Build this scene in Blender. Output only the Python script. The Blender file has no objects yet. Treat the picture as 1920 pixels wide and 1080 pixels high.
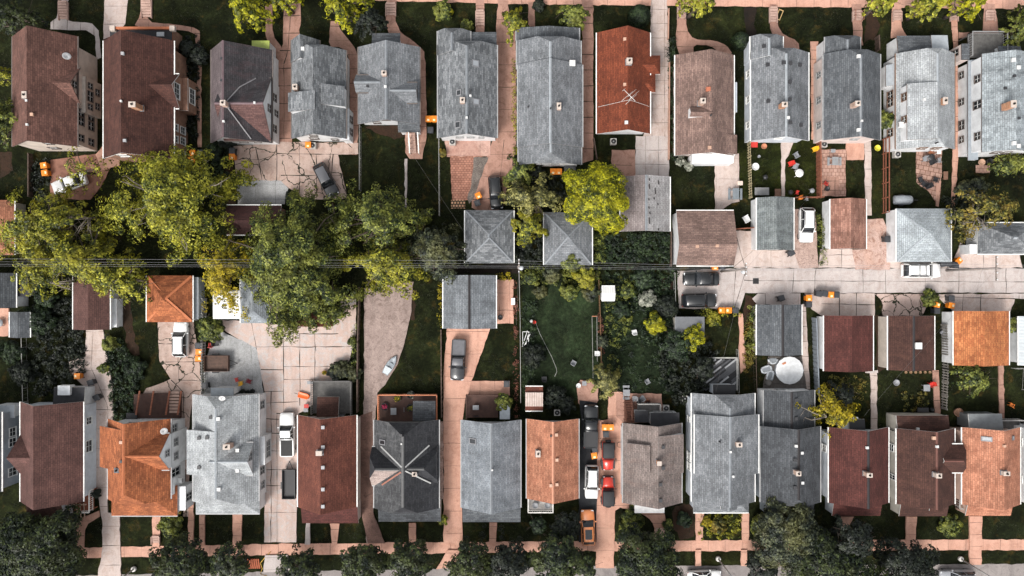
import bpy, math, random
import numpy as np
from mathutils import Vector, Matrix, Euler
random.seed(7); RNG = np.random.default_rng(7)
sc = bpy.context.scene; COL = sc.collection
CAMZ, PPM = 95.0, 14.0          # camera height (m), ground pixels per metre of the 1920 px frame
def X(px, z=0): return (px-960)*(CAMZ-z)/(CAMZ*PPM)
def Y(py, z=0): return (540-py)*(CAMZ-z)/(CAMZ*PPM)
def P(px, py, z=0): return Vector((X(px, z), Y(py, z), z))
R = math.radians

# ------------------------------------------------------------------ materials
def srgb(r, g, b):
    f = lambda c: (c/255/12.92 if c <= 10 else ((c/255+.055)/1.055)**2.4)
    return (f(r), f(g), f(b))
class NT:
    def __init__(s, name):
        s.m = bpy.data.materials.new(name); s.m.use_nodes = True; s.t = s.m.node_tree
        s.b = s.t.nodes['Principled BSDF']; s.out = s.t.nodes['Material Output']
    def n(s, typ, **kw):
        nd = s.t.nodes.new('ShaderNode'+typ)
        for k, v in kw.items():
            if k.startswith('i_'):
                nm = k[2:].replace('_', ' ')
                s.set(nd.inputs[nm], v)
            else: setattr(nd, k, v)
        return nd
    def set(s, inp, v):
        if isinstance(v, bpy.types.NodeSocket): s.t.links.new(v, inp)
        elif isinstance(v, tuple) and len(v) == 3 and inp.type == 'RGBA': inp.default_value = (*v, 1)
        else: inp.default_value = v
    def p(s, nm, v): s.set(s.b.inputs[nm], v)
    def coord(s, which='Object'): return s.n('TexCoord').outputs[which]
    def geo(s): return s.n('NewGeometry').outputs['Position']
    def noise(s, vec, scale, detail=4, rough=.55, dist=0):
        nd = s.n('TexNoise', i_Vector=vec, i_Scale=scale, i_Detail=detail, i_Roughness=rough, i_Distortion=dist); return nd.outputs['Fac']
    def ramp(s, fac, stops):
        nd = s.n('ValToRGB', i_Fac=fac); cr = nd.color_ramp
        while len(cr.elements) < len(stops): cr.elements.new(.5)
        for e, (p, c) in zip(cr.elements, stops):
            e.position = p; e.color = (*c, 1) if isinstance(c, tuple) else (c, c, c, 1)
        return nd.outputs['Color']
    def mix(s, fac, a, b, mode='MIX'):
        nd = s.n('Mix', data_type='RGBA', blend_type=mode)
        s.set(nd.inputs[0], fac); s.set(nd.inputs[6], a); s.set(nd.inputs[7], b); return nd.outputs[2]
    def math(s, op, a, b=0.0):
        nd = s.n('Math', operation=op); s.set(nd.inputs[0], a); s.set(nd.inputs[1], b); return nd.outputs[0]
    def bump(s, h, strength=.3, dist=.02):
        s.p('Normal', s.n('Bump', i_Height=h, i_Strength=strength, i_Distance=dist).outputs['Normal'])
MAT = {}
def mul(c, k): return tuple(min(1, x*k) for x in c)
def mat(fn):
    def w(key, *a, **k):
        if key not in MAT: MAT[key] = fn(key, *a, **k)
        return MAT[key]
    return w
@mat
def plain(name, c, rough=.6, metal=0., var=.12, coat=0.):
    t = NT(name); v = t.noise(t.coord(), 2.5, 5)
    t.p('Base Color', t.mix(t.ramp(v, [(.35, 0.), (.7, 1.)]), mul(c, 1-var), mul(c, 1+var)))
    t.p('Roughness', rough); t.p('Metallic', metal)
    if coat: t.p('Coat Weight', coat); t.p('Coat Roughness', .08)
    return t.m
@mat
def shingle(name, c1, c2, stain=None, row=.24, width=.55, amt=.5, streak=0., moss=None):
    t = NT(name); uv = t.n('UVMap').outputs['UV']; g = t.geo()
    b = t.n('TexBrick', offset=.37, i_Vector=uv, i_Scale=1., i_Color1=c1, i_Color2=c2, i_Mortar=mul(c1, .45))
    b.inputs['Mortar Size'].default_value = .022; b.inputs['Brick Width'].default_value = width
    b.inputs['Row Height'].default_value = row; b.inputs['Bias'].default_value = -.1
    fine = t.ramp(t.noise(g, 5.5, 6, .75), [(.28, .5), (.52, 1.), (.8, 1.6)])
    c = t.mix(.75, b.outputs['Color'], fine, 'MULTIPLY')
    big = t.ramp(t.noise(g, .45, 5, .65), [(.38, .72), (.68, 1.3)])
    c = t.mix(.8, c, big, 'MULTIPLY')
    mb_ = t.n('Mapping', i_Vector=uv); mb_.inputs['Scale'].default_value = (.12, 1.6, 1)
    c = t.mix(.55, c, t.ramp(t.noise(mb_.outputs[0], 1., 4, .6), [(.3, .78), (.7, 1.22)]), 'MULTIPLY')
    if stain:
        mp = t.n('Mapping', i_Vector=uv); mp.inputs['Scale'].default_value = (.9, .28, 1)
        s_ = t.ramp(t.noise(mp.outputs[0], 1.1, 6, .7), [(.5, 0.), (.72, 1.)])
        c = t.mix(t.math('MULTIPLY', s_, amt), c, stain)
    t.p('Base Color', c); t.p('Roughness', .88); t.p('Specular IOR Level', .3)
    t.bump(b.outputs['Fac'], .35, -.015)
    return t.m
@mat
def metalroof(name, c, stain, pitch=.42):
    t = NT(name); uv = t.n('UVMap').outputs['UV']
    w = t.n('TexWave', bands_direction='X', i_Vector=uv, i_Scale=.314/pitch)
    mp = t.n('Mapping', i_Vector=uv); mp.inputs['Scale'].default_value = (1.6, .35, 1)
    s_ = t.ramp(t.noise(mp.outputs[0], 1.3, 6, .7), [(.45, 0.), (.75, 1.)])
    c_ = t.mix(t.math('MULTIPLY', s_, .55), c, stain)
    t.p('Base Color', t.mix(.5, c_, t.ramp(w.outputs['Fac'], [(.0, .72), (.2, 1.)]), 'MULTIPLY'))
    t.p('Roughness', .55); t.bump(w.outputs['Fac'], .4, .03); return t.m
@mat
def siding(name, c, step=.2, grime=.25):
    t = NT(name); uv = t.n('UVMap').outputs['UV']
    w = t.n('TexWave', bands_direction='Y', wave_profile='SAW', i_Vector=uv, i_Scale=.314/step)
    d = t.ramp(t.noise(t.geo(), .8, 5, .65), [(.35, 1-grime), (.65, 1.)])
    c_ = t.mix(1., c, d, 'MULTIPLY'); c_ = t.mix(.35, c_, t.ramp(w.outputs['Fac'], [(0., .75), (.15, 1.)]), 'MULTIPLY')
    t.p('Base Color', c_); t.p('Roughness', .65); return t.m
@mat
def brickwall(name, c1, c2, w=.24, h=.085):
    t = NT(name); uv = t.n('UVMap').outputs['UV']
    b = t.n('TexBrick', i_Vector=uv, i_Scale=1., i_Color1=c1, i_Color2=c2, i_Mortar=(.22, .18, .15))
    b.inputs['Mortar Size'].default_value = .01; b.inputs['Brick Width'].default_value = w; b.inputs['Row Height'].default_value = h
    v = t.ramp(t.noise(t.geo(), 1.4, 6, .7), [(.3, .6), (.7, 1.3)])
    t.p('Base Color', t.mix(.8, b.outputs['Color'], v, 'MULTIPLY')); t.p('Roughness', .85); return t.m
@mat
def concrete(name, c, stain, c2=None, scale=1., amt=.7, fine=.25, cracks=0.):
    t = NT(name); g = t.geo()
    a = t.ramp(t.noise(g, .22*scale, 5, .6, .4), [(.35, 0.), (.68, 1.)])
    col = t.mix(a, c, c2 or mul(c, .82))
    s_ = t.ramp(t.noise(g, .75*scale, 7, .74, 1.2), [(.47, 0.), (.72, 1.)])
    col = t.mix(t.math('MULTIPLY', s_, min(1, amt*1.2)), col, mul(stain, .92))
    f = t.ramp(t.noise(g, 9, 5, .75), [(.3, 1-fine), (.7, 1+fine*.5)])
    col = t.mix(.8, col, f, 'MULTIPLY')
    ms = t.n('Mapping', i_Vector=g); ms.inputs['Scale'].default_value = (1.3, .16, 1.); ms.inputs['Rotation'].default_value = (0, 0, .04)
    col = t.mix(.55, col, t.ramp(t.noise(ms.outputs[0], .9, 5, .65), [(.3, .72), (.55, 1.04)]), 'MULTIPLY')
    col = t.mix(.6, col, t.ramp(t.noise(g, .11, 4, .6), [(.36, .8), (.62, 1.08)]), 'MULTIPLY')
    sp = t.ramp(t.noise(g, 2.1, 3, .5), [(.67, 0.), (.75, 1.)])
    col = t.mix(t.math('MULTIPLY', sp, .45), col, mul(stain, .4))
    if cracks:
        wob = t.n('TexNoise', i_Vector=g, i_Scale=1.1, i_Detail=4.)
        ad = t.n('VectorMath', operation='ADD'); t.set(ad.inputs[0], g)
        sc_ = t.n('VectorMath', operation='SCALE'); t.set(sc_.inputs[0], wob.outputs['Color']); sc_.inputs['Scale'].default_value = 1.0
        t.set(ad.inputs[1], sc_.outputs[0])
        v = t.n('TexVoronoi', feature='DISTANCE_TO_EDGE', i_Vector=ad.outputs[0], i_Scale=cracks)
        k = t.ramp(v.outputs['Distance'], [(.03*cracks, 1.), (.07*cracks, 0.)])
        br = t.ramp(t.noise(g, .5, 3), [(.36, 0.), (.46, 1.)])
        col = t.mix(t.math('MULTIPLY', k, br), col, (.022, .024, .014))
    t.p('Base Color', col); t.p('Roughness', .9); t.p('Specular IOR Level', .25)
    t.bump(t.noise(g, 12, 4, .7), .25, .01); return t.m
@mat
def pavers(name, c1, c2, mortar, w=.4, h=.2, m=.02, rot=0.):
    t = NT(name); g = t.geo(); mp = t.n('Mapping', i_Vector=g); mp.inputs['Rotation'].default_value = (0, 0, rot)
    b = t.n('TexBrick', i_Vector=mp.outputs[0], i_Scale=1., i_Color1=c1, i_Color2=c2, i_Mortar=mortar)
    b.inputs['Mortar Size'].default_value = m; b.inputs['Brick Width'].default_value = w; b.inputs['Row Height'].default_value = h
    v = t.ramp(t.noise(g, .9, 6, .7), [(.3, .6), (.7, 1.25)])
    t.p('Base Color', t.mix(.8, b.outputs['Color'], v, 'MULTIPLY')); t.p('Roughness', .9); return t.m
@mat
def grassmat(name, c1, c2, c3, dry=.0):
    t = NT(name); g = t.geo()
    a = t.ramp(t.noise(g, .16, 6, .62, .5), [(.36, 0.), (.66, 1.)])
    col = t.mix(a, c1, c2)
    b = t.ramp(t.noise(g, .55, 6, .7, .3), [(.55, 0.), (.78, 1.)])
    col = t.mix(t.math('MULTIPLY', b, .5+dry), col, c3)
    f = t.ramp(t.noise(g, 2.6, 8, .82), [(.3, .3), (.5, .9), (.72, 2.2)])
    f2 = t.ramp(t.noise(g, .32, 5, .7, .8), [(.32, .45), (.5, 1.), (.68, 2.1)])
    col = t.mix(.9, col, f, 'MULTIPLY')
    t.p('Base Color', t.mix(.9, col, f2, 'MULTIPLY')); t.p('Roughness', 1.); t.p('Specular IOR Level', .1)
    t.bump(t.noise(g, 7, 5, .8), .8, .08); return t.m
@mat
def leafmat(name, dark, mid, tip, patch=None, trans=.25, pscale=.35, pamt=.7):
    t = NT(name); gi = t.n('NewGeometry'); g = gi.outputs['Position']; rnd = gi.outputs['Random Per Island']
    age = t.ramp(t.noise(g, 1.15, 3, .6), [(.36, 0.), (.64, 1.)])
    fac = t.math('ADD', t.math('MULTIPLY', rnd, .5), t.math('MULTIPLY', age, .5))
    col = t.ramp(fac, [(.24, dark), (.52, mid), (.8, tip)])
    if patch:
        k = t.ramp(t.noise(g, pscale, 4, .6), [(.45, 0.), (.62, 1.)])
        col = t.mix(t.math('MULTIPLY', k, pamt), col, t.mix(.5, patch, t.ramp(rnd, [(0., mul(patch, .45)), (1., mul(patch, 1.5))])))
    t.p('Base Color', col); t.p('Roughness', .55); t.p('Specular IOR Level', .35)
    tr = t.n('BsdfTranslucent'); t.set(tr.inputs['Color'], col)
    mx = t.n('MixShader'); mx.inputs[0].default_value = trans
    t.t.links.new(t.b.outputs[0], mx.inputs[1]); t.t.links.new(tr.outputs[0], mx.inputs[2]); t.t.links.new(mx.outputs[0], t.out.inputs['Surface'])
    return t.m
@mat
def wood(name, c1, c2, board=.14, axis='X', rough=.8, rot=0.):
    t = NT(name); g = t.coord(); mp = t.n('Mapping', i_Vector=g); mp.inputs['Rotation'].default_value = (0, 0, rot)
    w = t.n('TexWave', bands_direction=axis, i_Vector=mp.outputs[0], i_Scale=.314/board)
    v = t.noise(mp.outputs[0], 2.2, 6, .7)
    col = t.mix(t.ramp(v, [(.3, 0.), (.7, 1.)]), c1, c2)
    t.p('Base Color', t.mix(.75, col, t.ramp(w.outputs['Fac'], [(0., .25), (.22, 1.)]), 'MULTIPLY')); t.p('Roughness', rough); return t.m
@mat
def glass(name, c=(.015, .018, .022), rough=.08):
    t = NT(name); t.p('Base Color', c); t.p('Roughness', rough); t.p('Specular IOR Level', .6); return t.m

# ------------------------------------------------------------------ mesh builder
def autouv(me):
    uv = me.uv_layers.new(name='UVMap'); co = [v.co for v in me.vertices]
    for p in me.polygons:
        n = p.normal
        u = Vector((0, 0, 1)).cross(n)
        u = u.normalized() if u.length > .05 else Vector((1, 0, 0))
        v = n.cross(u)
        for li in p.loop_indices:
            c = co[me.loops[li].vertex_index]; uv.data[li].uv = (c.dot(u), c.dot(v))
class MB:
    def __init__(s): s.v = []; s.f = []; s.m = []; s.sm = []
    def face(s, pts, m=0, smooth=False):
        b = len(s.v); s.v += [tuple(p) for p in pts]; s.f.append(tuple(range(b, b+len(pts)))); s.m.append(m); s.sm.append(smooth)
    def mesh(s, verts, faces, m=0, smooth=False):
        b = len(s.v); s.v += [tuple(p) for p in verts]
        for f in faces: s.f.append(tuple(b+i for i in f)); s.m.append(m); s.sm.append(smooth)
    def prism(s, poly, z0, z1, m=0, bottom=True, mside=None):
        n = len(poly); a = sum(poly[i][0]*poly[(i+1) % n][1]-poly[(i+1) % n][0]*poly[i][1] for i in range(n))
        if a < 0: poly = poly[::-1]
        b = len(s.v); s.v += [(p[0], p[1], z0) for p in poly]+[(p[0], p[1], z1) for p in poly]
        s.f.append(tuple(range(b+n, b+2*n))); s.m.append(m); s.sm.append(False)
        if bottom: s.f.append(tuple(range(b+n-1, b-1, -1))); s.m.append(m); s.sm.append(False)
        for i in range(n):
            j = (i+1) % n; s.f.append((b+i, b+j, b+n+j, b+n+i)); s.m.append(m if mside is None else mside); s.sm.append(False)
    def box(s, c, d, m=0, rot=0., top=1.):
        cx, cy, cz = c; x, y, z = d[0]/2, d[1]/2, d[2]/2; ca, sa = math.cos(rot), math.sin(rot); vs = []
        for zz, k in ((-z, 1.), (z, top)):
            for xx, yy in ((-x, -y), (x, -y), (x, y), (-x, y)):
                xx *= k; yy *= k; vs.append((cx+xx*ca-yy*sa, cy+xx*sa+yy*ca, cz+zz))
        s.mesh(vs, [(3, 2, 1, 0), (4, 5, 6, 7), (0, 1, 5, 4), (1, 2, 6, 5), (2, 3, 7, 6), (3, 0, 4, 7)], m)
    def bar(s, p, q, w, h=None, m=0):
        p, q = Vector(p), Vector(q); d = q-p; h = h or w
        u = Vector((0, 0, 1)).cross(d)
        u = u.normalized() if u.length > 1e-4 else Vector((1, 0, 0))
        v = d.normalized().cross(u); vs = []
        for e in (p, q):
            for a, b in ((-1, -1), (1, -1), (1, 1), (-1, 1)): vs.append(e+u*(a*w/2)+v*(b*h/2))
        s.mesh(vs, [(3, 2, 1, 0), (4, 5, 6, 7), (0, 1, 5, 4), (1, 2, 6, 5), (2, 3, 7, 6), (3, 0, 4, 7)], m)
    def tube(s, pts, rad, seg=6, m=0, smooth=True):
        pts = [Vector(p) for p in pts]; n = len(pts); rad = rad if hasattr(rad, '__len__') else [rad]*n; vs = []
        for i, p in enumerate(pts):
            d = (pts[min(i+1, n-1)]-pts[max(i-1, 0)]).normalized(); u = d.orthogonal().normalized(); w = d.cross(u)
            for k in range(seg):
                a = 2*math.pi*k/seg; vs.append(p+(u*math.cos(a)+w*math.sin(a))*rad[i])
        fs = [(i*seg+k, i*seg+(k+1) % seg, (i+1)*seg+(k+1) % seg, (i+1)*seg+k) for i in range(n-1) for k in range(seg)]
        s.mesh(vs, fs, m, smooth); b = len(s.v)-len(vs)
        s.f += [tuple(b+k for k in range(seg))[::-1], tuple(b+(n-1)*seg+k for k in range(seg))]; s.m += [m, m]; s.sm += [False, False]
    def lathe(s, c, prof, seg=16, m=0, smooth=True, axis='z'):
        vs = []
        for r, z in prof:
            for k in range(seg):
                a = 2*math.pi*k/seg; q = (r*math.cos(a), r*math.sin(a), z)
                if axis == 'y': q = (q[0], q[2], q[1])
                if axis == 'x': q = (q[2], q[0], q[1])
                vs.append((c[0]+q[0], c[1]+q[1], c[2]+q[2]))
        n = len(prof); fs = [(i*seg+k, i*seg+(k+1) % seg, (i+1)*seg+(k+1) % seg, (i+1)*seg+k) for i in range(n-1) for k in range(seg)]
        fs += [tuple(range(seg))[::-1], tuple((n-1)*seg+k for k in range(seg))]; s.mesh(vs, fs, m, smooth)
    def build(s, name, mats, parent=None, org=(0, 0, 0), fix=True):
        if not isinstance(mats, (list, tuple)): mats = [mats]
        me = bpy.data.meshes.new(name); o_ = Vector(org)
        me.from_pydata([tuple(Vector(v)-o_) for v in s.v], [], s.f)
        for m in mats: me.materials.append(m)
        me.polygons.foreach_set('material_index', s.m); me.polygons.foreach_set('use_smooth', s.sm)
        me.update()
        if fix:
            import bmesh
            bm = bmesh.new(); bm.from_mesh(me); bmesh.ops.recalc_face_normals(bm, faces=bm.faces); bm.to_mesh(me); bm.free()
        autouv(me)
        o = bpy.data.objects.new(name, me); COL.objects.link(o)
        if parent: o.parent = parent
        else: o.location = o_
        return o
def tag(o, label, cat, group=None):
    o['label'] = label; o['category'] = cat
    if group: o['group'] = group
    return o
def empty(name, loc, label, cat, group=None, rot=0.):
    o = bpy.data.objects.new(name, None); COL.objects.link(o); o.location = loc; o.rotation_euler = (0, 0, rot)
    o.empty_display_size = .3
    return tag(o, label, cat, group)
def dup(root, loc, rot, label, group=None, scale=None):
    def rec(o, par):
        c = o.copy(); COL.objects.link(c)
        if par: c.parent = par
        for ch in KIDS.get(o.name, []): rec(ch, c)
        return c
    r = rec(root, None); r.location = loc; r.rotation_euler = (0, 0, rot); r['label'] = label
    if group: r['group'] = group
    if scale: r.scale = scale
    return r
KIDS = {}
def remember(root):
    for o in list(COL.objects):
        if o.parent:
            l = KIDS.setdefault(o.parent.name, [])
            if o not in l: l.append(o)
    return root

# ------------------------------------------------------------------ ground levels
PAVES = []
def inside(x, y, poly):
    r = False; n = len(poly)
    for i in range(n):
        (x1, y1), (x2, y2) = poly[i], poly[(i+1) % n]
        if (y1 > y) != (y2 > y) and x < (x2-x1)*(y-y1)/(y2-y1)+x1: r = not r
    return r
def gz(px, py):
    z = 0.
    x, y = X(px), Y(py)
    for poly, h in PAVES:
        if inside(x, y, poly): z = max(z, h)
    return z
# ------------------------------------------------------------------ houses
WIN_T = {'white': (.7, .7, .68), 'dark': (.11, .09, .08), 'brown': (.16, .1, .07), 'grey': (.3, .3, .3)}
def slab(mb, faces, t=.13, m=0, medge=1, alt={}):
    """Roof skin: the faces as given (tops), a copy t lower, and the edge strip round the open border."""
    key = lambda p: (round(p[0], 4), round(p[1], 4), round(p[2], 4)); cnt = {}
    for f in faces:
        n = len(f)
        for i in range(n):
            a, b = key(f[i]), key(f[(i+1) % n]); cnt[frozenset((a, b))] = cnt.get(frozenset((a, b)), 0)+1
    dn = lambda p: (p[0], p[1], p[2]-t)
    for fi, f in enumerate(faces):
        mb.face(f, alt.get(fi, m)); mb.face([dn(p) for p in f[::-1]], m)
        n = len(f)
        for i in range(n):
            a, b = f[i], f[(i+1) % n]
            if key(a) != key(b) and cnt[frozenset((key(a), key(b)))] == 1: mb.face([a, dn(a), dn(b), b], medge)
class House:
    def __init__(s, name, px, py, label, cat='house', group=None, wall=None, roof=None, trim='white', ridge=None):
        s.org = P(px, py, 0); s.o = empty(name, s.org, label, cat, group)
        s.wall, s.roof, s.trim = wall, roof, trim
        s.edge = plain('trim_'+trim, WIN_T[trim], .5)
        s.blocks = []; s.main = None; s.mainroof = None; s.rcap = ridge
    def _rect(s, x0, y0, x1, y1, z): return X(x0, z), Y(y0, z), X(x1, z), Y(y1, z)
    def gable(s, x0, y0, x1, y1, ze, zr, r=None, ax='y', d0=0., f0=.6, d1=0., f1=.6, zb=0., oh=.3, wall=None, roof=None, part=None, edge=None, gut=True, alt=None, nowall=False):
        """Gable / jerkinhead / hip block. Eave rectangle in photo pixels at height ze, ridge pixel r at zr."""
        wall = wall or s.wall; roof = roof or s.roof
        if ax == 'y': A0, B0, A1, B1 = X(x0, ze), Y(y0, ze), X(x1, ze), Y(y1, ze); RC = X(r, zr) if r is not None else (A0+A1)/2
        else: A0, B0, A1, B1 = Y(y0, ze), X(x0, ze), Y(y1, ze), X(x1, ze); RC = Y(r, zr) if r is not None else (A0+A1)/2
        # local axes: a across the ridge, b along it
        W = (lambda a, b, z: (a, b, z)) if ax == 'y' else (lambda a, b, z: (b, a, z))
        sg = 1 if B1 > B0 else -1
        R0, R1 = B0+sg*d0, B1-sg*d1
        lerp = lambda u, v, t: u+(v-u)*t
        faces = []
        F0 = f0 if d0 else 1.; F1 = f1 if d1 else 1.
        J = {}
        for side, A in ((0, A0), (1, A1)):
            pts = [W(A, B0, ze), W(A, B1, ze)]
            if d1: 
                if F1 > 0: pts.append(W(lerp(A, RC, F1), B1, lerp(ze, zr, F1)))
            pts.append(W(RC, R1, zr)); pts.append(W(RC, R0, zr))
            if d0 and F0 > 0: pts.append(W(lerp(A, RC, F0), B0, lerp(ze, zr, F0)))
            faces.append(pts)
        if d0: faces.append([W(lerp(A0, RC, F0), B0, lerp(ze, zr, F0)), W(RC, R0, zr), W(lerp(A1, RC, F0), B0, lerp(ze, zr, F0))])
        if d1: faces.append([W(lerp(A0, RC, F1), B1, lerp(ze, zr, F1)), W(RC, R1, zr), W(lerp(A1, RC, F1), B1, lerp(ze, zr, F1))])
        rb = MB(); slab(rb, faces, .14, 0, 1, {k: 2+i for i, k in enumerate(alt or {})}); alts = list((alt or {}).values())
        # walls
        o = oh if isinstance(oh, (tuple, list)) else (oh,)*4      # overhang: a0, b0, a1, b1
        sa = 1 if A1 > A0 else -1
        a0, a1, b0, b1 = A0+sa*o[0], A1-sa*o[2], B0+sg*o[1], B1-sg*o[3]
        zt = lambda a: (lerp(ze, zr, (a-A0)/(RC-A0)) if (a-A0)*sa < (RC-A0)*sa else lerp(zr, ze, (a-RC)/(A1-RC)))-.15
        wb = MB()
        def endwall(b, d, F):
            k = [(a0, zb), (a1, zb), (a1, zt(a1))]
            if d:
                zc = lerp(ze, zr, F)-.15
                ca = lerp(A1, RC, F); cb = lerp(A0, RC, F)
                if F > 0: k += [(ca, zc), (cb, zc)]
            else: k += [(RC, zr-.15)]
            k += [(a0, zt(a0))]
            return [W(a, b, z) for a, z in k]
        wb.face(endwall(b0, d0, F0)); wb.face(endwall(b1, d1, F1)[::-1])
        for a in (a0, a1): wb.face([W(a, b0, zb), W(a, b1, zb), W(a, b1, zt(a)), W(a, b0, zt(a))])
        box = dict(ax=ax, a0=a0, a1=a1, b0=b0, b1=b1, zb=zb, ze=ze, zr=zr, A0=A0, A1=A1, RC=RC, W=W, kind='g', B0=B0, B1=B1)
        s._emit(box, rb, wb, wall, [roof, edge or s.edge]+alts, part, edge, nowall)
        if gut:
            em = edge or s.edge
            for A, q in ((A0, -sa), (A1, sa)):
                gb = MB(); gb.box(W(A+q*.06, (B0+B1)/2, ze-.07), (.13, abs(B1-B0)-.04, .12) if ax == 'y' else (abs(B1-B0)-.04, .13, .12)); gb.build('gutter', em, box['roof'], s.org)
        if s.rcap and zr-ze > .8:
            cb = MB(); L = R1-R0
            for q, A in ((-1, A0), (1, A1)):
                t_ = .16/abs(A-RC)
                cb.face([W(RC, R0, zr+.03), W(RC, R1, zr+.03), W(lerp(RC, A, t_), R1, lerp(zr, ze, t_)+.02), W(lerp(RC, A, t_), R0, lerp(zr, ze, t_)+.02)])
            cb.build('ridge_cap', s.rcap, box['roof'], s.org, fix=False)
        return box
    def hip(s, x0, y0, x1, y1, ze, zr, ax='y', d=None, **k):
        """Full hip: d metres from each end to the ridge; pyramid when d is half the length."""
        L = abs(Y(y1, ze)-Y(y0, ze)) if ax == 'y' else abs(X(x1, ze)-X(x0, ze))
        d = L/2-.02 if d is None else d
        return s.gable(x0, y0, x1, y1, ze, zr, ax=ax, d0=d, f0=0., d1=d, f1=0., **k)
    def shed(s, x0, y0, x1, y1, z00, z10, z11, z01, zb=0., wall=None, roof=None, part=None, edge=None, oh=.15, nowall=False):
        """Plane roof over a pixel rectangle: heights at corners (x0,y0) (x1,y0) (x1,y1) (x0,y1)."""
        wall = wall or s.wall; roof = roof or s.roof
        c = [(X(x0, z00), Y(y0, z00), z00), (X(x1, z10), Y(y0, z10), z10), (X(x1, z11), Y(y1, z11), z11), (X(x0, z01), Y(y1, z01), z01)]
        xs0, xs1 = (c[0][0]+c[3][0])/2, (c[1][0]+c[2][0])/2; ys0, ys1 = (c[0][1]+c[1][1])/2, (c[2][1]+c[3][1])/2
        c = [(xs0, ys0, z00), (xs1, ys0, z10), (xs1, ys1, z11), (xs0, ys1, z01)]
        rb = MB(); slab(rb, [c], .14, 0, 1); wb = MB()
        cx, cy = (xs0+xs1)/2, (ys0+ys1)/2
        q = []
        for x, y, z in c:
            x2 = x+math.copysign(oh, cx-x); y2 = y+math.copysign(oh, cy-y); q.append((x2, y2, z-.15))
        for i in range(4):
            a, b = q[i], q[(i+1) % 4]; wb.face([(a[0], a[1], zb), (b[0], b[1], zb), b, a])
        box = dict(ax='y', a0=q[0][0], a1=q[1][0], b0=q[0][1], b1=q[2][1], zb=zb, ze=min(z00, z10, z11, z01), zr=max(z00, z10, z11, z01), W=lambda a, b, z: (a, b, z), kind='s', c=c)
        s._emit(box, rb, wb, wall, roof, part, edge, nowall); return box
    def _emit(s, box, rb, wb, wall, roof, part, edge, nowall):
        em = edge or s.edge; rm = roof if isinstance(roof, list) else [roof, em]
        if part is None and s.main is None:
            w = wb.build('wall', wall, s.o, s.org) if not nowall else None
            r = rb.build('roof', rm, s.o, s.org); s.main = w; s.mainroof = r
        else:
            part = part or 'wing'
            if nowall: w = s.o; r = rb.build(part+'_roof', rm, s.o, s.org)
            else: w = wb.build(part, wall, s.o, s.org); r = rb.build('roof', rm, w, s.org)
        box['wall'], box['roof'] = w, r; s.blocks.append(box)
    def zat(s, x, y):
        best = 0.
        for b in s.blocks:
            if b['kind'] == 'g':
                a, q = (x, y) if b['ax'] == 'y' else (y, x)
                if min(b['A0'], b['A1']) <= a <= max(b['A0'], b['A1']) and min(b['B0'], b['B1'])-.1 <= q <= max(b['B0'], b['B1'])+.1:
                    t = (a-b['A0'])/(b['RC']-b['A0']) if abs(a-b['A0']) < abs(b['RC']-b['A0']) and (a-b['A0'])*(b['RC']-b['A0']) > 0 else (a-b['A1'])/(b['RC']-b['A1'])
                    best = max(best, b['ze']+(b['zr']-b['ze'])*max(0, min(1, t)))
            else:
                c = b['c']; (xa, ya), (xb, yb) = c[0][:2], c[2][:2]
                if min(xa, xb) <= x <= max(xa, xb) and min(ya, yb) <= y <= max(ya, yb):
                    u, v = (x-xa)/(xb-xa), (y-ya)/(yb-ya)
                    best = max(best, c[0][2]*(1-u)*(1-v)+c[1][2]*u*(1-v)+c[2][2]*u*v+c[3][2]*(1-u)*v)
        return best
    def on_roof(s, px, py):
        z = 4.
        for _ in range(12): z = .5*z+.5*s.zat(X(px, z), Y(py, z))
        return Vector((X(px, z), Y(py, z), z))
    def win(s, b, side, t, z, w=1., h=1.3, tr=None, sub=2):
        """Window on wall side N/S/E/W of block b, t along it in metres fraction, z its centre."""
        tr = tr or s.trim; W = b['W']
        xs = sorted((W(b['a0'], b['b0'], 0)[0], W(b['a1'], b['b1'], 0)[0])); ys = sorted((W(b['a0'], b['b0'], 0)[1], W(b['a1'], b['b1'], 0)[1]))
        if side in 'EW':
            x = xs[1] if side == 'E' else xs[0]; n = Vector((1 if side == 'E' else -1, 0, 0)); c = Vector((x, ys[1]+(ys[0]-ys[1])*t, z)); u = Vector((0, 1, 0))
        else:
            y = ys[1] if side == 'N' else ys[0]; n = Vector((0, 1 if side == 'N' else -1, 0)); c = Vector((xs[0]+(xs[1]-xs[0])*t, y, z)); u = Vector((1, 0, 0))
        f = MB(); k = .06 if tr == 'dark' else .09; w *= .85; h *= .9
        def pb(uc, zc, du, dz, dep, off):
            q = c+u*uc+Vector((0, 0, zc))+n*off
            f.box(q, (abs(u.x)*du+abs(n.x)*dep, abs(u.y)*du+abs(n.y)*dep, dz))
        pb(0, h/2+k/2, w+2*k, k, .12, .04); pb(0, -h/2-k/2, w+2*k+.1, k, .18, .07)
        pb(-w/2-k/2, 0, k, h-.004, .11, .04); pb(w/2+k/2, 0, k, h-.004, .11, .04)
        pb(0, 0, w-.004, .06, .07, .035)
        for i in range(1, sub): pb(-w/2+w*i/sub, h/4+.02, .05, h/2-.06, .06, .03); pb(-w/2+w*i/sub, -h/4-.02, .05, h/2-.06, .06, .03)
        for k_ in range(24, len(f.m)): f.m[k_] = 1
        fo = f.build('window', [plain('trim_'+tr, WIN_T[tr], .5), plain('sash_pale', (.55, .55, .54), .5)], s.o, s.org)
        g = MB(); q = c+n*.015
        g.box(q, (abs(u.x)*(w-.01)+abs(n.x)*.02, abs(u.y)*(w-.01)+abs(n.y)*.02, h-.01)); g.build('pane', glass('window_glass'), fo, s.org)
    def wins(s, b, side, spec, **k):
        for t, z, *wh in spec: s.win(b, side, t, z, *(wh or (1., 1.3)), **k)
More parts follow.
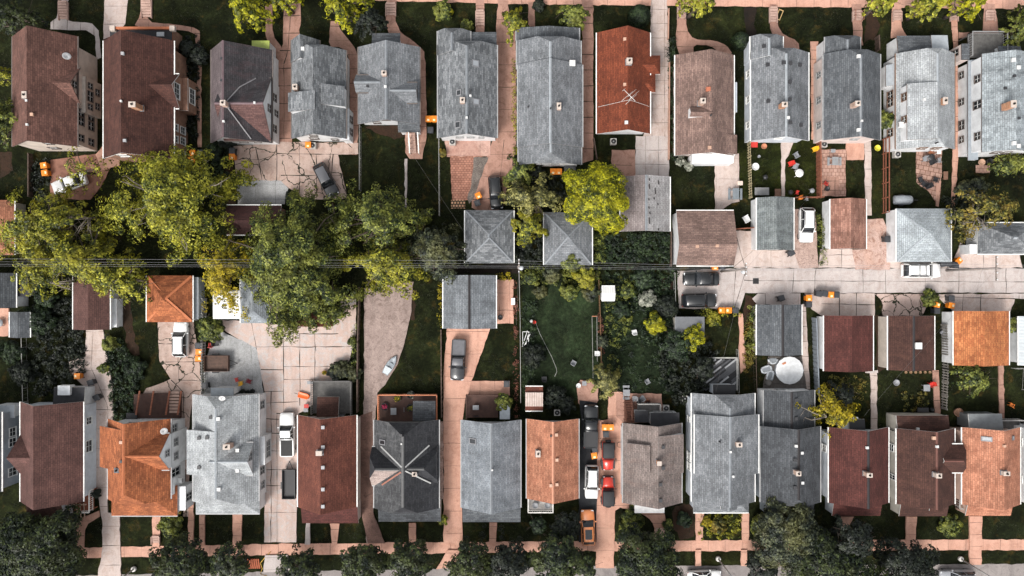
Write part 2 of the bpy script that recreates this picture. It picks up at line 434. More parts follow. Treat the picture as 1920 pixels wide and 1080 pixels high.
    def chimney(s, px, py, h=1.3, w=.7, d=.7, m=None, cap=None, pot=True):
        w *= .85; d *= .85
        p = s.on_roof(px, py); zt = p.z+h*.8
        p = Vector((X(px, zt), Y(py, zt), 0)); z0 = s.zat(p.x, p.y)-.6
        m = m or brickwall('chimney_brick', (.3, .13, .08), (.42, .24, .16)); cap = cap or plain('chimney_cap', (.62, .55, .5), .8)
        b = MB(); b.box((p.x, p.y, (z0+zt)/2), (w, d, zt-z0)); b.box((p.x, p.y, zt+.06), (w+.08, d+.08, .12), 1)
        if pot: b.lathe((p.x, p.y, zt+.12), [(.13, 0), (.12, .2), (.09, .2), (.09, .02)], 10, 2)
        b.build('chimney', [m, cap, plain('flue_dark', (.02, .018, .016), .9)], s.mainroof, s.org)
        f = MB(); f.box((p.x, p.y, s.zat(p.x, p.y)+.02), (w+.2, d+.2, .05))
        f.build('flashing', plain('lead_flashing', (.13, .13, .14), .5), s.mainroof, s.org)
    def vent(s, px, py, c='white', sz=.36, h=.2):
        p = s.on_roof(px, py); b = MB(); cm = {'white': (.55, .55, .54), 'dark': (.03, .03, .033), 'grey': (.3, .3, .31), 'tan': (.45, .28, .2), 'red': (.4, .13, .07)}[c]
        b.box((p.x, p.y, p.z+h*.35), (sz, sz, h), top=.8); b.box((p.x, p.y, p.z+h*.85+.03), (sz*1.05, sz*1.05, .06))
        b.build('roof_vent', plain('vent_'+c, cm, .5), s.mainroof, s.org)
    def pipe(s, px, py, c='dark'):
        p = s.on_roof(px, py); b = MB(); b.lathe((p.x, p.y, p.z-.1), [(.11, 0), (.1, .55), (.06, .55)], 8)
        b.build('vent_pipe', plain('vent_dark', (.03, .03, .033), .5) if c == 'dark' else plain('vent_white', (.75, .75, .74), .5), s.mainroof, s.org)
    def skylight(s, px, py, w, d, dark=True):
        p = s.on_roof(px, py); e = s.zat(p.x+.3, p.y)-s.zat(p.x-.3, p.y); k = e/.6
        f = MB(); t = .1
        def q(x, y, z): return (p.x+x, p.y+y, p.z+x*k+z)
        for sx0, sx1, sy0, sy1 in ((-w/2, w/2, d/2-t, d/2), (-w/2, w/2, -d/2, -d/2+t), (-w/2, -w/2+t, -d/2+t, d/2-t), (w/2-t, w/2, -d/2+t, d/2-t)):
            vs = [q(a, b, z) for z in (-.05, .14) for a, b in ((sx0, sy0), (sx1, sy0), (sx1, sy1), (sx0, sy1))]
            f.mesh(vs, [(3, 2, 1, 0), (4, 5, 6, 7), (0, 1, 5, 4), (1, 2, 6, 5), (2, 3, 7, 6), (3, 0, 4, 7)])
        fo = f.build('skylight', plain('skylight_frame', (.2, .2, .21), .4), s.mainroof, s.org)
        g = MB(); g.face([q(a, b, .1) for a, b in ((-w/2+t, -d/2+t), (w/2-t, -d/2+t), (w/2-t, d/2-t), (-w/2+t, d/2-t))])
        g.build('skylight_pane', glass('skylight_dark', (.02, .022, .025)) if dark else glass('skylight_pale', (.3, .32, .34), .3), s.mainroof, s.org)
    def dish(s, px, py, r=.45, az=-60, par=None):
        p = s.on_roof(px, py); b = MB()
        prof = [(.001, 0), (r*.5, .04), (r, .16), (r*.98, .18), (r*.5, .06), (.001, .02)]
        b.lathe((0, 0, 0), prof, 18); M = Matrix.Translation(p+Vector((0, 0, .55))) @ Euler((R(38), 0, R(az))).to_matrix().to_4x4()
        b.v = [tuple(M @ Vector(v)) for v in b.v]; b.tube([p+Vector((0, 0, -.1)), p+Vector((0, 0, .55))], .035, 6, 1)
        b.tube([p+Vector((0, 0, .5)), M @ Vector((0, r*.4, .55))], .025, 5, 1)
        b.build('satellite_dish', [plain('dish_white', (.52, .52, .52), .4), plain('vent_grey', (.3, .3, .31), .5)], s.mainroof, s.org)
    def strip(s, name, pts, w, m, lift=.05):
        """Thin strip laid over the roof through photo points."""
        q = [s.on_roof(*p) for p in pts]; b = MB()
        for a, c in zip(q, q[1:]): b.bar(a+Vector((0, 0, lift)), c+Vector((0, 0, lift)), w, .05)
        b.build(name, m, s.mainroof, s.org)
    def ac_unit(s, b, side, t, z): 
        W = b['W']; xs = sorted((W(b['a0'], b['b0'], 0)[0], W(b['a1'], b['b1'], 0)[0])); ys = sorted((W(b['a0'], b['b0'], 0)[1], W(b['a1'], b['b1'], 0)[1]))
        x = xs[1]+.3 if side == 'E' else xs[0]-.3; y = ys[1]+(ys[0]-ys[1])*t
        m = MB(); m.box((x, y, z), (.55, .65, .42)); m.box((x+(.28 if side == 'E' else -.28), y, z), (.02, .5, .3), 1)
        m.build('window_air_conditioner', [plain('ac_white', (.72, .72, .7), .5), plain('ac_grille', (.25, .25, .25), .6)], s.o, s.org)
    def steps(s, px, py, w, n, dirx, diry, ztop, m, run=.28, part='steps'):
        """Stair of n treads going down from ztop along (dirx, diry)."""
        b = MB(); p = P(px, py, 0); L = n*run
        for i in range(n):
            z = ztop*(n-i)/n; q = p+Vector((dirx, diry, 0))*(run*(i+.5))
            b.box((q.x, q.y, z/2), (abs(dirx)*run+abs(diry)*w, abs(diry)*run+abs(dirx)*w, z))
        return b.build(part, m, s.o, s.org)
    def deck(s, x0, y0, x1, y1, z, m, rails='', rm=None, part='deck', rh=.95, skirt=None):
        a, b, c, d = X(x0, z), Y(y0, z), X(x1, z), Y(y1, z); k = MB()
        k.prism([(a, b), (c, b), (c, d), (a, d)], z-.18, z)
        for xx in (a+.15, (a+c)/2, c-.15):
            for yy in (b-.15, d+.15): k.box((xx, yy, (z-.18)/2), (.12, .12, z-.18))
        o = k.build(part, m, s.o, s.org); rr = {'N': ((a, b), (c, b)), 'S': ((a, d), (c, d)), 'W': ((a, b), (a, d)), 'E': ((c, b), (c, d))}
        for ch in rails:
            (ax_, ay), (bx, by) = rr[ch]; q = MB(); p0, p1 = Vector((ax_, ay, z)), Vector((bx, by, z)); n = max(2, int((p1-p0).length/.28))
            q.bar(p0+Vector((0, 0, rh)), p1+Vector((0, 0, rh)), .12, .06); q.bar(p0+Vector((0, 0, .12)), p1+Vector((0, 0, .12)), .05)
            for i in range(n+1):
                e = p0.lerp(p1, i/n); q.bar(e, e+Vector((0, 0, rh)), .05 if 0 < i < n else .11)
            q.build('railing', rm or m, o, s.org)
        return o
K = 1/1.35
def A(r, g, b): return mul(srgb(r, g, b), K)
sh_t1 = shingle('brown_shingle', A(128, 92, 82), A(98, 70, 62), A(60, 42, 40), amt=.35)
sh_t2 = shingle('maroon_shingle', A(92, 60, 52), A(72, 46, 41), A(125, 85, 72), amt=.25)
sh_ch = shingle('charcoal_shingle', A(78, 75, 78), A(60, 58, 61), A(120, 80, 82), amt=.25)
sh_g1 = shingle('grey_shingle', A(144, 147, 150), A(90, 94, 98), A(84, 88, 92), amt=.2)
sh_g2 = shingle('mid_grey_shingle', A(142, 145, 149), A(112, 116, 120), A(88, 91, 95), amt=.25)
sh_g3 = shingle('pale_grey_shingle', A(165, 172, 178), A(140, 147, 153), None)
sh_rs = shingle('rust_shingle', A(138, 72, 48), A(112, 56, 38), A(82, 42, 32), amt=.4)
sh_tp = shingle('taupe_shingle', A(150, 124, 114), A(118, 96, 89), A(88, 76, 74), amt=.3)
sh_dg = shingle('dark_grey_shingle', A(110, 114, 118), A(82, 86, 91), A(70, 72, 76), amt=.35)
sh_w1 = shingle('weathered_pale_shingle', A(190, 194, 196), A(166, 170, 173), A(120, 124, 126), amt=.5)
sh_w2 = shingle('stained_grey_shingle', A(172, 180, 184), A(140, 148, 152), A(62, 66, 70), amt=.75)
sh_dk = shingle('near_black_shingle', A(88, 91, 95), A(66, 69, 73), A(96, 98, 102), amt=.3)
sh_bk = shingle('black_shingle', A(66, 67, 71), A(48, 49, 53), A(98, 98, 98), amt=.25)
sh_b1 = shingle('plum_brown_shingle', A(112, 80, 74), A(96, 68, 63), A(80, 58, 54), amt=.3)
sh_or = shingle('orange_shingle', A(188, 114, 74), A(138, 78, 50), A(100, 55, 38), amt=.2)
sh_o2 = shingle('terracotta_shingle', A(194, 134, 106), A(166, 108, 84), A(120, 78, 62), amt=.3)
sh_rb = shingle('red_brown_shingle', A(124, 74, 60), A(102, 59, 49), A(84, 50, 44), amt=.3)
sh_m2 = shingle('dark_maroon_shingle', A(98, 56, 50), A(80, 44, 40), A(60, 36, 34), amt=.3)
sh_c2 = shingle('chocolate_shingle', A(86, 58, 50), A(70, 46, 41), A(110, 76, 62), amt=.3)
sh_b8 = shingle('brown_grey_shingle', A(144, 131, 126), A(120, 110, 106), A(128, 94, 82), amt=.25)
tar_d = plain('tar_roof', A(50, 50, 54), .85, var=.2)
cream = siding('cream_siding', (.62, .54, .47), .22); white = siding('white_siding', (.74, .75, .76), .2)
bluew = siding('blue_white_siding', (.58, .62, .67), .2); grey_s = siding('grey_siding', (.26, .29, .32), .22)
peach = siding('peach_siding', (.62, .43, .35), .2); pink = siding('pink_white_siding', (.68, .58, .54), .2)
tan_s = siding('tan_siding', (.46, .43, .38), .2)
brk = brickwall('house_brick', (.26, .115, .07), (.34, .17, .1))
rc_g = plain('ridge_grey', A(138, 143, 148), .8); rc_l = plain('ridge_pale', A(164, 170, 175), .8); rc_d = plain('ridge_dark', A(44, 40, 42), .8)
rc_r = plain('ridge_rust', A(142, 80, 58), .8)
cap_w = plain('chimney_white', (.46, .39, .34), .8); cap_d = plain('chimney_dark', (.12, .12, .13), .8)
br_l = brickwall('pale_chimney_brick', (.5, .3, .22), (.58, .42, .34)); br_o = brickwall('orange_chimney_brick', (.45, .18, .08), (.5, .25, .13))
conc_st = concrete('step_concrete', A(214, 180, 165), A(160, 128, 115))
dk_gr = wood('grey_deck_wood', A(120, 118, 115), A(84, 82, 80), .16, 'Y'); dk_br = wood('brown_deck_wood', A(98, 68, 57), A(72, 50, 43), .16, 'X')
dk_rd = wood('red_deck_wood', A(176, 104, 74), A(140, 80, 58), .16, 'Y')
metal_w = plain('metal_white', (.62, .64, .66), .5)

def S2(b, side, n=3, lo=1.5, hi=None, w=1., h=1.25):
    zs = [lo]+([hi] if hi else []); return [(t, z, w, h) for z in zs for t in [(i+.6)/(n+.2) for i in range(n)]]

# ---- upper row ----
h = House('brick_red_roofed_house', 100, 175, 'brown roofed cream stucco house with white dish and many black framed windows', wall=cream, roof=sh_t1, trim='dark')
m = h.gable(23, 68, 145, 275, 4.8, 8.5, r=50, oh=(.3, 1.2, .25, .35))
g = h.gable(82, 128, 150, 194, 4.7, 6.7, r=155, ax='x', zb=3., part='dormer', oh=(.15, .3, .15, .35))
h.win(g, 'E', .5, 5.3, .9, .9)
b = h.shed(140, 143, 160.5, 211, 3.6, 3.6, 3.6, 3.6, part='bay', roof=plain('bay_cream', (.5, .44, .38), .8), oh=.05)
h.wins(b, 'E', [(.2, 2.6, .8, 1.), (.5, 2.6, 1.5, 1.2), (.8, 2.6, .8, 1.), (.3, 1., .9, .8), (.7, 1., .9, .8)])
h.wins(m, 'E', [(.66, 3.7, 1.1, 1.3), (.75, 3.7, 1.1, 1.3), (.92, 3.7, .9, 1.2), (.66, 1.5, 1.2, 1.2), (.76, 1.5, 1.2, 1.2), (.93, 1.5, 1., 1.1), (.4, 1.6, .6, .8)])
h.wins(m, 'S', [(.45, 2.4, 1.3, 1.2), (.6, 5.3, 1., 1.)])
h.chimney(46, 178, .9, .6, .9, cap=cap_w); h.dish(130, 109, .5, 120); h.vent(61, 215, 'tan'); h.vent(51, 189, 'white', .25); h.vent(52, 234, 'white', .25)
h = House('brick_house', 262, 185, 'maroon roofed orange brick house with gabled brick bay and flat porch', wall=brk, roof=sh_t2)
m = h.gable(194, 76, 326, 297, 4.6, 8.4, r=227, oh=(.3, .9, .3, .35))
g = h.gable(262, 139, 336, 203, 4.5, 6.5, r=158, ax='x', zb=2., part='dormer', oh=(.15, .3, .15, .3)); h.win(g, 'E', .5, 4.6, 2.2, 1.4, sub=3)
b = h.shed(326, 146, 352, 207, 2.9, 2.9, 2.9, 2.9, part='bay', roof=brk, oh=.02); h.win(b, 'E', .5, 1.7, 2.2, 1.5, sub=3)
h.wins(m, 'E', [(.72, 3.6, .9, 1.2), (.83, 3.6, .9, 1.2), (.72, 1.6, 1., 1.3), (.82, 1.6, 1., 1.3), (.95, 1.6, 1., 1.3)])
h.win(m, 'S', .3, 5, 1.4, 1.2)
p = h.shed(206, 51, 323, 84, 3.0, 3.0, 3.0, 3.0, part='porch', roof=tar_d, edge=plain('brick_orange', A(196, 118, 80), .8), oh=.1)
k = MB()
a_, c_ = P(208, 53, 3.2), P(321, 53, 3.2); k.bar(a_, c_, .3, .35)
k.build('parapet', plain('brick_orange', A(196, 118, 80), .8), p['wall'], h.org)
for q in (212, 324):
    k = MB(); v = P(q, 54, 3.3); k.box(v, (.65, .65, .5)); k.build('corner_post', cap_w, p['wall'], h.org)
h.chimney(248, 196, 1.6, .9, .7, br_o, cap_w); h.vent(231, 101, 'grey'); h.vent(235, 264, 'grey'); h.vent(228, 190, 'white', .22)
k = MB(); v = P(302, 65, 3.0); k.box(v+Vector((0, 0, .12)), (.95, .55, .2)); k.build('porch_roof_hatch', plain('hatch_grey', (.34, .36, .38), .5), p['wall'], h.org)
h = House('charcoal_roofed_house', 455, 175, 'charcoal roofed white house with wide cross gable and lime green awning', wall=white, roof=sh_ch, ridge=plain('ridge_mauve', A(120, 100, 104), .8), trim='dark')
m = h.gable(396, 93, 510, 268, 3.2, 6.7, r=417, alt={0: shingle('mauve_slope_shingle', A(120, 108, 110), A(96, 87, 88), A(90, 80, 84), amt=.3)}, oh=(.3, .4, .2, .5))  # west slope mauve and paler than the charcoal east slope
g = h.gable(420, 147, 508.5, 264, 3.4, 6.5, r=193, ax='x', zb=0, part='cross_gable', alt={1: shingle('red_slope_shingle', A(116, 86, 82), A(90, 66, 64), A(76, 62, 64), amt=.3)}, oh=(.2, .3, .2, .06))  # south slope redder and paler than the north slope
h.wins(g, 'E', [(.5, 4.1, 1., 1.), (.25, 2., 1., 1.1), (.5, 1.4, .8, 1.1), (.78, 2., 1., 1.1)])
h.wins(m, 'S', [(.45, 2., 1.2, 1.2), (.7, 2., 1., 1.2), (.4, 4.4, 1., .8)])
h.strip('valley_flashing', [(425, 190), (450, 163), (480, 147)], .14, plain('valley_metal', A(128, 126, 128), .5))
h.strip('valley_flashing', [(425, 199), (471, 261)], .14, plain('valley_metal', A(128, 126, 128), .5))
h.chimney(418, 193, 1., .7, .7, br_l, cap_w); h.vent(420, 228, 'white', .25); h.vent(478, 193, 'white', .25); h.vent(416, 110, 'dark', .28); h.vent(416, 151, 'dark', .28)
p = h.shed(472, 76, 505, 97, 2.9, 2.9, 2.9, 2.9, part='porch', roof=plain('awning_green', A(172, 186, 92), .5), oh=.1, edge=plain('awning_green', A(172, 186, 92), .5))
h = House('grey_shingled_house', 600, 175, 'mottled grey shingled white house with shed dormers on both slopes', wall=white, roof=sh_g1, trim='dark')
m = h.gable(547, 94, 649, 260, 3.2, 6.2, r=587, d0=.7, f0=.72)
h.gable(546, 75, 599, 118, 3.2, 5.4, r=562, part='front_wing', oh=(.3, .25, .2, .1)); h.gable(590, 94, 649, 135, 3.3, 5.0, r=607, part='front_gable', d0=.9, f0=.5)
h.shed(540, 171, 590, 207, 4.9, 6.25, 6.25, 4.9, zb=2.9, part='dormer', oh=.12); h.shed(602, 159, 646, 197, 6.0, 4.8, 4.8, 6.0, zb=2.9, part='dormer', oh=.12)
b = h.shed(640, 203, 655, 262, 2.6, 2.5, 2.5, 2.6, part='bay', roof=metal_w, oh=.03)
h.wins(b, 'E', [(.3, 1.5, .9, 1.2), (.7, 1.5, .9, 1.2)]); h.wins(m, 'S', [(.36, 2.2, 1.2, .9), (.42, 3.9, 1., .6), (.75, 1.4, .9, 1.)])
h.chimney(553, 163, 1.7, .65, .75, br_l, cap_w); h.vent(568, 92, 'white', .45)
h = House('four_dormer_house', 728, 155, 'grey shingled bungalow with two gabled dormers facing apart', wall=white, roof=sh_g2, ridge=rc_g, trim='dark')
m = h.gable(671.5, 88, 787, 233, 3.0, 5.6, r=723.5, oh=(.3, .4, .3, .6))
a = h.gable(667, 141, 716, 173, 4.0, 5.2, r=153, ax='x', zb=2.8, part='dormer', oh=(.15, .2, .15, .2)); d = h.gable(726, 155, 783, 193, 4.0, 5.4, r=168.5, ax='x', zb=2.8, part='dormer', oh=(.15, .2, .15, .2))
h.win(d, 'E', .5, 4.2, .8, .8); h.wins(m, 'S', [(.45, 3.4, 1.2, .8), (.25, 1.6, 1., 1.)])
h.shed(697, 62, 750, 90, 2.4, 2.4, 2.9, 2.9, part='porch', roof=sh_dg, oh=.3); h.shed(746, 228, 787, 248, 3.0, 2.9, 2.4, 2.5, part='back_porch', roof=sh_dg, oh=.2)
h.chimney(720, 137, .9, .65, .6, br_l, cap_w); h.vent(723, 163, 'white', .3); h.vent(689, 162, 'dark', .25)
h.steps(773, 250, 1.1, 9, 0, -1, 1.9, conc_st, .3)
for px in (766, 783):
    k = MB(); k.bar(P(px, 248, 2.8), P(px+2, 287, 1.0), .14, .1)
    for t in range(5): q = P(px, 248, 2.8).lerp(P(px+2, 287, 1.), t/4); k.bar(q, q-Vector((0, 0, .95)), .07)
    k.build('stair_rail', plain('rail_white', (.7, .68, .64), .6), h.o, h.org)
h = House('skylit_grey_house', 876, 165, 'long grey shingled house with four square skylights', wall=white, roof=sh_g1, ridge=rc_g, trim='grey')
m = h.gable(821, 84, 932, 259, 3.2, 5.9, r=875, d0=1., f0=.55)
h.gable(820.5, 58, 882, 104, 3.2, 5.2, r=847, d0=.9, f0=.5, part='front_wing', oh=.25); h.shed(880, 60, 931, 94, 2.7, 2.7, 3.1, 3.1, part='porch', roof=sh_dg)
h.wins(m, 'S', [(.35, 2.7, .9, .7), (.55, 2.7, .9, .7), (.75, 2.6, .6, .7)])
h.skylight(892, 119, .85, .85, False); h.skylight(893, 191, .8, .8, False); h.skylight(860, 174, .65, .75); h.skylight(858, 234, .75, .85)
h.chimney(867, 188, .9, .65, .75, br_l, cap_w); h.vent(882, 172, 'dark', .25); h.vent(882, 180, 'white', .25); h.vent(875, 221, 'white', .25)
h = House('long_grey_house', 1031, 180, 'longest grey shingled house with stepped roof in three lengths', wall=white, roof=sh_g2, ridge=rc_l, trim='grey')
m = h.gable(971, 121, 1092, 276, 4.2, 6.8, r=1032); h.gable(969, 76, 1089, 130, 3.9, 6.5, r=1032, d0=1., f0=.62, part='front_wing'); h.gable(972, 270, 1090, 309, 3.9, 6.4, r=1033, d1=1.1, f1=.45, part='rear_wing', oh=(.3, .3, .3, .45))
h.gable(968, 52, 1086, 76, 3.0, 3.7, r=1029, part='porch', roof=sh_dg); h.wins(h.blocks[2], 'S', [(.3, 2.6, .9, .8), (.6, 2.6, .9, .8)])
h.chimney(1048, 199, .8, .55, .9, br_l, cap_w); h.pipe(990, 201); h.pipe(1032, 204); h.vent(1073, 119, 'white', .7)
h = House('rust_roofed_house', 1172, 150, 'rust red roofed house with stepped side bays and a tv aerial', wall=white, roof=sh_rs, ridge=None)
m = h.gable(1119, 61, 1219, 251, 3.0, 5.5, r=1177.5, oh=(.3, .4, .5, .6))
h.gable(1190, 104, 1238, 139, 2.9, 3.9, r=121, ax='x', d1=1., f1=0., part='bay', gut=False); h.gable(1195, 139, 1229, 173, 2.9, 3.7, r=156, ax='x', d1=1., f1=0., part='bay', gut=False)
h.chimney(1180, 114, .9, .75, .75, cap_w, cap_w); h.vent(1171, 74, 'tan', .35); h.vent(1171, 159, 'tan', .35); h.vent(1174, 230, 'white', .4); h.win(m, 'S', .35, 3., 1.3, .6)
p0 = h.on_roof(1179, 189); k = MB(); t0 = p0+Vector((0, 0, 1.8)); k.tube([p0-Vector((0, 0, .1)), t0], .04, 6)
for i, (dx, dy, L) in enumerate(((-.9, .9, .5), (-.5, .1, 1.9), (0, -.3, 1.9), (.4, .25, 1.6), (.1, .5, 1.4))):
    q = t0+Vector((dx, dy, 0)); u = Vector((.75, .66, 0)).normalized(); k.tube([q-u*L/2, q+u*L/2], .018, 5)
k.tube([t0+Vector((-.9, .9, 0)), t0+Vector((.5, -.5, 0))], .035, 5); k.build('aerial', plain('aerial_metal', (.6, .58, .55), .4), h.mainroof, h.org)
k = MB()
for e in ((1121, 201), (1217, 200)): k.bar(p0+Vector((0, 0, .5)), h.on_roof(*e)+Vector((0, 0, .1)), .025)
k.build('guy_wire', plain('rail_white', (.7, .68, .64), .6), h.mainroof, h.org)
h = House('taupe_roofed_house', 1322, 195, 'speckled taupe shingled house with small white roof dormer', wall=pink, roof=sh_tp)
m = h.gable(1266, 103, 1376, 292, 3.0, 5.3, r=1334, oh=(.4, .4, .4, .5))
h.shed(1340, 251, 1382, 288, 4.4, 3.2, 3.2, 4.4, part='wing', oh=.2); h.shed(1298, 288, 1376, 306, 2.6, 2.6, 2.2, 2.2, part='back_room', wall=white, roof=plain('white_roof', (.72, .71, .7), .6), oh=.02)
d = h.gable(1293, 202, 1334, 219, 4.8, 5.4, r=210, ax='x', zb=3.2, part='dormer', wall=white, roof=sh_tp, oh=(.05, .05, .05, .1), gut=False)
p = h.shed(1372, 154, 1382, 210, 2.5, 2.3, 2.3, 2.5, part='bay_window', roof=plain('bay_roof_pale', (.5, .54, .58), .4), oh=.03)
h.chimney(1318, 189, 1.5, .7, .7, br_l, cap_w); h.vent(1327, 168, 'red', .5, .35); h.vent(1330, 96, 'tan'); h.vent(1330, 277, 'tan', .4); h.pipe(1332, 217); h.wins(m, 'S', [(.3, 2.6, 1., .9), (.6, 3.6, 1., .7)])
h = House('vented_grey_house', 1461, 175, 'plain grey roofed house dotted with dark square roof vents', wall=bluew, roof=sh_g2, ridge=rc_l)
m = h.gable(1408, 98, 1516, 264, 3.2, 5.8, r=1475, d0=1., f0=.65, oh=(.2, .3, .3, .4)); h.gable(1407, 68, 1468, 112, 3.2, 4.9, r=1443, d0=.8, f0=.5, part='front_wing', oh=.2)
for q in ((1432, 87), (1439, 122), (1469, 118), (1481, 119), (1499, 122), (1480, 154), (1480, 187), (1440, 190), (1481, 230), (1501, 235)): h.vent(*q, 'dark', .42)
h.chimney(1471, 196, 1.2, .75, .65, br_o, cap_w); h.vent(1477, 221, 'white', .35); h.wins(m, 'W', S2(m, 'W', 3, 1.6, w=.9)); h.wins(m, 'S', [(.5, 3.2, 1., .8)])
h = House('slate_dark_house', 1592, 175, 'dark slate coloured roof house with pale pink side wall', wall=pink, roof=sh_dg, ridge=rc_g, trim='grey')
m = h.gable(1544, 101, 1650.5, 263, 3.5, 6., r=1615, d0=1., f0=.7, oh=(.15, .3, .3, .3)); h.gable(1547, 69, 1613, 108, 3.2, 4.5, r=1590, d0=.8, f0=.4, part='porch', wall=white, oh=.2)
h.wins(m, 'W', S2(m, 'W', 3, 1.9, w=.8)); h.chimney(1608, 194, 1.3, .7, .65, br_l, cap_w); h.vent(1609, 106, 'white', .4); h.vent(1609, 244, 'white', .4); h.vent(1615, 227, 'white', .25); h.win(m, 'S', .6, 3., .9, .7)
h = House('pale_roofed_dormer_house', 1735, 185, 'pale weathered roof house with a long white walled dormer', wall=white, roof=sh_w1, ridge=rc_l, trim='brown')
m = h.gable(1680, 100, 1790, 280, 3.3, 6., r=1759, d0=.9, f0=.75, d1=1.1, f1=.55, oh=(.1, .3, .3, .3))
d = h.shed(1701, 155, 1759, 261, 5.3, 6.15, 6.15, 5.3, zb=3., part='dormer', oh=(.1), roof=sh_w1)
h.wins(d, 'W', [(.2, 4.5, 1., 1.), (.62, 4.5, .9, 1.)]); h.ac_unit(d, 'W', .7, 4.2)
h.wins(m, 'W', [(.4, 1.8, 1.1, 1.4), (.48, 1.8, 1.1, 1.4), (.64, 1.8, 1.1, 1.3), (.82, 1.8, 1., 1.3)])
h.shed(1683, 67, 1747, 101, 2.8, 2.8, 3.2, 3.2, part='porch', roof=sh_dg); h.shed(1747, 66, 1778, 99, 2.9, 2.9, 3.2, 3.2, part='porch', roof=plain('porch_pale', A(175, 182, 188), .7))
b = h.shed(1661, 120, 1684, 160, 1.9, 2.9, 2.9, 1.9, part='side_room', roof=plain('porch_pale', A(175, 182, 188), .7), oh=.05)
h.chimney(1772, 189, 1.5, .6, .95, br_o, cap_w); h.vent(1732, 187, 'white', .3); h.vent(1755, 95, 'dark', .3); h.pipe(1755, 268); h.wins(m, 'S', [(.5, 2.8, 1., .8), (.75, 2.8, 1., .8)])
h = House('stained_roof_house', 1890, 195, 'large white house under a blotchy stained pale roof with skirt roof', wall=white, roof=sh_w2, trim='dark')
m = h.gable(1841, 101, 1950, 285, 5., 6.6, r=1905, oh=(.08, .3, .3, .3), gut=False)
h.wins(m, 'W', [(.22, 4.1, 1., 1.1), (.5, 4.1, 1.1, 1.6), (.84, 4.1, 1., 1.1), (.1, .9, .9, .9), (.4, .9, .9, 1.), (.66, .9, 1.3, 1.1), (.82, .9, .9, .9)])
h.shed(1815, 112, 1834, 300, 2.6, 3.2, 3.2, 2.6, zb=2.45, part='skirt_roof', roof=plain('skirt_grey', A(150, 158, 165), .6), oh=.02)
b = h.shed(1803, 82, 1818, 112, 3., 3., 3., 3., part='front_wing', wall=pink, roof=sh_dg, oh=.03); h.win(b, 'W', .4, 1.7, .9, 1.4)
h.deck(1815, 64, 1880, 108, 2.2, dk_gr, 'NWE', plain('rail_grey', A(150, 150, 150), .6)); h.shed(1872, 86, 1915, 100, 3.0, 3.0, 3.3, 3.3, part='porch', roof=sh_dg)
h.chimney(1900, 195, 1.6, .7, .95, br_o, cap_w)
for q in ((1899, 113), (1908, 127), (1900, 269), (1908, 274)): h.vent(*q, 'white', .45)
for q in ((1901, 143), (1884, 166), (1909, 222)): h.vent(*q, 'dark', .3)
h.deck(1870, 288, 1906, 303, 1.6, dk_br, 'SE', dk_br); h.wins(m, 'S', [(.4, 3.4, 1., 1.), (.6, 3.4, 1., 1.)])

# ---- lower row ----
h = House('grey_clapboard_house', -40, 850, 'grey clapboard house cut off by the picture edge with white framed windows', wall=grey_s, roof=sh_dg)
m = h.gable(-110, 772, 3, 922, 4.6, 7., r=-60, oh=(.3, .3, .12, .3)); h.wins(m, 'E', [(.28, 2.5, 1.2, 1.2), (.42, 2.5, 1.2, 1.4), (.82, 2.5, 1.2, 1.6)])
b = h.shed(-20, 760, 27, 784, 3., 2.9, 2.9, 3., part='side_room', wall=white, roof=plain('porch_pale', A(175, 182, 188), .7)); k = MB(); q = P(33, 905, 2.6)
h = House('plum_roofed_house', 97, 850, 'plum brown roofed white house with gable peak over its west eave', wall=bluew, roof=sh_b1)
m = h.gable(38, 753, 156, 941, 3.3, 6.8, r=62, oh=(.3, .6, .15, .5)); h.gable(39.5, 813, 100, 890, 3.3, 6., r=859, ax='x', zb=2., part='cross_gable', oh=(.2, .1, .2, .2))
h.wins(m, 'E', [(.18, 1.9, 1., 1.2), (.46, 1.9, 1.7, 1.4)]); h.shed(50, 938, 117, 978, 3.2, 3.2, 2.5, 2.5, part='porch', roof=sh_c2)
h.shed(100, 726, 158, 765, 2.6, 2.6, 2.9, 2.9, part='back_room', wall=white, roof=tar_d); h.shed(108, 723, 131, 741, 3.1, 3.1, 3.1, 3.1, zb=2., part='roof_box', roof=plain('box_white', (.6, .62, .64), .5), wall=white, oh=.02)
h.win(m, 'N', .25, 4.2, 1., .8)
h.steps(140, 930, 2.2, 6, 0, -1, 1.3, dk_rd, .35)
k = MB()
for i in range(6): k.bar(P(122+i*7, 944, 1.9), P(124+i*7, 972, .9), .1); k.bar(P(122+i*7, 944, 1.9), P(122+i*7, 944, 0), .1); k.bar(P(124+i*7, 972, .9), P(124+i*7, 972, 0), .1)
k.bar(P(120, 946, 1.95), P(162, 946, 1.95), .12); k.build('stair_frame', plain('rail_tan', A(190, 160, 140), .7), h.o, h.org)
h.deck(157, 917, 175, 957, 1.2, dk_rd, 'ES', plain('rail_white', (.7, .68, .64), .6))
h = House('orange_roofed_house', 262, 870, 'bright orange shingled white house with tall side gable', wall=white, roof=sh_or, ridge=plain('ridge_orange', A(198, 118, 76), .8), trim='grey')
m = h.gable(202, 785, 320, 936, 4.5, 8.0, r=231, d1=1.6, f1=.55, oh=(.3, .7, .15, .3))
h.shed(187, 803, 233, 881, 4.9, 7.95, 7.95, 4.9, part='wing', oh=.2)
g = h.gable(252, 813, 318, 881, 5.2, 7.9, r=856, ax='x', zb=0., part='cross_gable', oh=(.15, .2, .15, .1)); h.win(g, 'E', .52, 5.7, .8, 1.); h.win(g, 'E', .3, 3.4, 1., 1.); h.win(g, 'E', .72, 3.4, 1., 1.)
h.gable(209, 910, 333, 967, 2.9, 4.3, r=938, ax='x', d0=2.4, f0=0., d1=2.4, f1=0., part='porch', wall=white, oh=.25)
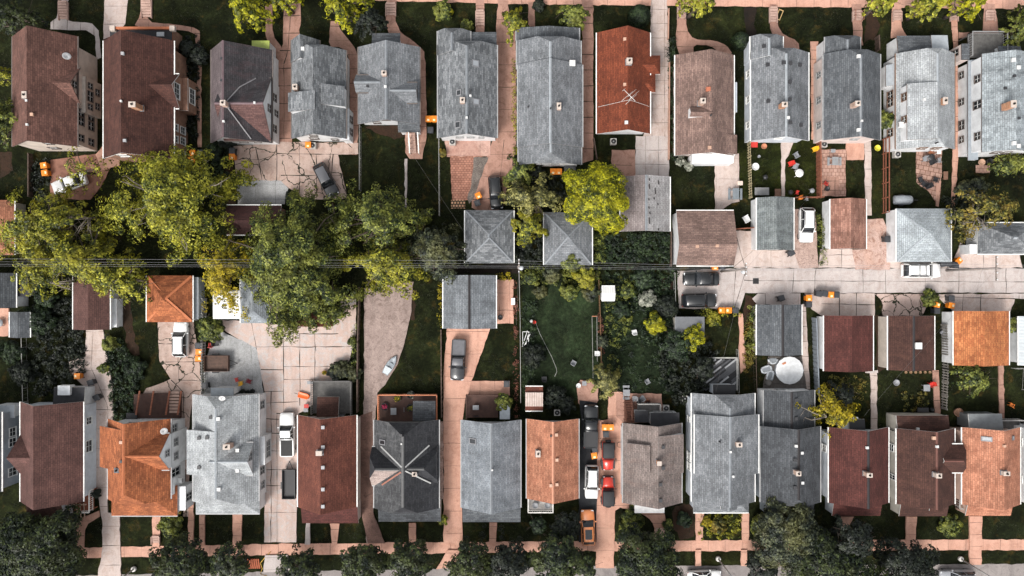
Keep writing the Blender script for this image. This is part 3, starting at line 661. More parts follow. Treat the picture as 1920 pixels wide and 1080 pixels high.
h.wins(m, 'E', [(.08, 3.2, 1., 1.1), (.7, 3., 1.1, 2.4), (.3, 1.2, 1., 1.1), (.55, 1.2, 1., 1.1)]); h.ac_unit(m, 'E', .84, 2.2)
h.shed(318, 912, 348, 957, 2.6, 2.6, 2.6, 2.6, part='side_room', roof=white, oh=.05); h.win(h.blocks[-1], 'E', .5, 1.6, 1., 1.6); h.wins(m, 'N', [(.35, 4.2, 1.3, 1.), (.55, 4.2, 1.3, 1.)])
h.dish(311, 806, .45, 70); h.chimney(219, 882, .8, .6, .55, cap_d, cap_d); h.vent(228, 829, 'tan', .35); h.vent(228, 865, 'dark', .3)
h = House('pale_grey_roofed_house', 425, 850, 'pale weathered grey shingled house with one big gabled dormer', wall=white, roof=sh_w1, ridge=rc_l, trim='grey')
m = h.gable(362, 739, 485, 940, 3.4, 6.4, r=404, d0=1.4, f0=.6, d1=1.2, f1=.5, oh=(.2, .3, .15, .3)); h.shed(350, 808, 406, 892, 5., 6.4, 6.4, 5., part='wing', oh=.2)
g = h.gable(405, 830, 475, 891, 4.3, 6.35, r=866, ax='x', zb=3., part='dormer', oh=(.15, .2, .15, .3)); h.win(g, 'E', .4, 4.7, 1., 1.)
h.gable(367, 915, 487, 963, 2.9, 4., r=940, ax='x', d0=2.2, f0=0., d1=2.2, f1=0., part='porch', oh=.25)
b = h.shed(480, 818, 497, 872, 2.8, 2.7, 2.7, 2.8, part='bay', roof=white, oh=.03); h.win(b, 'E', .5, 1.6, 2.4, 1.3, sub=3); h.wins(m, 'E', [(.1, 1.8, 1., 1.3), (.75, 1.8, 1., 1.4), (.9, 1.6, .9, 1.)])
h.shed(395, 727, 438, 742, 2.9, 2.9, 3., 3., part='back_porch', roof=plain('porch_pale', A(175, 182, 188), .7))
h.chimney(425, 838, 1.2, .95, .7, br_l, cap_w); [h.vent(*q, 'white', .42) for q in ((410, 785), (446, 844), (446, 882), (411, 917))]; [h.vent(*q, 'dark', .4) for q in ((374, 821), (389, 820), (374, 876), (396, 782))]; h.dish(420, 744, .4, 20)
h = House('red_brown_roofed_house', 614, 870, 'red brown roofed house between white pickup and garden deck', wall=pink, roof=sh_rb, ridge=None)
m = h.gable(558.5, 778, 668.5, 951, 3.1, 6.2, r=600.5, oh=(.3, .7, .1, .4)); h.shed(565, 944, 671, 981, 3., 3., 2.3, 2.3, part='porch', roof=sh_m2)
[h.vent(*q, 'grey', .4) for q in ((606, 801), (606, 838), (606, 876), (606, 917), (606, 949))]; h.chimney(598, 850, .8, .8, .6, cap_w, cap_w, False); h.win(m, 'N', .5, 4.2, 1.2, .8)
dk = h.deck(587, 714, 660, 775, .9, dk_gr, 'NEW', plain('rail_weathered', A(112, 110, 108), .8)); h.shed(594, 744, 635, 782, 2.5, 2.5, 2.9, 2.9, zb=2.3, part='back_porch', roof=sh_c2)
h = House('black_roofed_house', 762, 870, 'black shingled house with pale valley strips crossing its cross gables', wall=tan_s, roof=sh_bk, ridge=plain('ridge_ash', A(112, 112, 112), .8), trim='grey')
m = h.gable(701.5, 787, 823, 953, 3.1, 6.4, r=755, alt={0: shingle('sunlit_black_shingle', A(92, 93, 95), A(62, 63, 66), A(132, 132, 132), amt=.5)}, d0=1.5, f0=.5, d1=1.1, f1=.6, oh=(.3, .7, .3, .3))  # west slope: sunlight painted in as a lighter copy of the black shingle
h.gable(697, 838, 757, 910, 3.2, 6.1, r=881, ax='x', d0=1., f0=.45, part='cross_gable', alt={1: shingle('sun_glare_shingle', A(190, 172, 164), A(160, 142, 136), A(120, 108, 104), amt=.3)}, oh=(.2, .5, .2, .2)); h.gable(755, 834, 820.5, 907, 3.2, 6.1, r=880, ax='x', d1=1.4, f1=.3, part='cross_gable', oh=(.2, .2, .2, .4))  # south slope of the west gable: sun glare put into the shingle colour
h.shed(709, 944, 826, 978, 3., 3., 2.4, 2.4, part='porch', roof=sh_dk)
vm = plain('valley_pale', A(190, 190, 188), .5)
for q in (((714, 837), (753, 876)), ((805, 835), (760, 876)), ((760, 883), (808, 906))): h.strip('valley_flashing', q, .17, vm, .04)
h.strip('valley_flashing', ((752, 885), (716, 909)), .2, plain('valley_rust', A(150, 96, 78), .6), .06)
h.skylight(717, 829, .85, .65); h.chimney(777, 889, .8, .6, .55, cap_w, cap_w); h.vent(753, 832, 'white', .18); h.vent(752, 816, 'dark', .3)
h.deck(711, 739, 820, 790, .8, dk_br, 'NEW', plain('rail_orange', A(206, 130, 92), .7)); h.shed(774, 752, 816, 790, 2.5, 2.5, 2.8, 2.8, zb=2.3, part='back_porch', roof=sh_dk)
h = House('two_tone_grey_house', 920, 870, 'grey roofed house with streaked west slope and one dark skylight', wall=white, roof=shingle('streaked_grey_shingle', A(150, 156, 162), A(128, 134, 141), A(72, 74, 78), amt=.55), ridge=rc_g, trim='grey')
m = h.gable(865, 787, 976, 952, 3.1, 5.8, r=921, oh=(.25, .8, .25, .4)); h.shed(867, 944, 976, 979, 3., 3., 2.4, 2.4, part='porch', roof=sh_dg)
h.skylight(886, 827, .9, .75); h.vent(923, 881, 'white', .2); h.wins(m, 'N', [(.4, 3.6, 1.3, .8), (.65, 2.4, 1., .8)])
h.deck(875, 740, 934, 783, .8, dk_br, 'NW', dk_br); h.shed(937, 758, 956, 786, 2., 2., 2.3, 2.3, part='hatch', roof=plain('hatch_pale', A(190, 198, 204), .5), wall=white)
h = House('terracotta_roofed_house', 1036, 865, 'terracotta shingled house with small white veranda seats', wall=white, roof=sh_o2, ridge=plain('ridge_terracotta', A(212, 150, 122), .8), trim='grey')
m = h.gable(987.5, 785, 1085, 935, 3., 5.3, r=1037, oh=(.3, .8, .3, .4))
[h.vent(*q, 'tan', .36) for q in ((1043, 815), (1044, 862), (1044, 908), (1033, 910))]; h.vent(1033, 817, 'dark', .22); h.chimney(1009, 851, .6, .6, .9, cap_w, cap_w); h.wins(m, 'N', [(.2, 2.4, 1.3, .8), (.75, 2.4, 1.3, .8)])
h.deck(990, 930, 1036, 957, .7, wood('white_deck_wood', A(205, 200, 195), A(165, 160, 156), .16, 'Y'), 'SWE', plain('rail_white', (.7, .68, .64), .6))
h = House('brown_grey_shingled_house', 1222, 870, 'brown grey shingled house with two flat sided shed dormers', wall=white, roof=sh_b8, ridge=None, trim='grey')
m = h.gable(1168, 793, 1278, 943, 3.2, 5.8, r=1234.5, oh=(.15, .9, .3, .4)); h.shed(1175, 833, 1219, 888, 4.2, 5.7, 5.7, 4.2, zb=2.9, part='dormer', oh=.12); h.shed(1235, 816, 1282, 889, 5.9, 4.5, 4.5, 5.9, zb=2.9, part='dormer', oh=.12)
h.chimney(1236, 869, .9, .55, .55, br_o, cap_w, False); [h.vent(*q, 'dark', .4) for q in ((1243, 838), (1243, 877), (1238, 908), (1238, 938))]
h.shed(1220, 774, 1274, 800, 2.6, 2.6, 2.8, 2.8, part='back_room', wall=white, roof=tar_d); h.wins(m, 'N', [(.3, 3.6, 1., .8)]); h.wins(h.blocks[-1], 'N', [(.3, 1.5, 1., .9), (.7, 1.5, 1., .9)])
h.deck(1195, 756, 1236, 776, 1., dk_gr, 'NE', plain('rail_pale', A(170, 168, 165), .7)); h.shed(1190, 770, 1216, 792, 2.4, 2.4, 2.7, 2.7, part='back_porch', roof=tar_d, wall=white)
h.steps(1178, 786, 1.1, 10, 0, 1, 2.2, wood('stair_wood', A(150, 98, 76), A(96, 62, 50), .28, 'Y'), .28)
for px in (1171, 1185):
    k = MB(); k.bar(P(px, 788, 3.1), P(px, 748, 1.), .1)
    for t in range(6): q = P(px, 788, 3.1).lerp(P(px, 748, 1.), t/5); k.bar(q, q-Vector((0, 0, .9)), .06)
    k.build('stair_rail', plain('rail_brown', A(130, 88, 72), .7), h.o, h.org)
h.shed(1190, 940, 1246, 962, 2.3, 2.3, 2.2, 2.2, zb=0, part='porch', roof=plain('white_roof', (.72, .71, .7), .6), wall=white)
h = House('stepped_grey_house', 1358, 850, 'grey shingled house whose wider middle roof section stands proud', wall=bluew, roof=sh_g2, ridge=rc_g, trim='white')
m = h.gable(1297, 737, 1415, 941, 3.5, 6., r=1369, d0=1.5, f0=.6, oh=(.1, .8, .3, .3)); h.gable(1302.5, 777, 1422, 888, 4.4, 6.3, r=1369.5, part='upper_storey', oh=(.1, .2, .2, .2))
h.gable(1300, 912, 1404, 961, 2.9, 4., r=938, ax='x', d0=2., f0=0., d1=2., f1=0., part='porch', oh=.25); h.gable(1351, 930, 1382, 955, 3.9, 4.8, r=1367, part='porch_gable', oh=.1, zb=3., gut=False)
h.wins(m, 'W', [(.22, 1.8, .7, 1.), (.6, 1.8, 1.2, 1.4), (.7, 1.8, 1., 1.3)]); h.chimney(1386, 834, .9, .75, .6, br_l, cap_w); h.pipe(1349, 828); h.vent(1369, 847, 'white', .25); h.vent(1374, 893, 'white', .25)
h.shed(1337, 721, 1379, 741, 2.5, 2.5, 2.6, 2.6, zb=0, part='back_porch', roof=plain('porch_black', (.012, .012, .014), .35))
h = House('dark_slate_house', 1482, 850, 'dark slate roofed house with lower rear wing and pale roof vents', wall=grey_s, roof=sh_dk, ridge=rc_d, trim='grey')
m = h.gable(1426, 799, 1538, 942, 3.6, 6., r=1498, d1=1., f1=.65, oh=(.2, .3, .2, .3)); h.gable(1432, 731, 1527, 805, 3., 4.7, r=1485, part='rear_wing', wall=white, oh=(.15, .2, .2, .2)); h.shed(1436, 938, 1526, 966, 3., 3., 2.4, 2.4, part='porch')
h.chimney(1497, 888, .9, .65, .6, br_l, cap_w); [h.vent(*q, 'white', .32) for q in ((1492, 836), (1503, 849), (1504, 905))]; [h.vent(*q, 'dark', .4) for q in ((1490, 862), (1490, 914), (1492, 750), (1492, 785))]; h.win(h.blocks[1], 'N', .4, 1.6, 1., 1.)
h = House('maroon_roofed_house', 1610, 875, 'maroon roofed pale blue house behind the yellow leafed tree', wall=bluew, roof=sh_m2, ridge=rc_d)
m = h.gable(1554, 801, 1666, 943, 3.2, 5.8, r=1629, oh=(.12, .9, .3, .4)); h.shed(1562, 938, 1653, 967, 3., 3., 2.4, 2.4, part='porch')
h.chimney(1630, 891, 1., .75, .55, br_l, cap_w); h.vent(1625, 839, 'white', .3); h.win(m, 'W', .25, 1.7, 1., 1.1); h.shed(1578, 782, 1610, 806, 2.6, 2.6, 2.9, 2.9, part='back_porch', roof=white, wall=white); h.shed(1592, 786, 1622, 806, 2.9, 2.9, 3.1, 3.1, zb=2., part='roof_hatch', roof=plain('porch_black', (.012, .012, .014), .35), wall=white)
h = House('chocolate_roofed_house', 1735, 870, 'chocolate brown roofed house with hipped side dormer and rear lean to', wall=tan_s, roof=sh_c2, ridge=plain('ridge_choc', A(112, 72, 62), .8))
m = h.gable(1681, 803, 1790, 945, 3.2, 5.7, r=1757.5, oh=(.12, .6, .3, .4)); h.gable(1757, 833, 1806, 886, 3.6, 5.2, r=864.5, ax='x', d1=.9, f1=.4, part='dormer', zb=2., oh=.2); h.shed(1688, 940, 1778, 968, 3., 3., 2.4, 2.4, part='porch'); h.gable(1743, 942, 1768, 958, 2.9, 3.5, part='porch_gable', zb=2.5, gut=False)
h.shed(1682, 779, 1780, 812, 2.7, 2.7, 3.1, 3.1, part='lean_to', oh=(.1)); h.wins(m, 'W', [(.25, 1.8, 1., 1.2), (.68, 2., .7, 1.5)])
h.chimney(1760, 892, 1., .75, .6, cap_w, cap_w); h.vent(1750, 821, 'tan', .4); h.vent(1756, 837, 'white', .3); h.vent(1720, 804, 'white', .3)
h = House('salmon_roofed_house', 1858, 870, 'salmon orange shingled house with two roof windows and rear greenhouse', wall=peach, roof=shingle('salmon_shingle', A(204, 142, 114), A(168, 110, 86), A(135, 84, 66), amt=.35))
m = h.gable(1804, 801, 1913, 946, 3.2, 5.6, r=1884, oh=(.12, .6, .3, .4)); h.shed(1813, 942, 1898, 967, 3., 3., 2.4, 2.4, part='porch'); h.skylight(1849, 823, 1., .6, False); h.skylight(1899, 821, .5, .55, False)
h.chimney(1887, 888, .9, .85, .55, cap_w, cap_w); h.vent(1882, 836, 'tan', .3); h.shed(1817, 776, 1880, 806, 2.6, 2.6, 2.9, 2.9, part='greenhouse', wall=plain('greenhouse_grey', A(120, 124, 126), .4), roof=plain('greenhouse_roof', A(128, 132, 134), .4)); h.deck(1850, 785, 1911, 806, 1., dk_gr, 'NE', plain('rail_pale', A(170, 168, 165), .7), rh=1.4)
h.deck(1791, 928, 1812, 950, .9, dk_br, 'SW', plain('rail_pale', A(170, 168, 165), .7))
h = House('white_edge_house', 1960, 880, 'white clapboard house at the picture edge past the salmon roof', wall=white, roof=sh_c2)
m = h.gable(1926, 800, 2030, 950, 3.6, 6., r=1985, oh=(.12, .3, .3, .3)); h.wins(m, 'W', [(.2, 2., 1.1, 1.3), (.7, 2., 1., 1.2)])
# ---- garages and sheds ----
def garage(px, py, label, name='garage', cat='garage', **k): return House(name, px, py, label, cat, **k)
def gdoor(h, b, side, n=1, c='white', w=2.6):
    W = b['W']; xs = sorted((W(b['a0'], b['b0'], 0)[0], W(b['a1'], b['b1'], 0)[0])); ys = sorted((W(b['a0'], b['b0'], 0)[1], W(b['a1'], b['b1'], 0)[1]))
    for i in range(n):
        m = MB(); t = (i+.5)/n
        if side in 'NS':
            y = ys[1]+.02 if side == 'N' else ys[0]-.02; x = xs[0]+(xs[1]-xs[0])*t
            for j in range(4): m.box((x, y, .3+j*.52), (w, .06, .49))
        else:
            x = xs[1]+.02 if side == 'E' else xs[0]-.02; y = ys[0]+(ys[1]-ys[0])*t
            for j in range(4): m.box((x, y, .3+j*.52), (.06, w, .49))
        m.build('garage_door', plain('garage_door_'+c, {'white': (.66, .65, .63), 'brown': (.16, .09, .06), 'grey': (.25, .26, .27)}[c], .5), h.o, h.org)
g = garage(917, 443, 'mottled grey hip roofed garage beside the black car', wall=tan_s, roof=sh_g1, ridge=rc_g); b = g.hip(872, 394, 963, 493, 2.5, 4.4, d=3.2); gdoor(g, b, 'N')
for q in ((874, 396), (961, 396), (874, 491), (961, 491)): g.strip('hip_cap', (q, (917.5, 440 if q[1] < 440 else 446)), .18, rc_g, .015)
g = garage(1065, 447, 'grey pyramid roofed garage under the yellow green tree', wall=tan_s, roof=sh_g2, ridge=rc_l); b = g.hip(1020, 398, 1110, 497, 2.5, 4.4)
for q in ((1022, 400), (1108, 400), (1022, 495), (1108, 495)): g.strip('hip_cap', (q, (1065.5, 444)), .2, rc_g, .015)
gdoor(g, b, 'N')
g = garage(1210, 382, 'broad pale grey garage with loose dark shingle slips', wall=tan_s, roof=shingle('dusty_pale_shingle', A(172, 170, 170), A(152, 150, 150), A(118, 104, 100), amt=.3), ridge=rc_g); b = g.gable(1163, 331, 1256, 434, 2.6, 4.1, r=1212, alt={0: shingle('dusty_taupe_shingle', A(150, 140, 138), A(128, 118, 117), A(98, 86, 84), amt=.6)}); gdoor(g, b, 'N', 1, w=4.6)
for q in ((1217, 334, 5), (1217, 345, 9), (1234, 338, 8), (1228, 352, 12), (1216, 372, 4), (1226, 370, 4), (1233, 381, 4), (1216, 387, 4), (1218, 397, 5), (1217, 408, 12), (1234, 428, 4)): g.strip('slipped_shingle', ((q[0], q[1]), (q[0]+1, q[1]+q[2])), .16, plain('slip_dark', A(58, 54, 54), .8), .02)
g = garage(1321, 446, 'taupe roofed garage lying crosswise with white end wall', wall=white, roof=sh_tp); b = g.gable(1268, 395, 1376, 498, 2.6, 4.2, r=458, ax='x', oh=(.25, .1, .25, .3)); g.vent(1307, 462, 'tan', .35); g.vent(1344, 461, 'tan', .35); gdoor(g, b, 'E')
g = garage(1448, 420, 'green grey streaked roof garage next to white parked car', wall=white, roof=shingle('streaked_green_grey', A(128, 134, 134), A(104, 110, 112), A(168, 176, 176), amt=.5)); b = g.gable(1419, 370.5, 1488, 469, 2.6, 3.9, r=1457, oh=(.1, .1, .2, .2)); gdoor(g, b, 'S')
g = garage(1585, 420, 'patchy salmon brown shingled garage with tall white side', wall=white, roof=shingle('patchy_salmon', A(172, 128, 112), A(132, 92, 78), A(96, 68, 60), amt=.5, width=.7)); b = g.gable(1557, 373, 1624, 467, 2.7, 3.9, r=1596, oh=(.1, .1, .2, .2)); gdoor(g, b, 'S')
g = garage(1726, 440, 'pale silver hip roofed garage behind the white van', wall=white, roof=shingle('silver_shingle', A(186, 194, 198), A(166, 174, 179), A(140, 146, 150), amt=.35), ridge=rc_l); b = g.hip(1681, 391, 1783, 491, 2.8, 4.6, oh=.1); gdoor(g, b, 'S', 2)
for q in ((1683, 393), (1781, 393), (1683, 489), (1781, 489)): g.strip('hip_cap', (q, (1740, 438)), .18, rc_l, .02)
g = garage(1880, 448, 'grey hip roofed garage at the edge under the olive tree', wall=white, roof=sh_g1, ridge=rc_l); b = g.hip(1833, 418, 1938, 476, 2.6, 4.5, ax='x', d=3.4, oh=.15); g.shed(1818, 458, 1836, 476, 2.3, 2.4, 2.4, 2.3, part='side_room', wall=white, roof=white, oh=.03)
g = garage(880, 566, 'grey two tone garage above the pickup driveway', wall=white, roof=shingle('blotched_grey', A(140, 145, 150), A(118, 123, 128), A(80, 82, 86), amt=.6), ridge=rc_d); b = g.gable(831, 516, 930, 616, 2.5, 3.9, r=880); gdoor(g, b, 'S')
g = garage(1460, 618, 'dark grey garage between pool patio and alley', wall=tan_s, roof=sh_dg, ridge=rc_d); b = g.gable(1419, 571, 1503, 666, 2.5, 3.9, r=1468); gdoor(g, b, 'N', 1, 'brown', 4.5)
g = garage(1590, 643, 'flat toned maroon shingled garage with white west wall', wall=white, roof=sh_m2); b = g.gable(1545, 591.5, 1637, 696, 2.5, 3.7, r=1597, oh=(.1, .2, .25, .2)); gdoor(g, b, 'N', 1, w=4.5)
g = garage(1708, 643, 'dark chocolate garage with white cupola vent', wall=cream, roof=sh_c2, ridge=rc_d); b = g.gable(1665, 592, 1752, 694, 2.7, 4.1, r=1714, oh=(.1, .2, .25, .2)); gdoor(g, b, 'N', 1, w=4.5); g.vent(1719, 648, 'white', .8, .5)
g = garage(1840, 633, 'flaming orange shingled garage with white side wall', wall=white, roof=shingle('flame_orange_shingle', A(206, 132, 84), A(166, 94, 58), A(130, 76, 48), amt=.25)); b = g.gable(1788, 583, 1892, 685, 2.7, 4., r=1846, oh=(.1, .2, .25, .2)); gdoor(g, b, 'N', 1, w=4.5)
g = garage(1920, 640, 'pale metal roofed garage cut by the picture edge beside orange garage', wall=white, roof=metalroof('pale_metal_roof', A(196, 204, 208), A(150, 156, 160))); g.gable(1910, 593, 1990, 685, 2.6, 3.6, r=1950)
g = garage(171, 572, 'plum brown garage half hidden below yellow foliage', wall=white, roof=sh_b1); b = g.gable(137, 516, 206, 618, 2.4, 3.7, r=165, oh=(.2, .2, .1, .2)); gdoor(g, b, 'S'); g.shed(204, 560, 219, 613, 1.6, 1.5, 1.5, 1.6, part='side_store', roof=white, oh=.02)
g = garage(318, 560, 'orange pyramid roofed garage with parked white car', wall=white, roof=sh_or, ridge=None); b = g.hip(275, 516.5, 361, 604, 2.5, 4.4, oh=.2); gdoor(g, b, 'S')
for q in ((277, 518), (359, 518), (277, 602), (359, 602)): g.strip('hip_cap', (q, (311, 559.5)), .3, plain('ridge_orange', A(198, 118, 76), .8), .02)
g.shed(360, 520, 372, 598, 2., 1.9, 1.9, 2., part='side_store', roof=plain('porch_pale', A(175, 182, 188), .7), wall=bluew, oh=.02)
g = garage(425, 570, 'white corrugated metal carport under yellow branches', name='carport', cat='carport', wall=white, roof=metalroof('white_metal_roof', (.7, .7, .69), (.55, .55, .55))); g.shed(399, 545, 451, 598, 2.6, 2.6, 2.5, 2.5)
g = garage(476, 570, 'pale grey hip roofed garage mostly under big tree', wall=tan_s, roof=sh_g3, ridge=rc_l); b = g.hip(451, 520, 505, 606, 2.5, 3.7, d=1.8); gdoor(g, b, 'S')
g = garage(590, 575, 'dark red garage peeping below the big tree crown', wall=tan_s, roof=sh_rb); b = g.gable(556, 540, 625, 612, 2.4, 3.6, r=592); gdoor(g, b, 'S')
g = garage(465, 415, 'dark plum garage roof between patio and big trees', wall=brk, roof=shingle('dark_plum_shingle', A(74, 46, 44), A(60, 38, 37))); g.gable(425, 385, 528, 440, 2.4, 3.5, r=413, ax='x')
g = garage(5, 425, 'salmon hip roof at the picture edge behind trees', wall=tan_s, roof=sh_o2); g.hip(-70, 375, 27, 478, 2.6, 4.8)
g = garage(10, 545, 'slate grey garage at the picture edge with white side', wall=white, roof=sh_dg, ridge=rc_l); g.gable(-60, 512, 30, 577, 2.6, 4., r=-5, oh=.15); g.shed(30, 522, 56, 556, 2.2, 2.2, 2.2, 2.2, part='lean_to', roof=tar_d)
g = garage(37, 609, 'small weathered grey garden shed beside round patio table', name='garden_shed', cat='shed', wall=tan_s, roof=sh_dg); g.gable(18, 585, 56, 633, 2.1, 2.8, r=33, oh=.1)
g = garage(1141, 550, 'tiny white ribbed garden shed among the flower beds', name='garden_shed', cat='shed', wall=white, roof=metalroof('white_rib_roof', (.72, .72, .7), (.5, .5, .48), .3)); g.gable(1128, 537, 1153, 563, 1.9, 2.3, r=550, ax='x', oh=.08)
g = garage(1001, 748, 'small brown shed with whitewashed slatted top', name='garden_shed', cat='shed', wall=brk, roof=wood('white_slat_top', A(222, 205, 196), A(188, 165, 155), .3, 'X')); g.gable(985, 725, 1018, 770, 2., 2.4, r=749, ax='x', oh=.08, roof=sh_rb); g.shed(985, 736, 1018, 762, 2.42, 2.42, 2.42, 2.42, zb=2.2, part='slatted_top', roof=wood('white_slat_top', A(222, 205, 196), A(188, 165, 155), .3, 'X'), wall=white, oh=.02)
g = garage(1293, 610, 'small flat grey shed overhung by yellow green bushes', name='garden_shed', cat='shed', wall=tan_s, roof=plain('felt_grey', A(112, 114, 118), .85)); g.shed(1266, 594, 1321, 640, 2.2, 2.2, 2.2, 2.2)
# ------------------------------------------------------------------ ground, lawns, pavements (the setting)
c_pink = concrete('concrete_pink', A(218, 200, 191), A(192, 166, 152), A(206, 190, 183))
c_salm = concrete('concrete_salmon', A(224, 176, 154), A(194, 142, 120), A(214, 166, 146))
c_dusk = concrete('concrete_dusky', A(198, 156, 138), A(146, 106, 90), A(182, 142, 126))
c_pale = concrete('concrete_pale', A(210, 199, 194), A(186, 168, 160), A(200, 190, 186))
c_grey = concrete('concrete_grey', A(194, 195, 195), A(158, 156, 154), A(178, 178, 178), amt=.7, fine=.5)
c_crk = concrete('concrete_cracked', A(210, 186, 174), A(172, 140, 124), A(194, 170, 158), cracks=.33)
c_crk2 = concrete('concrete_crazed', A(216, 192, 182), A(176, 146, 132), A(200, 176, 166), cracks=.62)
c_lot = concrete('concrete_lot', A(218, 196, 186), A(210, 212, 213), A(206, 180, 168), amt=.8)
c_dirt = concrete('gravel_drive', A(186, 166, 157), A(122, 102, 94), A(168, 148, 140), scale=1.6, fine=.5)
c_gravel = concrete('gravel', A(206, 182, 172), A(120, 92, 72), A(186, 150, 136), scale=2., fine=.7, amt=.9)
c_rust = concrete('rusty_dirt', A(208, 172, 156), A(140, 88, 62), A(216, 190, 180), scale=1.5, fine=.45, amt=.9)
c_grim = concrete('grimy_lane', A(150, 118, 106), A(84, 66, 60), A(118, 92, 84), scale=1.2, fine=.5)
c_asph = concrete('black_asphalt', A(52, 54, 58), A(38, 40, 42), A(60, 61, 64), fine=.4)
c_road = concrete('grey_road', A(150, 142, 140), A(118, 112, 110), A(162, 154, 150))
p_brick = pavers('brick_patio', A(184, 132, 112), A(158, 108, 90), A(118, 78, 62), .42, .3, .03)
p_grid = pavers('paver_grid', A(202, 164, 148), A(182, 144, 128), A(146, 110, 94), .5, .5, .04)
m_soil = concrete('bare_soil', A(70, 48, 34), A(40, 32, 22), A(54, 40, 28), scale=2., fine=.6)
m_mulch = concrete('dark_mulch', A(30, 25, 20), A(18, 20, 12), A(46, 34, 26), scale=3., fine=.6)
joint = plain('joint_moss', A(40, 36, 26), .95, var=.4)
gr_lawn = grassmat('lawn_grass', A(24, 29, 15), A(36, 40, 19), A(80, 64, 30), dry=.35)
gr_green = grassmat('garden_grass', A(30, 38, 25), A(42, 54, 34), A(56, 66, 42), dry=.1)
gr_rough = grassmat('rough_grass', A(28, 32, 14), A(38, 40, 16), A(72, 56, 28), dry=.35)
def structure(o): o['kind'] = 'structure'; return o
g = MB()
n = 24
for i in range(n):
    for j in range(n):
        x0, x1 = -320+640*i/n, -320+640*(i+1)/n; y0, y1 = -320+640*j/n, -320+640*(j+1)/n
        g.face([(x0, y0, 0), (x1, y0, 0), (x1, y1, 0), (x0, y1, 0)])
structure(g.build('ground', gr_lawn))
def rough_edge(px, amp=.6, step=9):
    """Worn edges: extra points a few centimetres off the straight line."""
    q = []
    for i in range(len(px)):
        a, b = px[i], px[(i+1) % len(px)]; L = math.dist(a, b); k = max(1, int(L/step)); q.append(a)
        for j in range(1, k):
            t = j/k; nx, ny = -(b[1]-a[1])/L, (b[0]-a[0])/L; d = random.gauss(0, amp); q.append((a[0]+(b[0]-a[0])*t+nx*d, a[1]+(b[1]-a[1])*t+ny*d))
    return q
def sheet(name, px, m, z=.006):
    px = rough_edge(rough_edge(px, 2.2, 12), .7, 4) if name != 'garden_lawn' else px; b = MB(); b.face([(X(x), Y(y), z) for x, y in px]); return structure(b.build(name, m, fix=True))
ZI = [0]
def clipseg(p, q, poly):
    ts = [0., 1.]; (x1, y1), (x2, y2) = p, q; n = len(poly)
    for i in range(n):
        (a, b), (c, d) = poly[i], poly[(i+1) % n]; den = (x2-x1)*(d-b)-(y2-y1)*(c-a)
        if abs(den) < 1e-9: continue
        t = ((a-x1)*(d-b)-(b-y1)*(c-a))/den; u = ((a-x1)*(y2-y1)-(b-y1)*(x2-x1))/den
        if 0 < t < 1 and 0 <= u <= 1: ts.append(t)
    ts.sort(); out = []
    for t0, t1 in zip(ts, ts[1:]):
        m = (t0+t1)/2
        if t1-t0 > 1e-4 and inside(x1+(x2-x1)*m, y1+(y2-y1)*m, poly): out.append((t0, t1))
    return out
def smooth_poly(px, it):
    for _ in range(it):
        q = []
        for i in range(len(px)):
            a, b = px[i], px[(i+1) % len(px)]
            if math.dist(a, b) > 14: q += [(a[0]*.8+b[0]*.2, a[1]*.8+b[1]*.2), (a[0]*.2+b[0]*.8, a[1]*.2+b[1]*.8)]
            else: q += [((a[0]+b[0])/2, (a[1]+b[1])/2)] if math.dist(a, b) < 4 else [a, b]
        px = q
    return px
def pave(name, px, m, h=None, grid=None, ang=0., joints=(), jw=.07, rnd=0, wob=.05):
    jw *= .72
    ZI[0] += 1; h = h or .03+.0022*ZI[0]
    if rnd: px = smooth_poly(px, rnd)
    poly = [(X(x), Y(y)) for x, y in px]; PAVES.append((poly, h))
    px = rough_edge(px); b = MB(); b.prism([(X(x), Y(y)) for x, y in px], 0, h, 0, bottom=False)
    segs = [(P(*a).to_2d(), P(*c).to_2d()) for l in joints for a, c in zip(l, l[1:])]
    if grid:
        gx, gy = grid; cx = sum(p[0] for p in poly)/len(poly); cy = sum(p[1] for p in poly)/len(poly); ca, sa = math.cos(ang), math.sin(ang); D = 120
        for (st, u, v) in ((gx, (ca, sa), (-sa, ca)), (gy, (-sa, ca), (ca, sa))):
            if not st: continue
            for i in range(-60, 61):
                o = (cx+u[0]*(i+.5)*st, cy+u[1]*(i+.5)*st)
                if abs(i*st) < D: segs.append((Vector((o[0]-v[0]*D, o[1]-v[1]*D)), Vector((o[0]+v[0]*D, o[1]+v[1]*D))))
    for p, q in segs:
        for t0, t1 in clipseg(p, q, poly):
            a, c = p.lerp(q, t0), p.lerp(q, t1); L = (c-a).length; k = max(1, int(L/.9)); d = (c-a).normalized(); nn = Vector((-d.y, d.x))
            offs = [random.gauss(0, wob*.5) for _ in range(k+1)]; ws = [jw*random.choice((.35, .55, .8, 1.1, 1.5)) for _ in range(k+1)]
            for i in range(k):
                e0, e1 = a.lerp(c, i/k)+nn*offs[i], a.lerp(c, (i+1)/k)+nn*offs[i+1]
                b.face([(*(e0-nn*ws[i]/2), h+.004), (*(e1-nn*ws[i+1]/2), h+.004), (*(e1+nn*ws[i+1]/2), h+.004), (*(e0+nn*ws[i]/2), h+.004)], 1)
    return structure(b.build(name, [m, joint]))
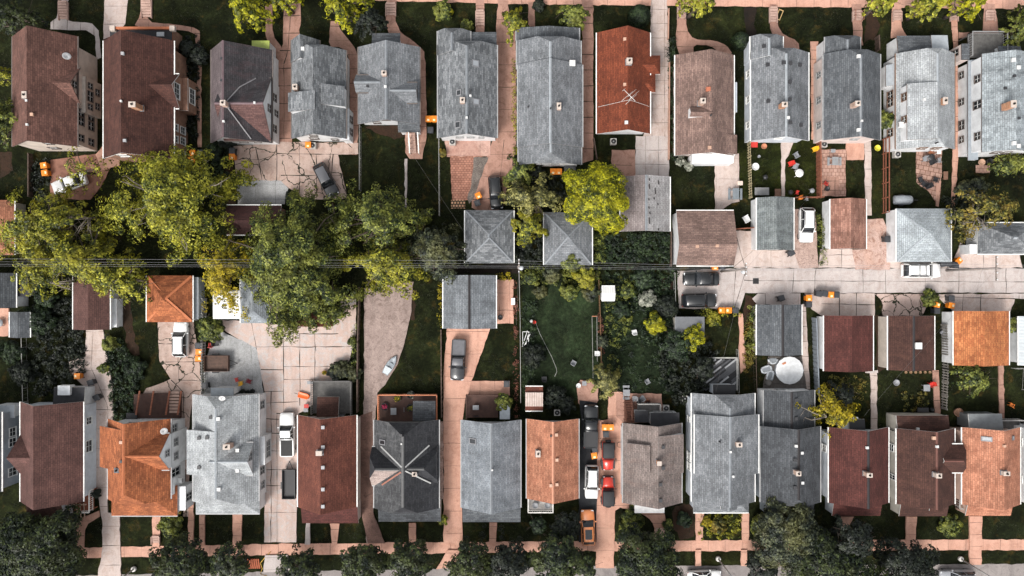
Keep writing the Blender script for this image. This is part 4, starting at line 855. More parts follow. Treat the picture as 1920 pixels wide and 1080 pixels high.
# -- lawns of other tints and bare soil
sheet('garden_lawn', [(980, 515), (1122, 515), (1122, 742), (978, 770)], gr_green, .008)
sheet('garden_lawn', [(1128, 515), (1268, 515), (1268, 740), (1128, 740)], grassmat('garden_grass2', A(26, 34, 22), A(34, 44, 28), A(50, 54, 32)), .008)
sheet('rough_lawn', [(1384, 262), (1530, 262), (1530, 372), (1384, 372)], grassmat('yard_grass', A(30, 36, 14), A(42, 46, 16), A(60, 54, 22)), .008)
sheet('rough_lawn', [(1618, 262), (1656, 262), (1656, 402), (1632, 402)], gr_rough, .010)
sheet('rough_lawn', [(1306, 962), (1392, 962), (1392, 1014), (1306, 1014)], gr_rough, .010)
sheet('rough_lawn', [(1314, 1030), (1388, 1030), (1388, 1060), (1314, 1060)], gr_rough, .010)
sheet('soil_patch', [(1624, 15), (1650, 18), (1646, 75), (1620, 80)], m_soil, .009)
sheet('soil_patch', [(1265, 950), (1300, 945), (1302, 1005), (1275, 1012), (1258, 990)], m_soil, .009)
sheet('soil_patch', [(228, 560), (246, 560), (252, 640), (262, 665), (252, 672), (238, 650)], m_soil, .009)
sheet('soil_patch', [(1640, 590), (1658, 590), (1662, 690), (1646, 700)], m_soil, .010)
sheet('soil_patch', [(1397, 552), (1418, 560), (1419, 600), (1396, 610)], m_soil, .010)
sheet('soil_patch', [(768, 540), (782, 545), (778, 600), (770, 600)], m_soil, .010)
sheet('soil_patch', [(840, 494), (975, 494), (975, 514), (840, 514)], m_mulch, .010)
sheet('soil_patch', [(685, 238), (745, 236), (762, 255), (740, 262), (700, 246)], m_soil, .010)
sheet('soil_patch', [(0, 285), (22, 285), (25, 320), (0, 335)], m_soil, .009)
sheet('soil_patch', [(420, 310), (437, 310), (444, 385), (425, 390)], m_soil, .009)
sheet('soil_patch', [(1240, 520), (1262, 520), (1262, 545), (1240, 545)], concrete('red_mulch', A(58, 34, 28), A(34, 26, 20), A(70, 40, 30)), .010)
sheet('soil_patch', [(1395, 5), (1418, 8), (1418, 70), (1400, 68)], m_mulch, .009)
# -- upper side: sidewalk, drives, front walks
pave('sidewalk', [(690, -30), (1960, -30), (1960, 17), (1500, 13), (1240, 11), (940, 7), (700, 1)], c_salm, .03, grid=(2.3, 0), jw=.05)
pave('driveway', [(197, -20), (242, -20), (235, 45), (222, 62), (194, 74)], c_pink, grid=(0, 2.4))
pave('front_path', [(118, -10), (132, -10), (121, 26), (126, 40), (184, 45), (190, 108), (181, 112), (178, 57), (95, 55), (95, 42), (106, 34)], c_pale, grid=(1.8, 0), rnd=1)
pave('front_path', [(268, -10), (286, -10), (277, 34), (285, 42), (360, 50), (378, 60), (378, 276), (371, 276), (370, 66), (350, 57), (250, 52), (263, 30)], c_dusk, grid=(1.9, 1.9), rnd=1)
pave('driveway', [(533, -10), (565, -10), (562, 66), (548, 76), (547, 290), (518, 290), (518, 110), (531, 82)], c_dusk, grid=(0, 2.35), joints=[[(547, -10), (541, 90), (533, 120), (533, 290)]], jw=.12)
pave('front_path', [(497, 8), (511, 8), (511, 66), (531, 92), (526, 115), (500, 86)], c_dusk, rnd=1)
pave('front_path', [(620, 40), (634, 40), (637, 54), (655, 76), (667, 92), (672, 112), (672, 290), (656, 290), (656, 108), (640, 88), (616, 88)], c_dusk, grid=(0, 1.9), rnd=1)
pave('front_path', [(725, -10), (744, -10), (741, 52), (786, 86), (798, 100), (800, 298), (760, 298), (760, 240), (788, 238), (788, 110), (765, 90), (723, 62)], c_dusk, grid=(0, 2.2), rnd=1)
pave('front_path', [(892, 0), (908, 0), (908, 60), (892, 60)], c_dusk, grid=(0, .9))
pave('driveway', [(930, -10), (951, -10), (956, 40), (968, 60), (968, 312), (950, 345), (944, 396), (884, 396), (886, 362), (908, 308), (924, 262), (933, 256)], c_salm if 0 else c_dusk, grid=(0, 3.), rnd=1, joints=[[(945, 262), (938, 330), (915, 395)]])
pave('front_path', [(990, 5), (1003, 5), (1003, 50), (990, 50)], c_dusk)
pave('side_path', [(1091, -10), (1112, -10), (1112, 300), (1092, 306)], c_dusk, grid=(0, 2.1), jw=.1)
pave('driveway', [(1220, -10), (1250, -10), (1256, 120), (1254, 256), (1206, 256), (1219, 215)], c_pink, grid=(1.7, 1.9), jw=.05)
pave('driveway', [(1192, 255), (1254, 255), (1254, 334), (1190, 334)], c_pale, grid=(1.75, 1.9), jw=.05)
pave('patio', [(1147, 281), (1191, 281), (1191, 334), (1160, 334), (1148, 312)], c_dusk, joints=[[(1148, 309), (1185, 310)]])
pave('front_path', [(1269, 8), (1284, 8), (1287, 55), (1300, 74), (1340, 76), (1362, 85), (1374, 102), (1358, 102), (1330, 85), (1300, 84), (1300, 104), (1268, 104)], c_dusk, grid=(0, 2.), rnd=1)
pave('front_path', [(1443, 8), (1455, 8), (1460, 60), (1497, 78), (1499, 100), (1468, 100), (1465, 70), (1444, 64)], c_dusk, rnd=1)
pave('front_path', [(1596, 8), (1615, 8), (1618, 85), (1600, 85), (1598, 40)], c_dusk, grid=(0, 1.8))
pave('front_path', [(1674, 8), (1689, 8), (1690, 50), (1700, 68), (1670, 72)], c_salm)
pave('side_path', [(1780, 8), (1795, 8), (1796, 300), (1788, 400), (1783, 400), (1790, 110)], c_salm, grid=(0, 2.))
pave('front_path', [(1845, 8), (1865, 8), (1873, 66), (1842, 66)], c_dusk)
pave('front_path', [(1797, 61), (1842, 60), (1842, 68), (1797, 72)], c_dusk)
pave('side_path', [(1519, 78), (1534, 78), (1532, 262), (1521, 262)], c_salm, grid=(0, 1.2))
# -- back yards of the upper row
pave('patio', [(435, 275), (520, 266), (672, 268), (672, 289), (634, 290), (652, 372), (600, 374), (562, 368), (541, 352), (527, 339), (445, 339)], c_crk, joints=[[(520, 268), (519, 339)], [(562, 268), (562, 370)], [(520, 288), (634, 290)], [(527, 329), (645, 329)], [(594, 290), (594, 372)], [(625, 289), (622, 330), (640, 355)], [(480, 276), (485, 300), (492, 340)], [(437, 310), (470, 300), (486, 300), (500, 296), (519, 290)]], jw=.13)
pave('patio', [(444, 338), (527, 339), (541, 353), (534, 383), (446, 384)], c_grey, grid=(2.7, 2.), jw=.04)
pave('garden_path', [(759, 298), (764, 298), (763, 392), (759, 392)], c_pale)
pave('patio', [(834, 258), (920, 258), (919, 293), (838, 294)], concrete('patio_blotched', A(222, 186, 172), A(160, 120, 106), A(196, 150, 134), scale=1.6), grid=(3.2, 2.4), jw=.03)
pave('brick_patio', [(844, 293), (905, 293), (900, 318), (882, 360), (879, 375), (848, 376)], p_brick)
pave('paver_grid', [(846, 375), (872, 375), (872, 391), (846, 391)], pavers('open_pavers', A(206, 160, 130), A(190, 146, 116), A(60, 50, 30), .4, .4, .08))
pave('gravel_border', [(888, 295), (916, 295), (888, 372), (880, 382), (876, 372), (884, 345)], concrete('stone_chips', A(150, 140, 132), A(70, 62, 56), A(112, 102, 96), scale=4., fine=.8))
pave('patio', [(1340, 292), (1385, 288), (1386, 378), (1372, 381), (1353, 394), (1340, 394)], c_pink, grid=(2.9, 2.7), jw=.03, rnd=0)
pave('garden_path', [(1464, 266), (1488, 266), (1478, 292), (1472, 300), (1471, 368), (1465, 368)], c_pink)
pave('patio', [(1586, 266), (1619, 266), (1619, 300), (1587, 300)], c_salm)
pave('garden_path', [(1620, 264), (1632, 264), (1634, 404), (1622, 404)], c_pink, grid=(0, 2.4))
pave('brick_patio', [(1539, 280), (1585, 280), (1585, 368), (1539, 368)], p_grid)
pave('patio', [(1541, 330), (1572, 332), (1572, 366), (1541, 366)], c_dusk, grid=(1.2, 1.2))
pave('patio', [(1717, 274), (1766, 278), (1763, 358), (1757, 384), (1740, 358), (1718, 342)], pavers('flagstones', A(184, 150, 134), A(160, 126, 112), A(110, 76, 60), .7, .6, .04, .2))
pave('garden_path', [(1754, 340), (1764, 340), (1759, 388), (1754, 386)], c_dusk)
pave('patio', [(1829, 310), (1855, 310), (1855, 324), (1829, 324)], p_grid)
pave('back_yard_slab', [(95, 300), (205, 285), (215, 300), (190, 350), (170, 375), (95, 372)], concrete('slab_dull', A(176, 130, 112), A(120, 84, 70), A(150, 108, 92)))
pave('side_path', [(196, 270), (225, 297), (225, 310), (190, 320), (180, 290)], c_salm)
# -- alley and its aprons
pave('alley', [(1386, 503), (1420, 503), (1960, 503), (1960, 549), (1397, 549), (1387, 580), (1273, 578), (1270, 508)], c_pale, .03, joints=[[(1395, 526), (1960, 529)], [(1489, 503), (1485, 549)], [(1530, 503), (1526, 549)], [(1618, 503), (1618, 549)], [(1735, 503), (1735, 549)], [(1660, 503), (1660, 549)], [(1798, 503), (1797, 549)], [(1886, 503), (1886, 549)], [(1400, 503), (1376, 580)], [(1380, 503), (1374, 580)]], jw=.08)
pave('apron', [(1376, 433), (1411, 433), (1411, 469), (1489, 470), (1500, 502), (1376, 502)], c_pink, joints=[[(1445, 470), (1445, 502)], [(1411, 470), (1376, 500)], [(1378, 436), (1396, 500)]])
pave('apron', [(1488, 392), (1528, 392), (1531, 440), (1534, 502), (1498, 502), (1488, 470)], concrete('pebbly_pink', A(212, 184, 172), A(110, 84, 66), A(196, 168, 156), scale=2.5, fine=.55), joints=[[(1474, 466), (1498, 502)]], jw=.2)
pave('apron', [(1538, 467), (1597, 467), (1606, 502), (1534, 502)], c_pink, joints=[[(1544, 478), (1600, 478)], [(1577, 468), (1577, 502)]])
pave('apron', [(1606, 412), (1655, 410), (1668, 440), (1668, 506), (1604, 506), (1597, 468), (1624, 467)], c_rust)
pave('apron', [(1668, 490), (1786, 490), (1800, 455), (1820, 476), (1910, 476), (1916, 502), (1668, 502)], c_pink, joints=[[(1843, 476), (1843, 502)], [(1800, 480), (1790, 502)]])
pave('apron', [(1421, 550), (1500, 550), (1500, 571), (1419, 571), (1410, 560)], c_pale, grid=(2.2, 0), jw=.06)
pave('apron', [(1508, 550), (1639, 550), (1639, 592), (1540, 592), (1522, 580)], c_pink, joints=[[(1573, 550), (1573, 592)], [(1605, 550), (1605, 592)], [(1540, 569), (1639, 572)]], jw=.1)
pave('apron', [(1640, 551), (1735, 551), (1738, 570), (1728, 592), (1655, 592), (1653, 565)], c_crk2)
pave('apron', [(1738, 551), (1905, 551), (1893, 585), (1788, 585), (1760, 560)], c_pink, joints=[[(1805, 551), (1803, 585)], [(1838, 551), (1837, 585)], [(1738, 556), (1905, 560)]], jw=.12)
pave('alley', [(1893, 551), (1960, 551), (1960, 562), (1893, 560)], c_pale, grid=(2.5, 0))
pave('garden_path', [(1385, 588), (1392, 588), (1398, 690), (1388, 700), (1385, 660)], c_salm)
pave('garden_path', [(1504, 570), (1510, 570), (1518, 730), (1500, 730), (1503, 670)], c_pink, grid=(0, 2.))
pave('patio', [(1440, 668), (1503, 668), (1512, 730), (1430, 730)], concrete('patio_dull', A(122, 116, 112), A(92, 86, 82)), grid=(4., 3.))
pave('garden_path', [(1630, 698), (1643, 698), (1644, 805), (1632, 805), (1632, 715)], c_pink, grid=(0, 1.9))
pave('garden_path', [(1747, 694), (1759, 694), (1762, 780), (1752, 780)], c_dusk, grid=(0, 1.9))
pave('garden_path', [(1871, 685), (1880, 685), (1882, 785), (1873, 785)], c_dusk, grid=(0, 1.9))
pave('garden_bed_path', [(1622, 694), (1645, 694), (1645, 699), (1622, 699)], c_pale)
# -- left and middle, below the wires
pave('driveway', [(162, 618), (194, 618), (198, 650), (212, 720), (214, 795), (202, 800), (203, 960), (225, 965), (228, 1085), (184, 1085), (193, 1028), (193, 975), (178, 890), (178, 740), (132, 700), (131, 678), (162, 668)], c_pink, grid=(0, 2.6), rnd=0, joints=[[(176, 618), (172, 690), (203, 760), (203, 960)]])
pave('front_walk', [(142, 975), (187, 957), (188, 968), (160, 985), (158, 1028), (146, 1028)], c_salm, grid=(0, 2.), rnd=1)
pave('driveway', [(297, 604), (363, 600), (372, 660), (380, 745), (362, 747), (356, 800), (355, 968), (344, 968), (344, 745), (322, 712), (300, 676)], c_crk, joints=[[(297, 644), (362, 645)], [(335, 668), (336, 712)], [(302, 679), (378, 678)], [(322, 712), (345, 735), (350, 968)], [(335, 712), (380, 714)]], jw=.12)
pave('patio', [(268, 730), (305, 718), (325, 708), (345, 740), (343, 792), (262, 792)], c_crk, rnd=1)
pave('parking_lot', [(400, 598), (505, 606), (560, 612), (628, 611), (640, 562), (668, 560), (668, 625), (657, 672), (645, 700), (600, 728), (585, 760), (560, 775), (556, 1016), (496, 1016), (497, 735), (490, 700), (482, 655), (425, 622)], c_lot, joints=[[(532, 625), (533, 775), (520, 775), (520, 1016)], [(482, 650), (668, 650)], [(563, 625), (563, 760)], [(591, 625), (591, 720)], [(533, 626), (635, 626)], [(533, 687), (640, 687)], [(490, 693), (533, 693)], [(533, 711), (600, 711)], [(497, 733), (533, 733)], [(497, 755), (560, 753)], [(509, 733), (509, 1016)], [(497, 785), (556, 785)], [(497, 812), (556, 812)], [(497, 845), (535, 845)], [(497, 880), (535, 880)], [(497, 910), (556, 910)], [(497, 960), (556, 960)], [(473, 606), (482, 655)], [(519, 775), (532, 775)]], jw=.11)
pave('parking_slab', [(400, 628), (418, 622), (482, 652), (490, 700), (495, 742), (385, 742), (383, 690), (392, 660)], c_grey, grid=(6, 0), ang=.05, jw=.03)
pave('dirt_drive', [(683, 540), (776, 528), (770, 592), (758, 645), (742, 690), (722, 722), (708, 736), (703, 790), (699, 990), (722, 1018), (688, 1018), (679, 900), (683, 720)], c_dirt, rnd=0)
pave('side_lane', [(672, 780), (699, 770), (700, 960), (722, 1018), (690, 1018), (678, 960)], c_grim)
pave('driveway', [(838, 616), (919, 616), (884, 714), (956, 714), (956, 741), (874, 741), (866, 800), (867, 1020), (832, 1020), (832, 700)], c_salm, grid=(0, 3.), jw=.05, joints=[[(870, 714), (884, 714), (880, 741)], [(900, 714), (900, 741)], [(928, 714), (928, 741)]])
pave('patio', [(930, 524), (963, 524), (963, 607), (930, 607)], c_salm, grid=(1.3, 2.3), jw=.05)
pave('side_gravel', [(824, 790), (831, 790), (832, 935), (825, 935)], c_gravel)
pave('patio', [(1080, 712), (1120, 712), (1122, 760), (1085, 766)], c_dusk, rnd=1)
pave('asphalt_drive', [(1086, 750), (1119, 755), (1121, 1016), (1085, 1016), (1085, 940), (1090, 800)], c_asph)
pave('driveway', [(1140, 735), (1168, 735), (1168, 945), (1153, 957), (1151, 1064), (1117, 1064), (1121, 788), (1140, 786)], c_salm, grid=(0, 3.), jw=.05)
pave('patio', [(1155, 738), (1240, 738), (1245, 792), (1168, 792), (1155, 780)], c_dusk)
pave('garden_path', [(1150, 945), (1180, 940), (1245, 960), (1248, 975), (1244, 1014), (1224, 1014), (1228, 985), (1205, 962), (1165, 952)], c_salm, rnd=1, grid=(0, 1.2))
# -- lower sidewalk, walks, street
pave('sidewalk', [(140, 1027), (500, 1020), (1100, 1014), (1960, 1011), (1960, 1031), (1100, 1034), (500, 1041), (140, 1046)], c_salm, .032, grid=(2.3, 0), jw=.05)
for q in ([(287, 968), (302, 968), (300, 1026), (287, 1026)], [(354, 905), (364, 905), (364, 1022), (354, 1022)], [(375, 965), (385, 965), (385, 1022), (375, 1022)], [(437, 963), (455, 963), (453, 1022), (437, 1022)], [(619, 981), (637, 981), (634, 1008), (632, 1020), (623, 1020), (622, 1008)], [(767, 980), (780, 980), (780, 1018), (767, 1018)], [(918, 979), (932, 979), (930, 1016), (917, 1016)], [(1303, 962), (1319, 962), (1317, 1014), (1304, 1014)], [(1390, 962), (1404, 962), (1402, 1014), (1391, 1014)], [(1576, 968), (1600, 968), (1590, 985), (1576, 990)], [(1698, 968), (1718, 968), (1715, 1012), (1697, 1012)], [(1816, 967), (1840, 967), (1838, 1058), (1817, 1058)], [(1304, 1030), (1314, 1030), (1314, 1060), (1303, 1060)], [(1389, 1030), (1400, 1030), (1400, 1060), (1389, 1060)], [(1455, 1030), (1466, 1030), (1466, 1060), (1455, 1060)], [(575, 980), (582, 980), (582, 1020), (572, 1020)], [(840, 1030), (866, 1030), (852, 1062), (818, 1066)], [(498, 1040), (540, 1040), (545, 1070), (495, 1072)]):
    pave('front_walk', q, c_pale if q[0][0] in (575, 498) else c_salm, grid=(0, 1.6), jw=.05)
pave('street', [(120, 1079), (600, 1070), (1100, 1062), (1960, 1057), (1960, 1180), (120, 1180)], c_road, .02)
ZI[0] += 1

def tufts(n, size):
    """Grass blades in ragged tufts over all open ground: nobody could count them, one object."""
    k = n//9; c = np.stack([RNG.uniform(-72, 72, k), RNG.uniform(-41, 41, k)], 1)
    f = np.sin(c[:, 0]*.8+1.3*np.sin(c[:, 1]*.5))+np.sin(c[:, 1]*.9+1.7*np.sin(c[:, 0]*.37))+RNG.normal(0, .8, k); c = c[f > -.3]
    p = np.repeat(c, 9, axis=0)+RNG.normal(0, .22, size=(len(c)*9, 2)); bad = np.zeros(len(p), bool)
    for poly, h in PAVES:
        r = np.zeros(len(p), bool)
        for i in range(len(poly)):
            (x1, y1), (x2, y2) = poly[i], poly[(i+1) % len(poly)]
            if y1 != y2: r ^= ((y1 > p[:, 1]) != (y2 > p[:, 1])) & (p[:, 0] < (x2-x1)*(p[:, 1]-y1)/(y2-y1)+x1)
        bad |= r
    p = p[~bad]; m = len(p); q = np.concatenate([p, RNG.uniform(.03, .12, size=(m, 1))], 1); nr = RNG.normal(size=(m, 3))*.8+np.array([0, 0, .7])
    o = leafmesh('grass', q, nr, size, aspect=.26, m=leafmat('grass_blades', (.006, .009, .004), (.013, .018, .007), (.036, .04, .014), (.045, .034, .012), .1, .3, .5)); o['kind'] = 'stuff'; o['label'] = 'ragged grass of the yards and verges'; o['category'] = 'grass'
# ------------------------------------------------------------------ plants
def leafmesh(name, pts, nrm, size, m, parent=None, org=(0, 0, 0), aspect=.62):
    """One rhombic leaf cluster per point, facing roughly along nrm."""
    n = len(pts); pts = np.asarray(pts)-np.asarray(org)
    nrm = nrm/np.linalg.norm(nrm, axis=1, keepdims=True)
    t = RNG.normal(size=(n, 3)); t -= nrm*np.sum(t*nrm, axis=1, keepdims=True); t /= np.linalg.norm(t, axis=1, keepdims=True)
    b = np.cross(nrm, t); s = size*RNG.uniform(.6, 1.35, size=(n, 1))
    fold = nrm*s*.22
    v = np.stack([pts-t*s*.62, pts+b*s*aspect*.5-fold*0+fold, pts+t*s*.62, pts-b*s*aspect*.5+fold], axis=1).reshape(-1, 3)
    me = bpy.data.meshes.new(name); me.vertices.add(n*4); me.vertices.foreach_set('co', v.ravel())
    me.loops.add(n*4); me.loops.foreach_set('vertex_index', np.arange(n*4, dtype=np.int32))
    me.polygons.add(n); me.polygons.foreach_set('loop_start', np.arange(0, n*4, 4, dtype=np.int32))
    me.materials.append(m); me.update(calc_edges=True)
    o = bpy.data.objects.new(name, me); COL.objects.link(o)
    if parent: o.parent = parent
    else: o.location = org
    return o
def clump_leaves(cl, per, up=.55, shell=.55, cen=None, rnd=.62):
    """cl: rows x,y,z,rx,ry,rz. Points spread through each clump, thicker towards its upper shell; normals outwards and up."""
    C = np.repeat(cl, per, axis=0); n = len(C)
    d = RNG.normal(size=(n, 3)); d /= np.linalg.norm(d, axis=1, keepdims=True); d[:, 2] = np.where(d[:, 2] < -.35, -d[:, 2]*.6, d[:, 2])
    r = RNG.uniform(0, 1, size=(n, 1))**(1/3.) * (1-shell)+shell*RNG.uniform(.75, 1.05, size=(n, 1))
    p = C[:, :3]+d*r*C[:, 3:6]
    nr = d*.8+np.array([0, 0, up])+RNG.normal(size=(n, 3))*rnd
    if cen is not None: nr = nr+(p-np.array(cen[:3]))/cen[3]*1.1
    return p, nr
L_yel = leafmat('leaf_yellow_green', (0.015, 0.026, 0.005), (0.122, 0.145, 0.017), (0.564, 0.540, 0.068), (0.489, 0.450, 0.034), .28, .45, .5)
L_bri = leafmat('leaf_bright', (0.013, 0.027, 0.004), (0.142, 0.158, 0.010), (0.551, 0.525, 0.017), (0.494, 0.452, 0.012), .3, .6, .55)
L_gld = leafmat('leaf_gold', (0.020, 0.028, 0.004), (0.181, 0.165, 0.010), (0.564, 0.460, 0.026), (0.524, 0.390, 0.017), .32, .5, .6)
L_mid = leafmat('leaf_mid', (0.007, 0.014, 0.005), (0.052, 0.078, 0.017), (0.286, 0.310, 0.060), (0.259, 0.260, 0.039), .2, .45, .45)
L_ylm = leafmat('leaf_yellow_mid', (0.009, 0.016, 0.004), (0.080, 0.100, 0.012), (0.432, 0.420, 0.043), (0.414, 0.370, 0.030), .25, .45, .65)
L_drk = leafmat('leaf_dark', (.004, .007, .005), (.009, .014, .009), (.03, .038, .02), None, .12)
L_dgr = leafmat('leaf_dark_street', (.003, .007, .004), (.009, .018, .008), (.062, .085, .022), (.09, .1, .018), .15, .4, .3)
L_gry = leafmat('leaf_grey_green', (.004, .008, .005), (.02, .029, .019), (.12, .135, .07), (.19, .18, .05), .18, .35, .4)
L_olv = leafmat('leaf_olive', (.010, .016, .005), (.07, .078, .018), (.3, .26, .05), (.36, .22, .03), .25, .5, .5)
L_crm = leafmat('leaf_cream', (0.012, 0.018, 0.006), (0.107, 0.110, 0.039), (0.409, 0.380, 0.137), (0.332, 0.300, 0.060), .25, .5, .5)
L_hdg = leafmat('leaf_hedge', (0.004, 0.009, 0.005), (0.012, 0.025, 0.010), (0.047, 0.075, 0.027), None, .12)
L_red = leafmat('leaf_red', (.05, .02, .015), (.14, .045, .03), (.3, .12, .08), None, .2)
L_pnk = leafmat('leaf_pink', (.12, .012, .03), (.5, .03, .1), (.8, .12, .25), None, .2)
L_wht = leafmat('leaf_blossom', (.06, .07, .05), (.22, .23, .18), (.5, .5, .42), None, .2)
bark = plain('bark', (.075, .055, .042), .9, var=.4); bark_p = plain('bark_pale', (.2, .17, .14), .9, var=.3)
def limbs(parent, org, H_, ends, r0, m=bark, name='trunk', fork=.35):
    b = MB(); o = Vector(org); top = o+Vector((random.gauss(0, .2), random.gauss(0, .2), H_*fork))
    b.tube([o-Vector((0, 0, .1)), o.lerp(top, .5)+Vector((random.gauss(0, .08), random.gauss(0, .08), 0)), top], [r0*1.15, r0*.9, r0*.8], 8)
    b.build(name, m, parent, org)
    lb = MB()
    for e in ends:
        e = Vector(e); mid = top.lerp(e, .5)+Vector((random.gauss(0, .25), random.gauss(0, .25), .35*(e-top).length*.4))
        lb.tube([top-Vector((0, 0, .15)), top.lerp(mid, .5)+Vector((0, 0, .1)), mid, mid.lerp(e, .6)+Vector((random.gauss(0, .15), random.gauss(0, .15), .1)), e], [r0*.55, r0*.42, r0*.3, r0*.18, .02], 6)
        for q in (.55, .75, .9):
            s_ = mid.lerp(e, q) ; tpt = s_+Vector((random.gauss(0, .7), random.gauss(0, .7), random.uniform(.1, .6))); lb.tube([s_, tpt], [r0*.16, .015], 5)
    lb.build('limbs', m, parent, org)
def tree(px, py, rpx, H_, label, m, n=9, dens=1., leaf=.3, spread=1., lumpy=False, sx=1., sy=1., name='tree', group=None, r0=None, sparse=0., fork=.35, barkm=None, flat=.5, arms=None):
    """Pixel centre of the crown at two thirds of its height; rpx the crown radius in pixels there."""
    zc = H_*.66; c = P(px, py, zc); Rm = rpx*(CAMZ-zc)/(CAMZ*PPM); org = Vector((c.x, c.y, 0))
    o = empty(name, org, label, name.replace('_', ' ') if name != 'shrub' else 'shrub', group)
    ph = [random.uniform(0, 6.28) for _ in range(6)]; am = [random.uniform(.04, .12) for _ in range(6)]
    out = lambda a: 1+sum(am[k]*math.sin((k+2)*a+ph[k]) for k in range(6))*spread
    cl = []; ends = []
    if lumpy:
        k = int(70*dens*max(.6, Rm/4))
        for i in range(k):
            u = (i+.5)/k; rr = math.sqrt(u)*.86; a = i*2.39996+random.gauss(0, .25); q = rr*Rm*out(a)
            z = H_*(.5+.5*math.sqrt(max(0, 1-rr*rr)))-Rm*.12+random.gauss(0, .25); s_ = Rm*random.uniform(.13, .22)
            cl.append((c.x+q*math.cos(a)*sx, c.y+q*math.sin(a)*sy, z, s_, s_, s_*.8))
        for i in range(int(k*.5)):
            a = random.uniform(0, 6.28); q = Rm*random.uniform(.5, .85)*out(a); cl.append((c.x+q*math.cos(a)*sx, c.y+q*math.sin(a)*sy, H_*random.uniform(.3, .55), Rm*.18, Rm*.18, Rm*.16))
        for i in range(n): a = i*2.4; ends.append((c.x+math.cos(a)*Rm*.7*sx, c.y+math.sin(a)*Rm*.7*sy, H_*.7))
        per = int(46*max(.6, (Rm*.17/.5)**2)*(.3/leaf)**2)
    else:
        nb = int(n*2.5) if not arms else len(arms)*2; q1, q2, q3 = (random.uniform(0, 6.28) for _ in range(3)); fq = 5.2/Rm if Rm > 3 else 0
        for i in range(nb):
            a = i*2.39996+random.gauss(0, .2); L = Rm*out(a)*random.choice((1.04, 1., .95, .85, .68, .5)); k = max(3, int(L/(Rm*.095)))
            lift = random.uniform(.8, 1.12); bend = random.gauss(0, .25)
            if arms: a = R(arms[i//2][0])+random.gauss(0, .1); L = Rm*arms[i//2][1]*random.uniform(.85, 1.); bend *= .4
            for j in range(k):
                t = (j+.8)/k
                if t < .12 or random.random() < sparse: continue
                w = random.gauss(0, (.045 if arms else .075)*Rm*(.5+t)); q = L*t
                zz = H_*(.98-flat*t**2.0)*lift-random.uniform(0, .07*H_); s_ = Rm*random.uniform(.06, .105)
                ca, sa = math.cos(a+bend*t), math.sin(a+bend*t)
                if fq and math.sin(fq*q*ca+q1)+math.sin(fq*q*sa+q2)+math.sin(fq*.7*(q*ca+q*sa)+q3) < -.55: zz *= .52; s_ *= .85
                cl.append((c.x+(q*ca-w*sa)*sx, c.y+(q*sa+w*ca)*sy, max(H_*.28, zz), s_*(1.+.7*abs(ca)), s_*(1.+.7*abs(sa)), s_*.7))
            if i < n: ends.append((c.x+math.cos(a+bend*.85)*L*.85*sx, c.y+math.sin(a+bend*.85)*L*.85*sy, H_*(.96-flat*.72)*lift-.4))
        for i in range(int(nb*.55*(1-sparse)) if not arms else 4):
            a = random.uniform(0, 6.28); q = Rm*.8*math.sqrt(random.random())*out(a); s_ = Rm*.12
            cl.append((c.x+q*math.cos(a)*sx, c.y+q*math.sin(a)*sy, H_*random.uniform(.25, .48), s_*1.4, s_*1.4, s_*.7))
        per = int(34*max(.5, (Rm*.095/.5)**2)*(.3/leaf)**2*dens)
    p, nr = clump_leaves(np.array(cl), max(8, per), cen=(c.x, c.y, H_*.4, Rm), rnd=.5)
    leafmesh('crown', p, nr, leaf, m, o, org)
    if H_ > 2.2: limbs(o, org, H_, ends, r0 or .045*H_**.9*.9, barkm or bark, fork=fork)
    else:
        b = MB()
        for e in range(5): b.tube([org, org+Vector((random.gauss(0, .25), random.gauss(0, .25), H_*.7))], [.03, .01], 5)
        b.build('stems', bark, o, org)
    return o
def shrub(px, py, rpx, H_, label, m=None, leaf=.2, dens=1., **k):
    return tree(px, py, rpx, H_, label, m or L_hdg, n=4, dens=dens*1.6, leaf=leaf, name='shrub', lumpy=True, **k)
def cover(px, m, n, leaf, label, h=(.1, .5), name='ground_cover', clumps=40, cr=.5):
    """Plants nobody could count: one object of leaves over a polygon."""
    clumps = int(clumps*1.9); cr *= .68
    poly = [(X(x), Y(y)) for x, y in px]; xs = [p[0] for p in poly]; ys = [p[1] for p in poly]; cl = []
    while len(cl) < clumps:
        x, y = random.uniform(min(xs), max(xs)), random.uniform(min(ys), max(ys))
        if inside(x, y, poly): s_ = cr*random.uniform(.5, 1.4); cl.append((x, y, random.uniform(*h), s_, s_, s_*.55))
    p, nr = clump_leaves(np.array(cl), max(3, n//clumps), up=.8, shell=.2); p[:, 2] = np.maximum(p[:, 2], .04)
    o = leafmesh(name, p, nr, leaf, m, None, (cl[0][0], cl[0][1], 0)); o['kind'] = 'stuff'; o['label'] = label; o['category'] = 'ground cover'
    return o
def hedge(pts, w, h, label, m=None, leaf=.16, dens=1.):
    m = m or L_hdg; q = [P(*p) for p in pts]; cl = []; L = sum((b-a).length for a, b in zip(q, q[1:])); k = int(L/.28*max(1, w/.6))
    o = empty('hedge', q[0], label, 'hedge')
    for i in range(k):
        t = random.random()*L; 
        for a, b in zip(q, q[1:]):
            d = (b-a).length
            if t <= d: break
            t -= d
        d_ = (b-a).normalized(); pt = a+d_*t+Vector((-d_.y, d_.x, 0))*random.uniform(-w/2, w/2)
        cl.append((pt.x, pt.y, h*random.uniform(.55, .85), .32, .32, h*.3))
    p, nr = clump_leaves(np.array(cl), int(26*dens), up=.6); leafmesh('foliage', p, nr, leaf, m, o, q[0])
    b = MB()
    for i in range(max(3, int(L/1.2))):
        a = q[0].lerp(q[-1], (i+.5)/max(3, int(L/1.2))); b.tube([a, a+Vector((0, 0, h*.6))], [.04, .02], 5)
    b.build('stems', bark, o, q[0]); return o
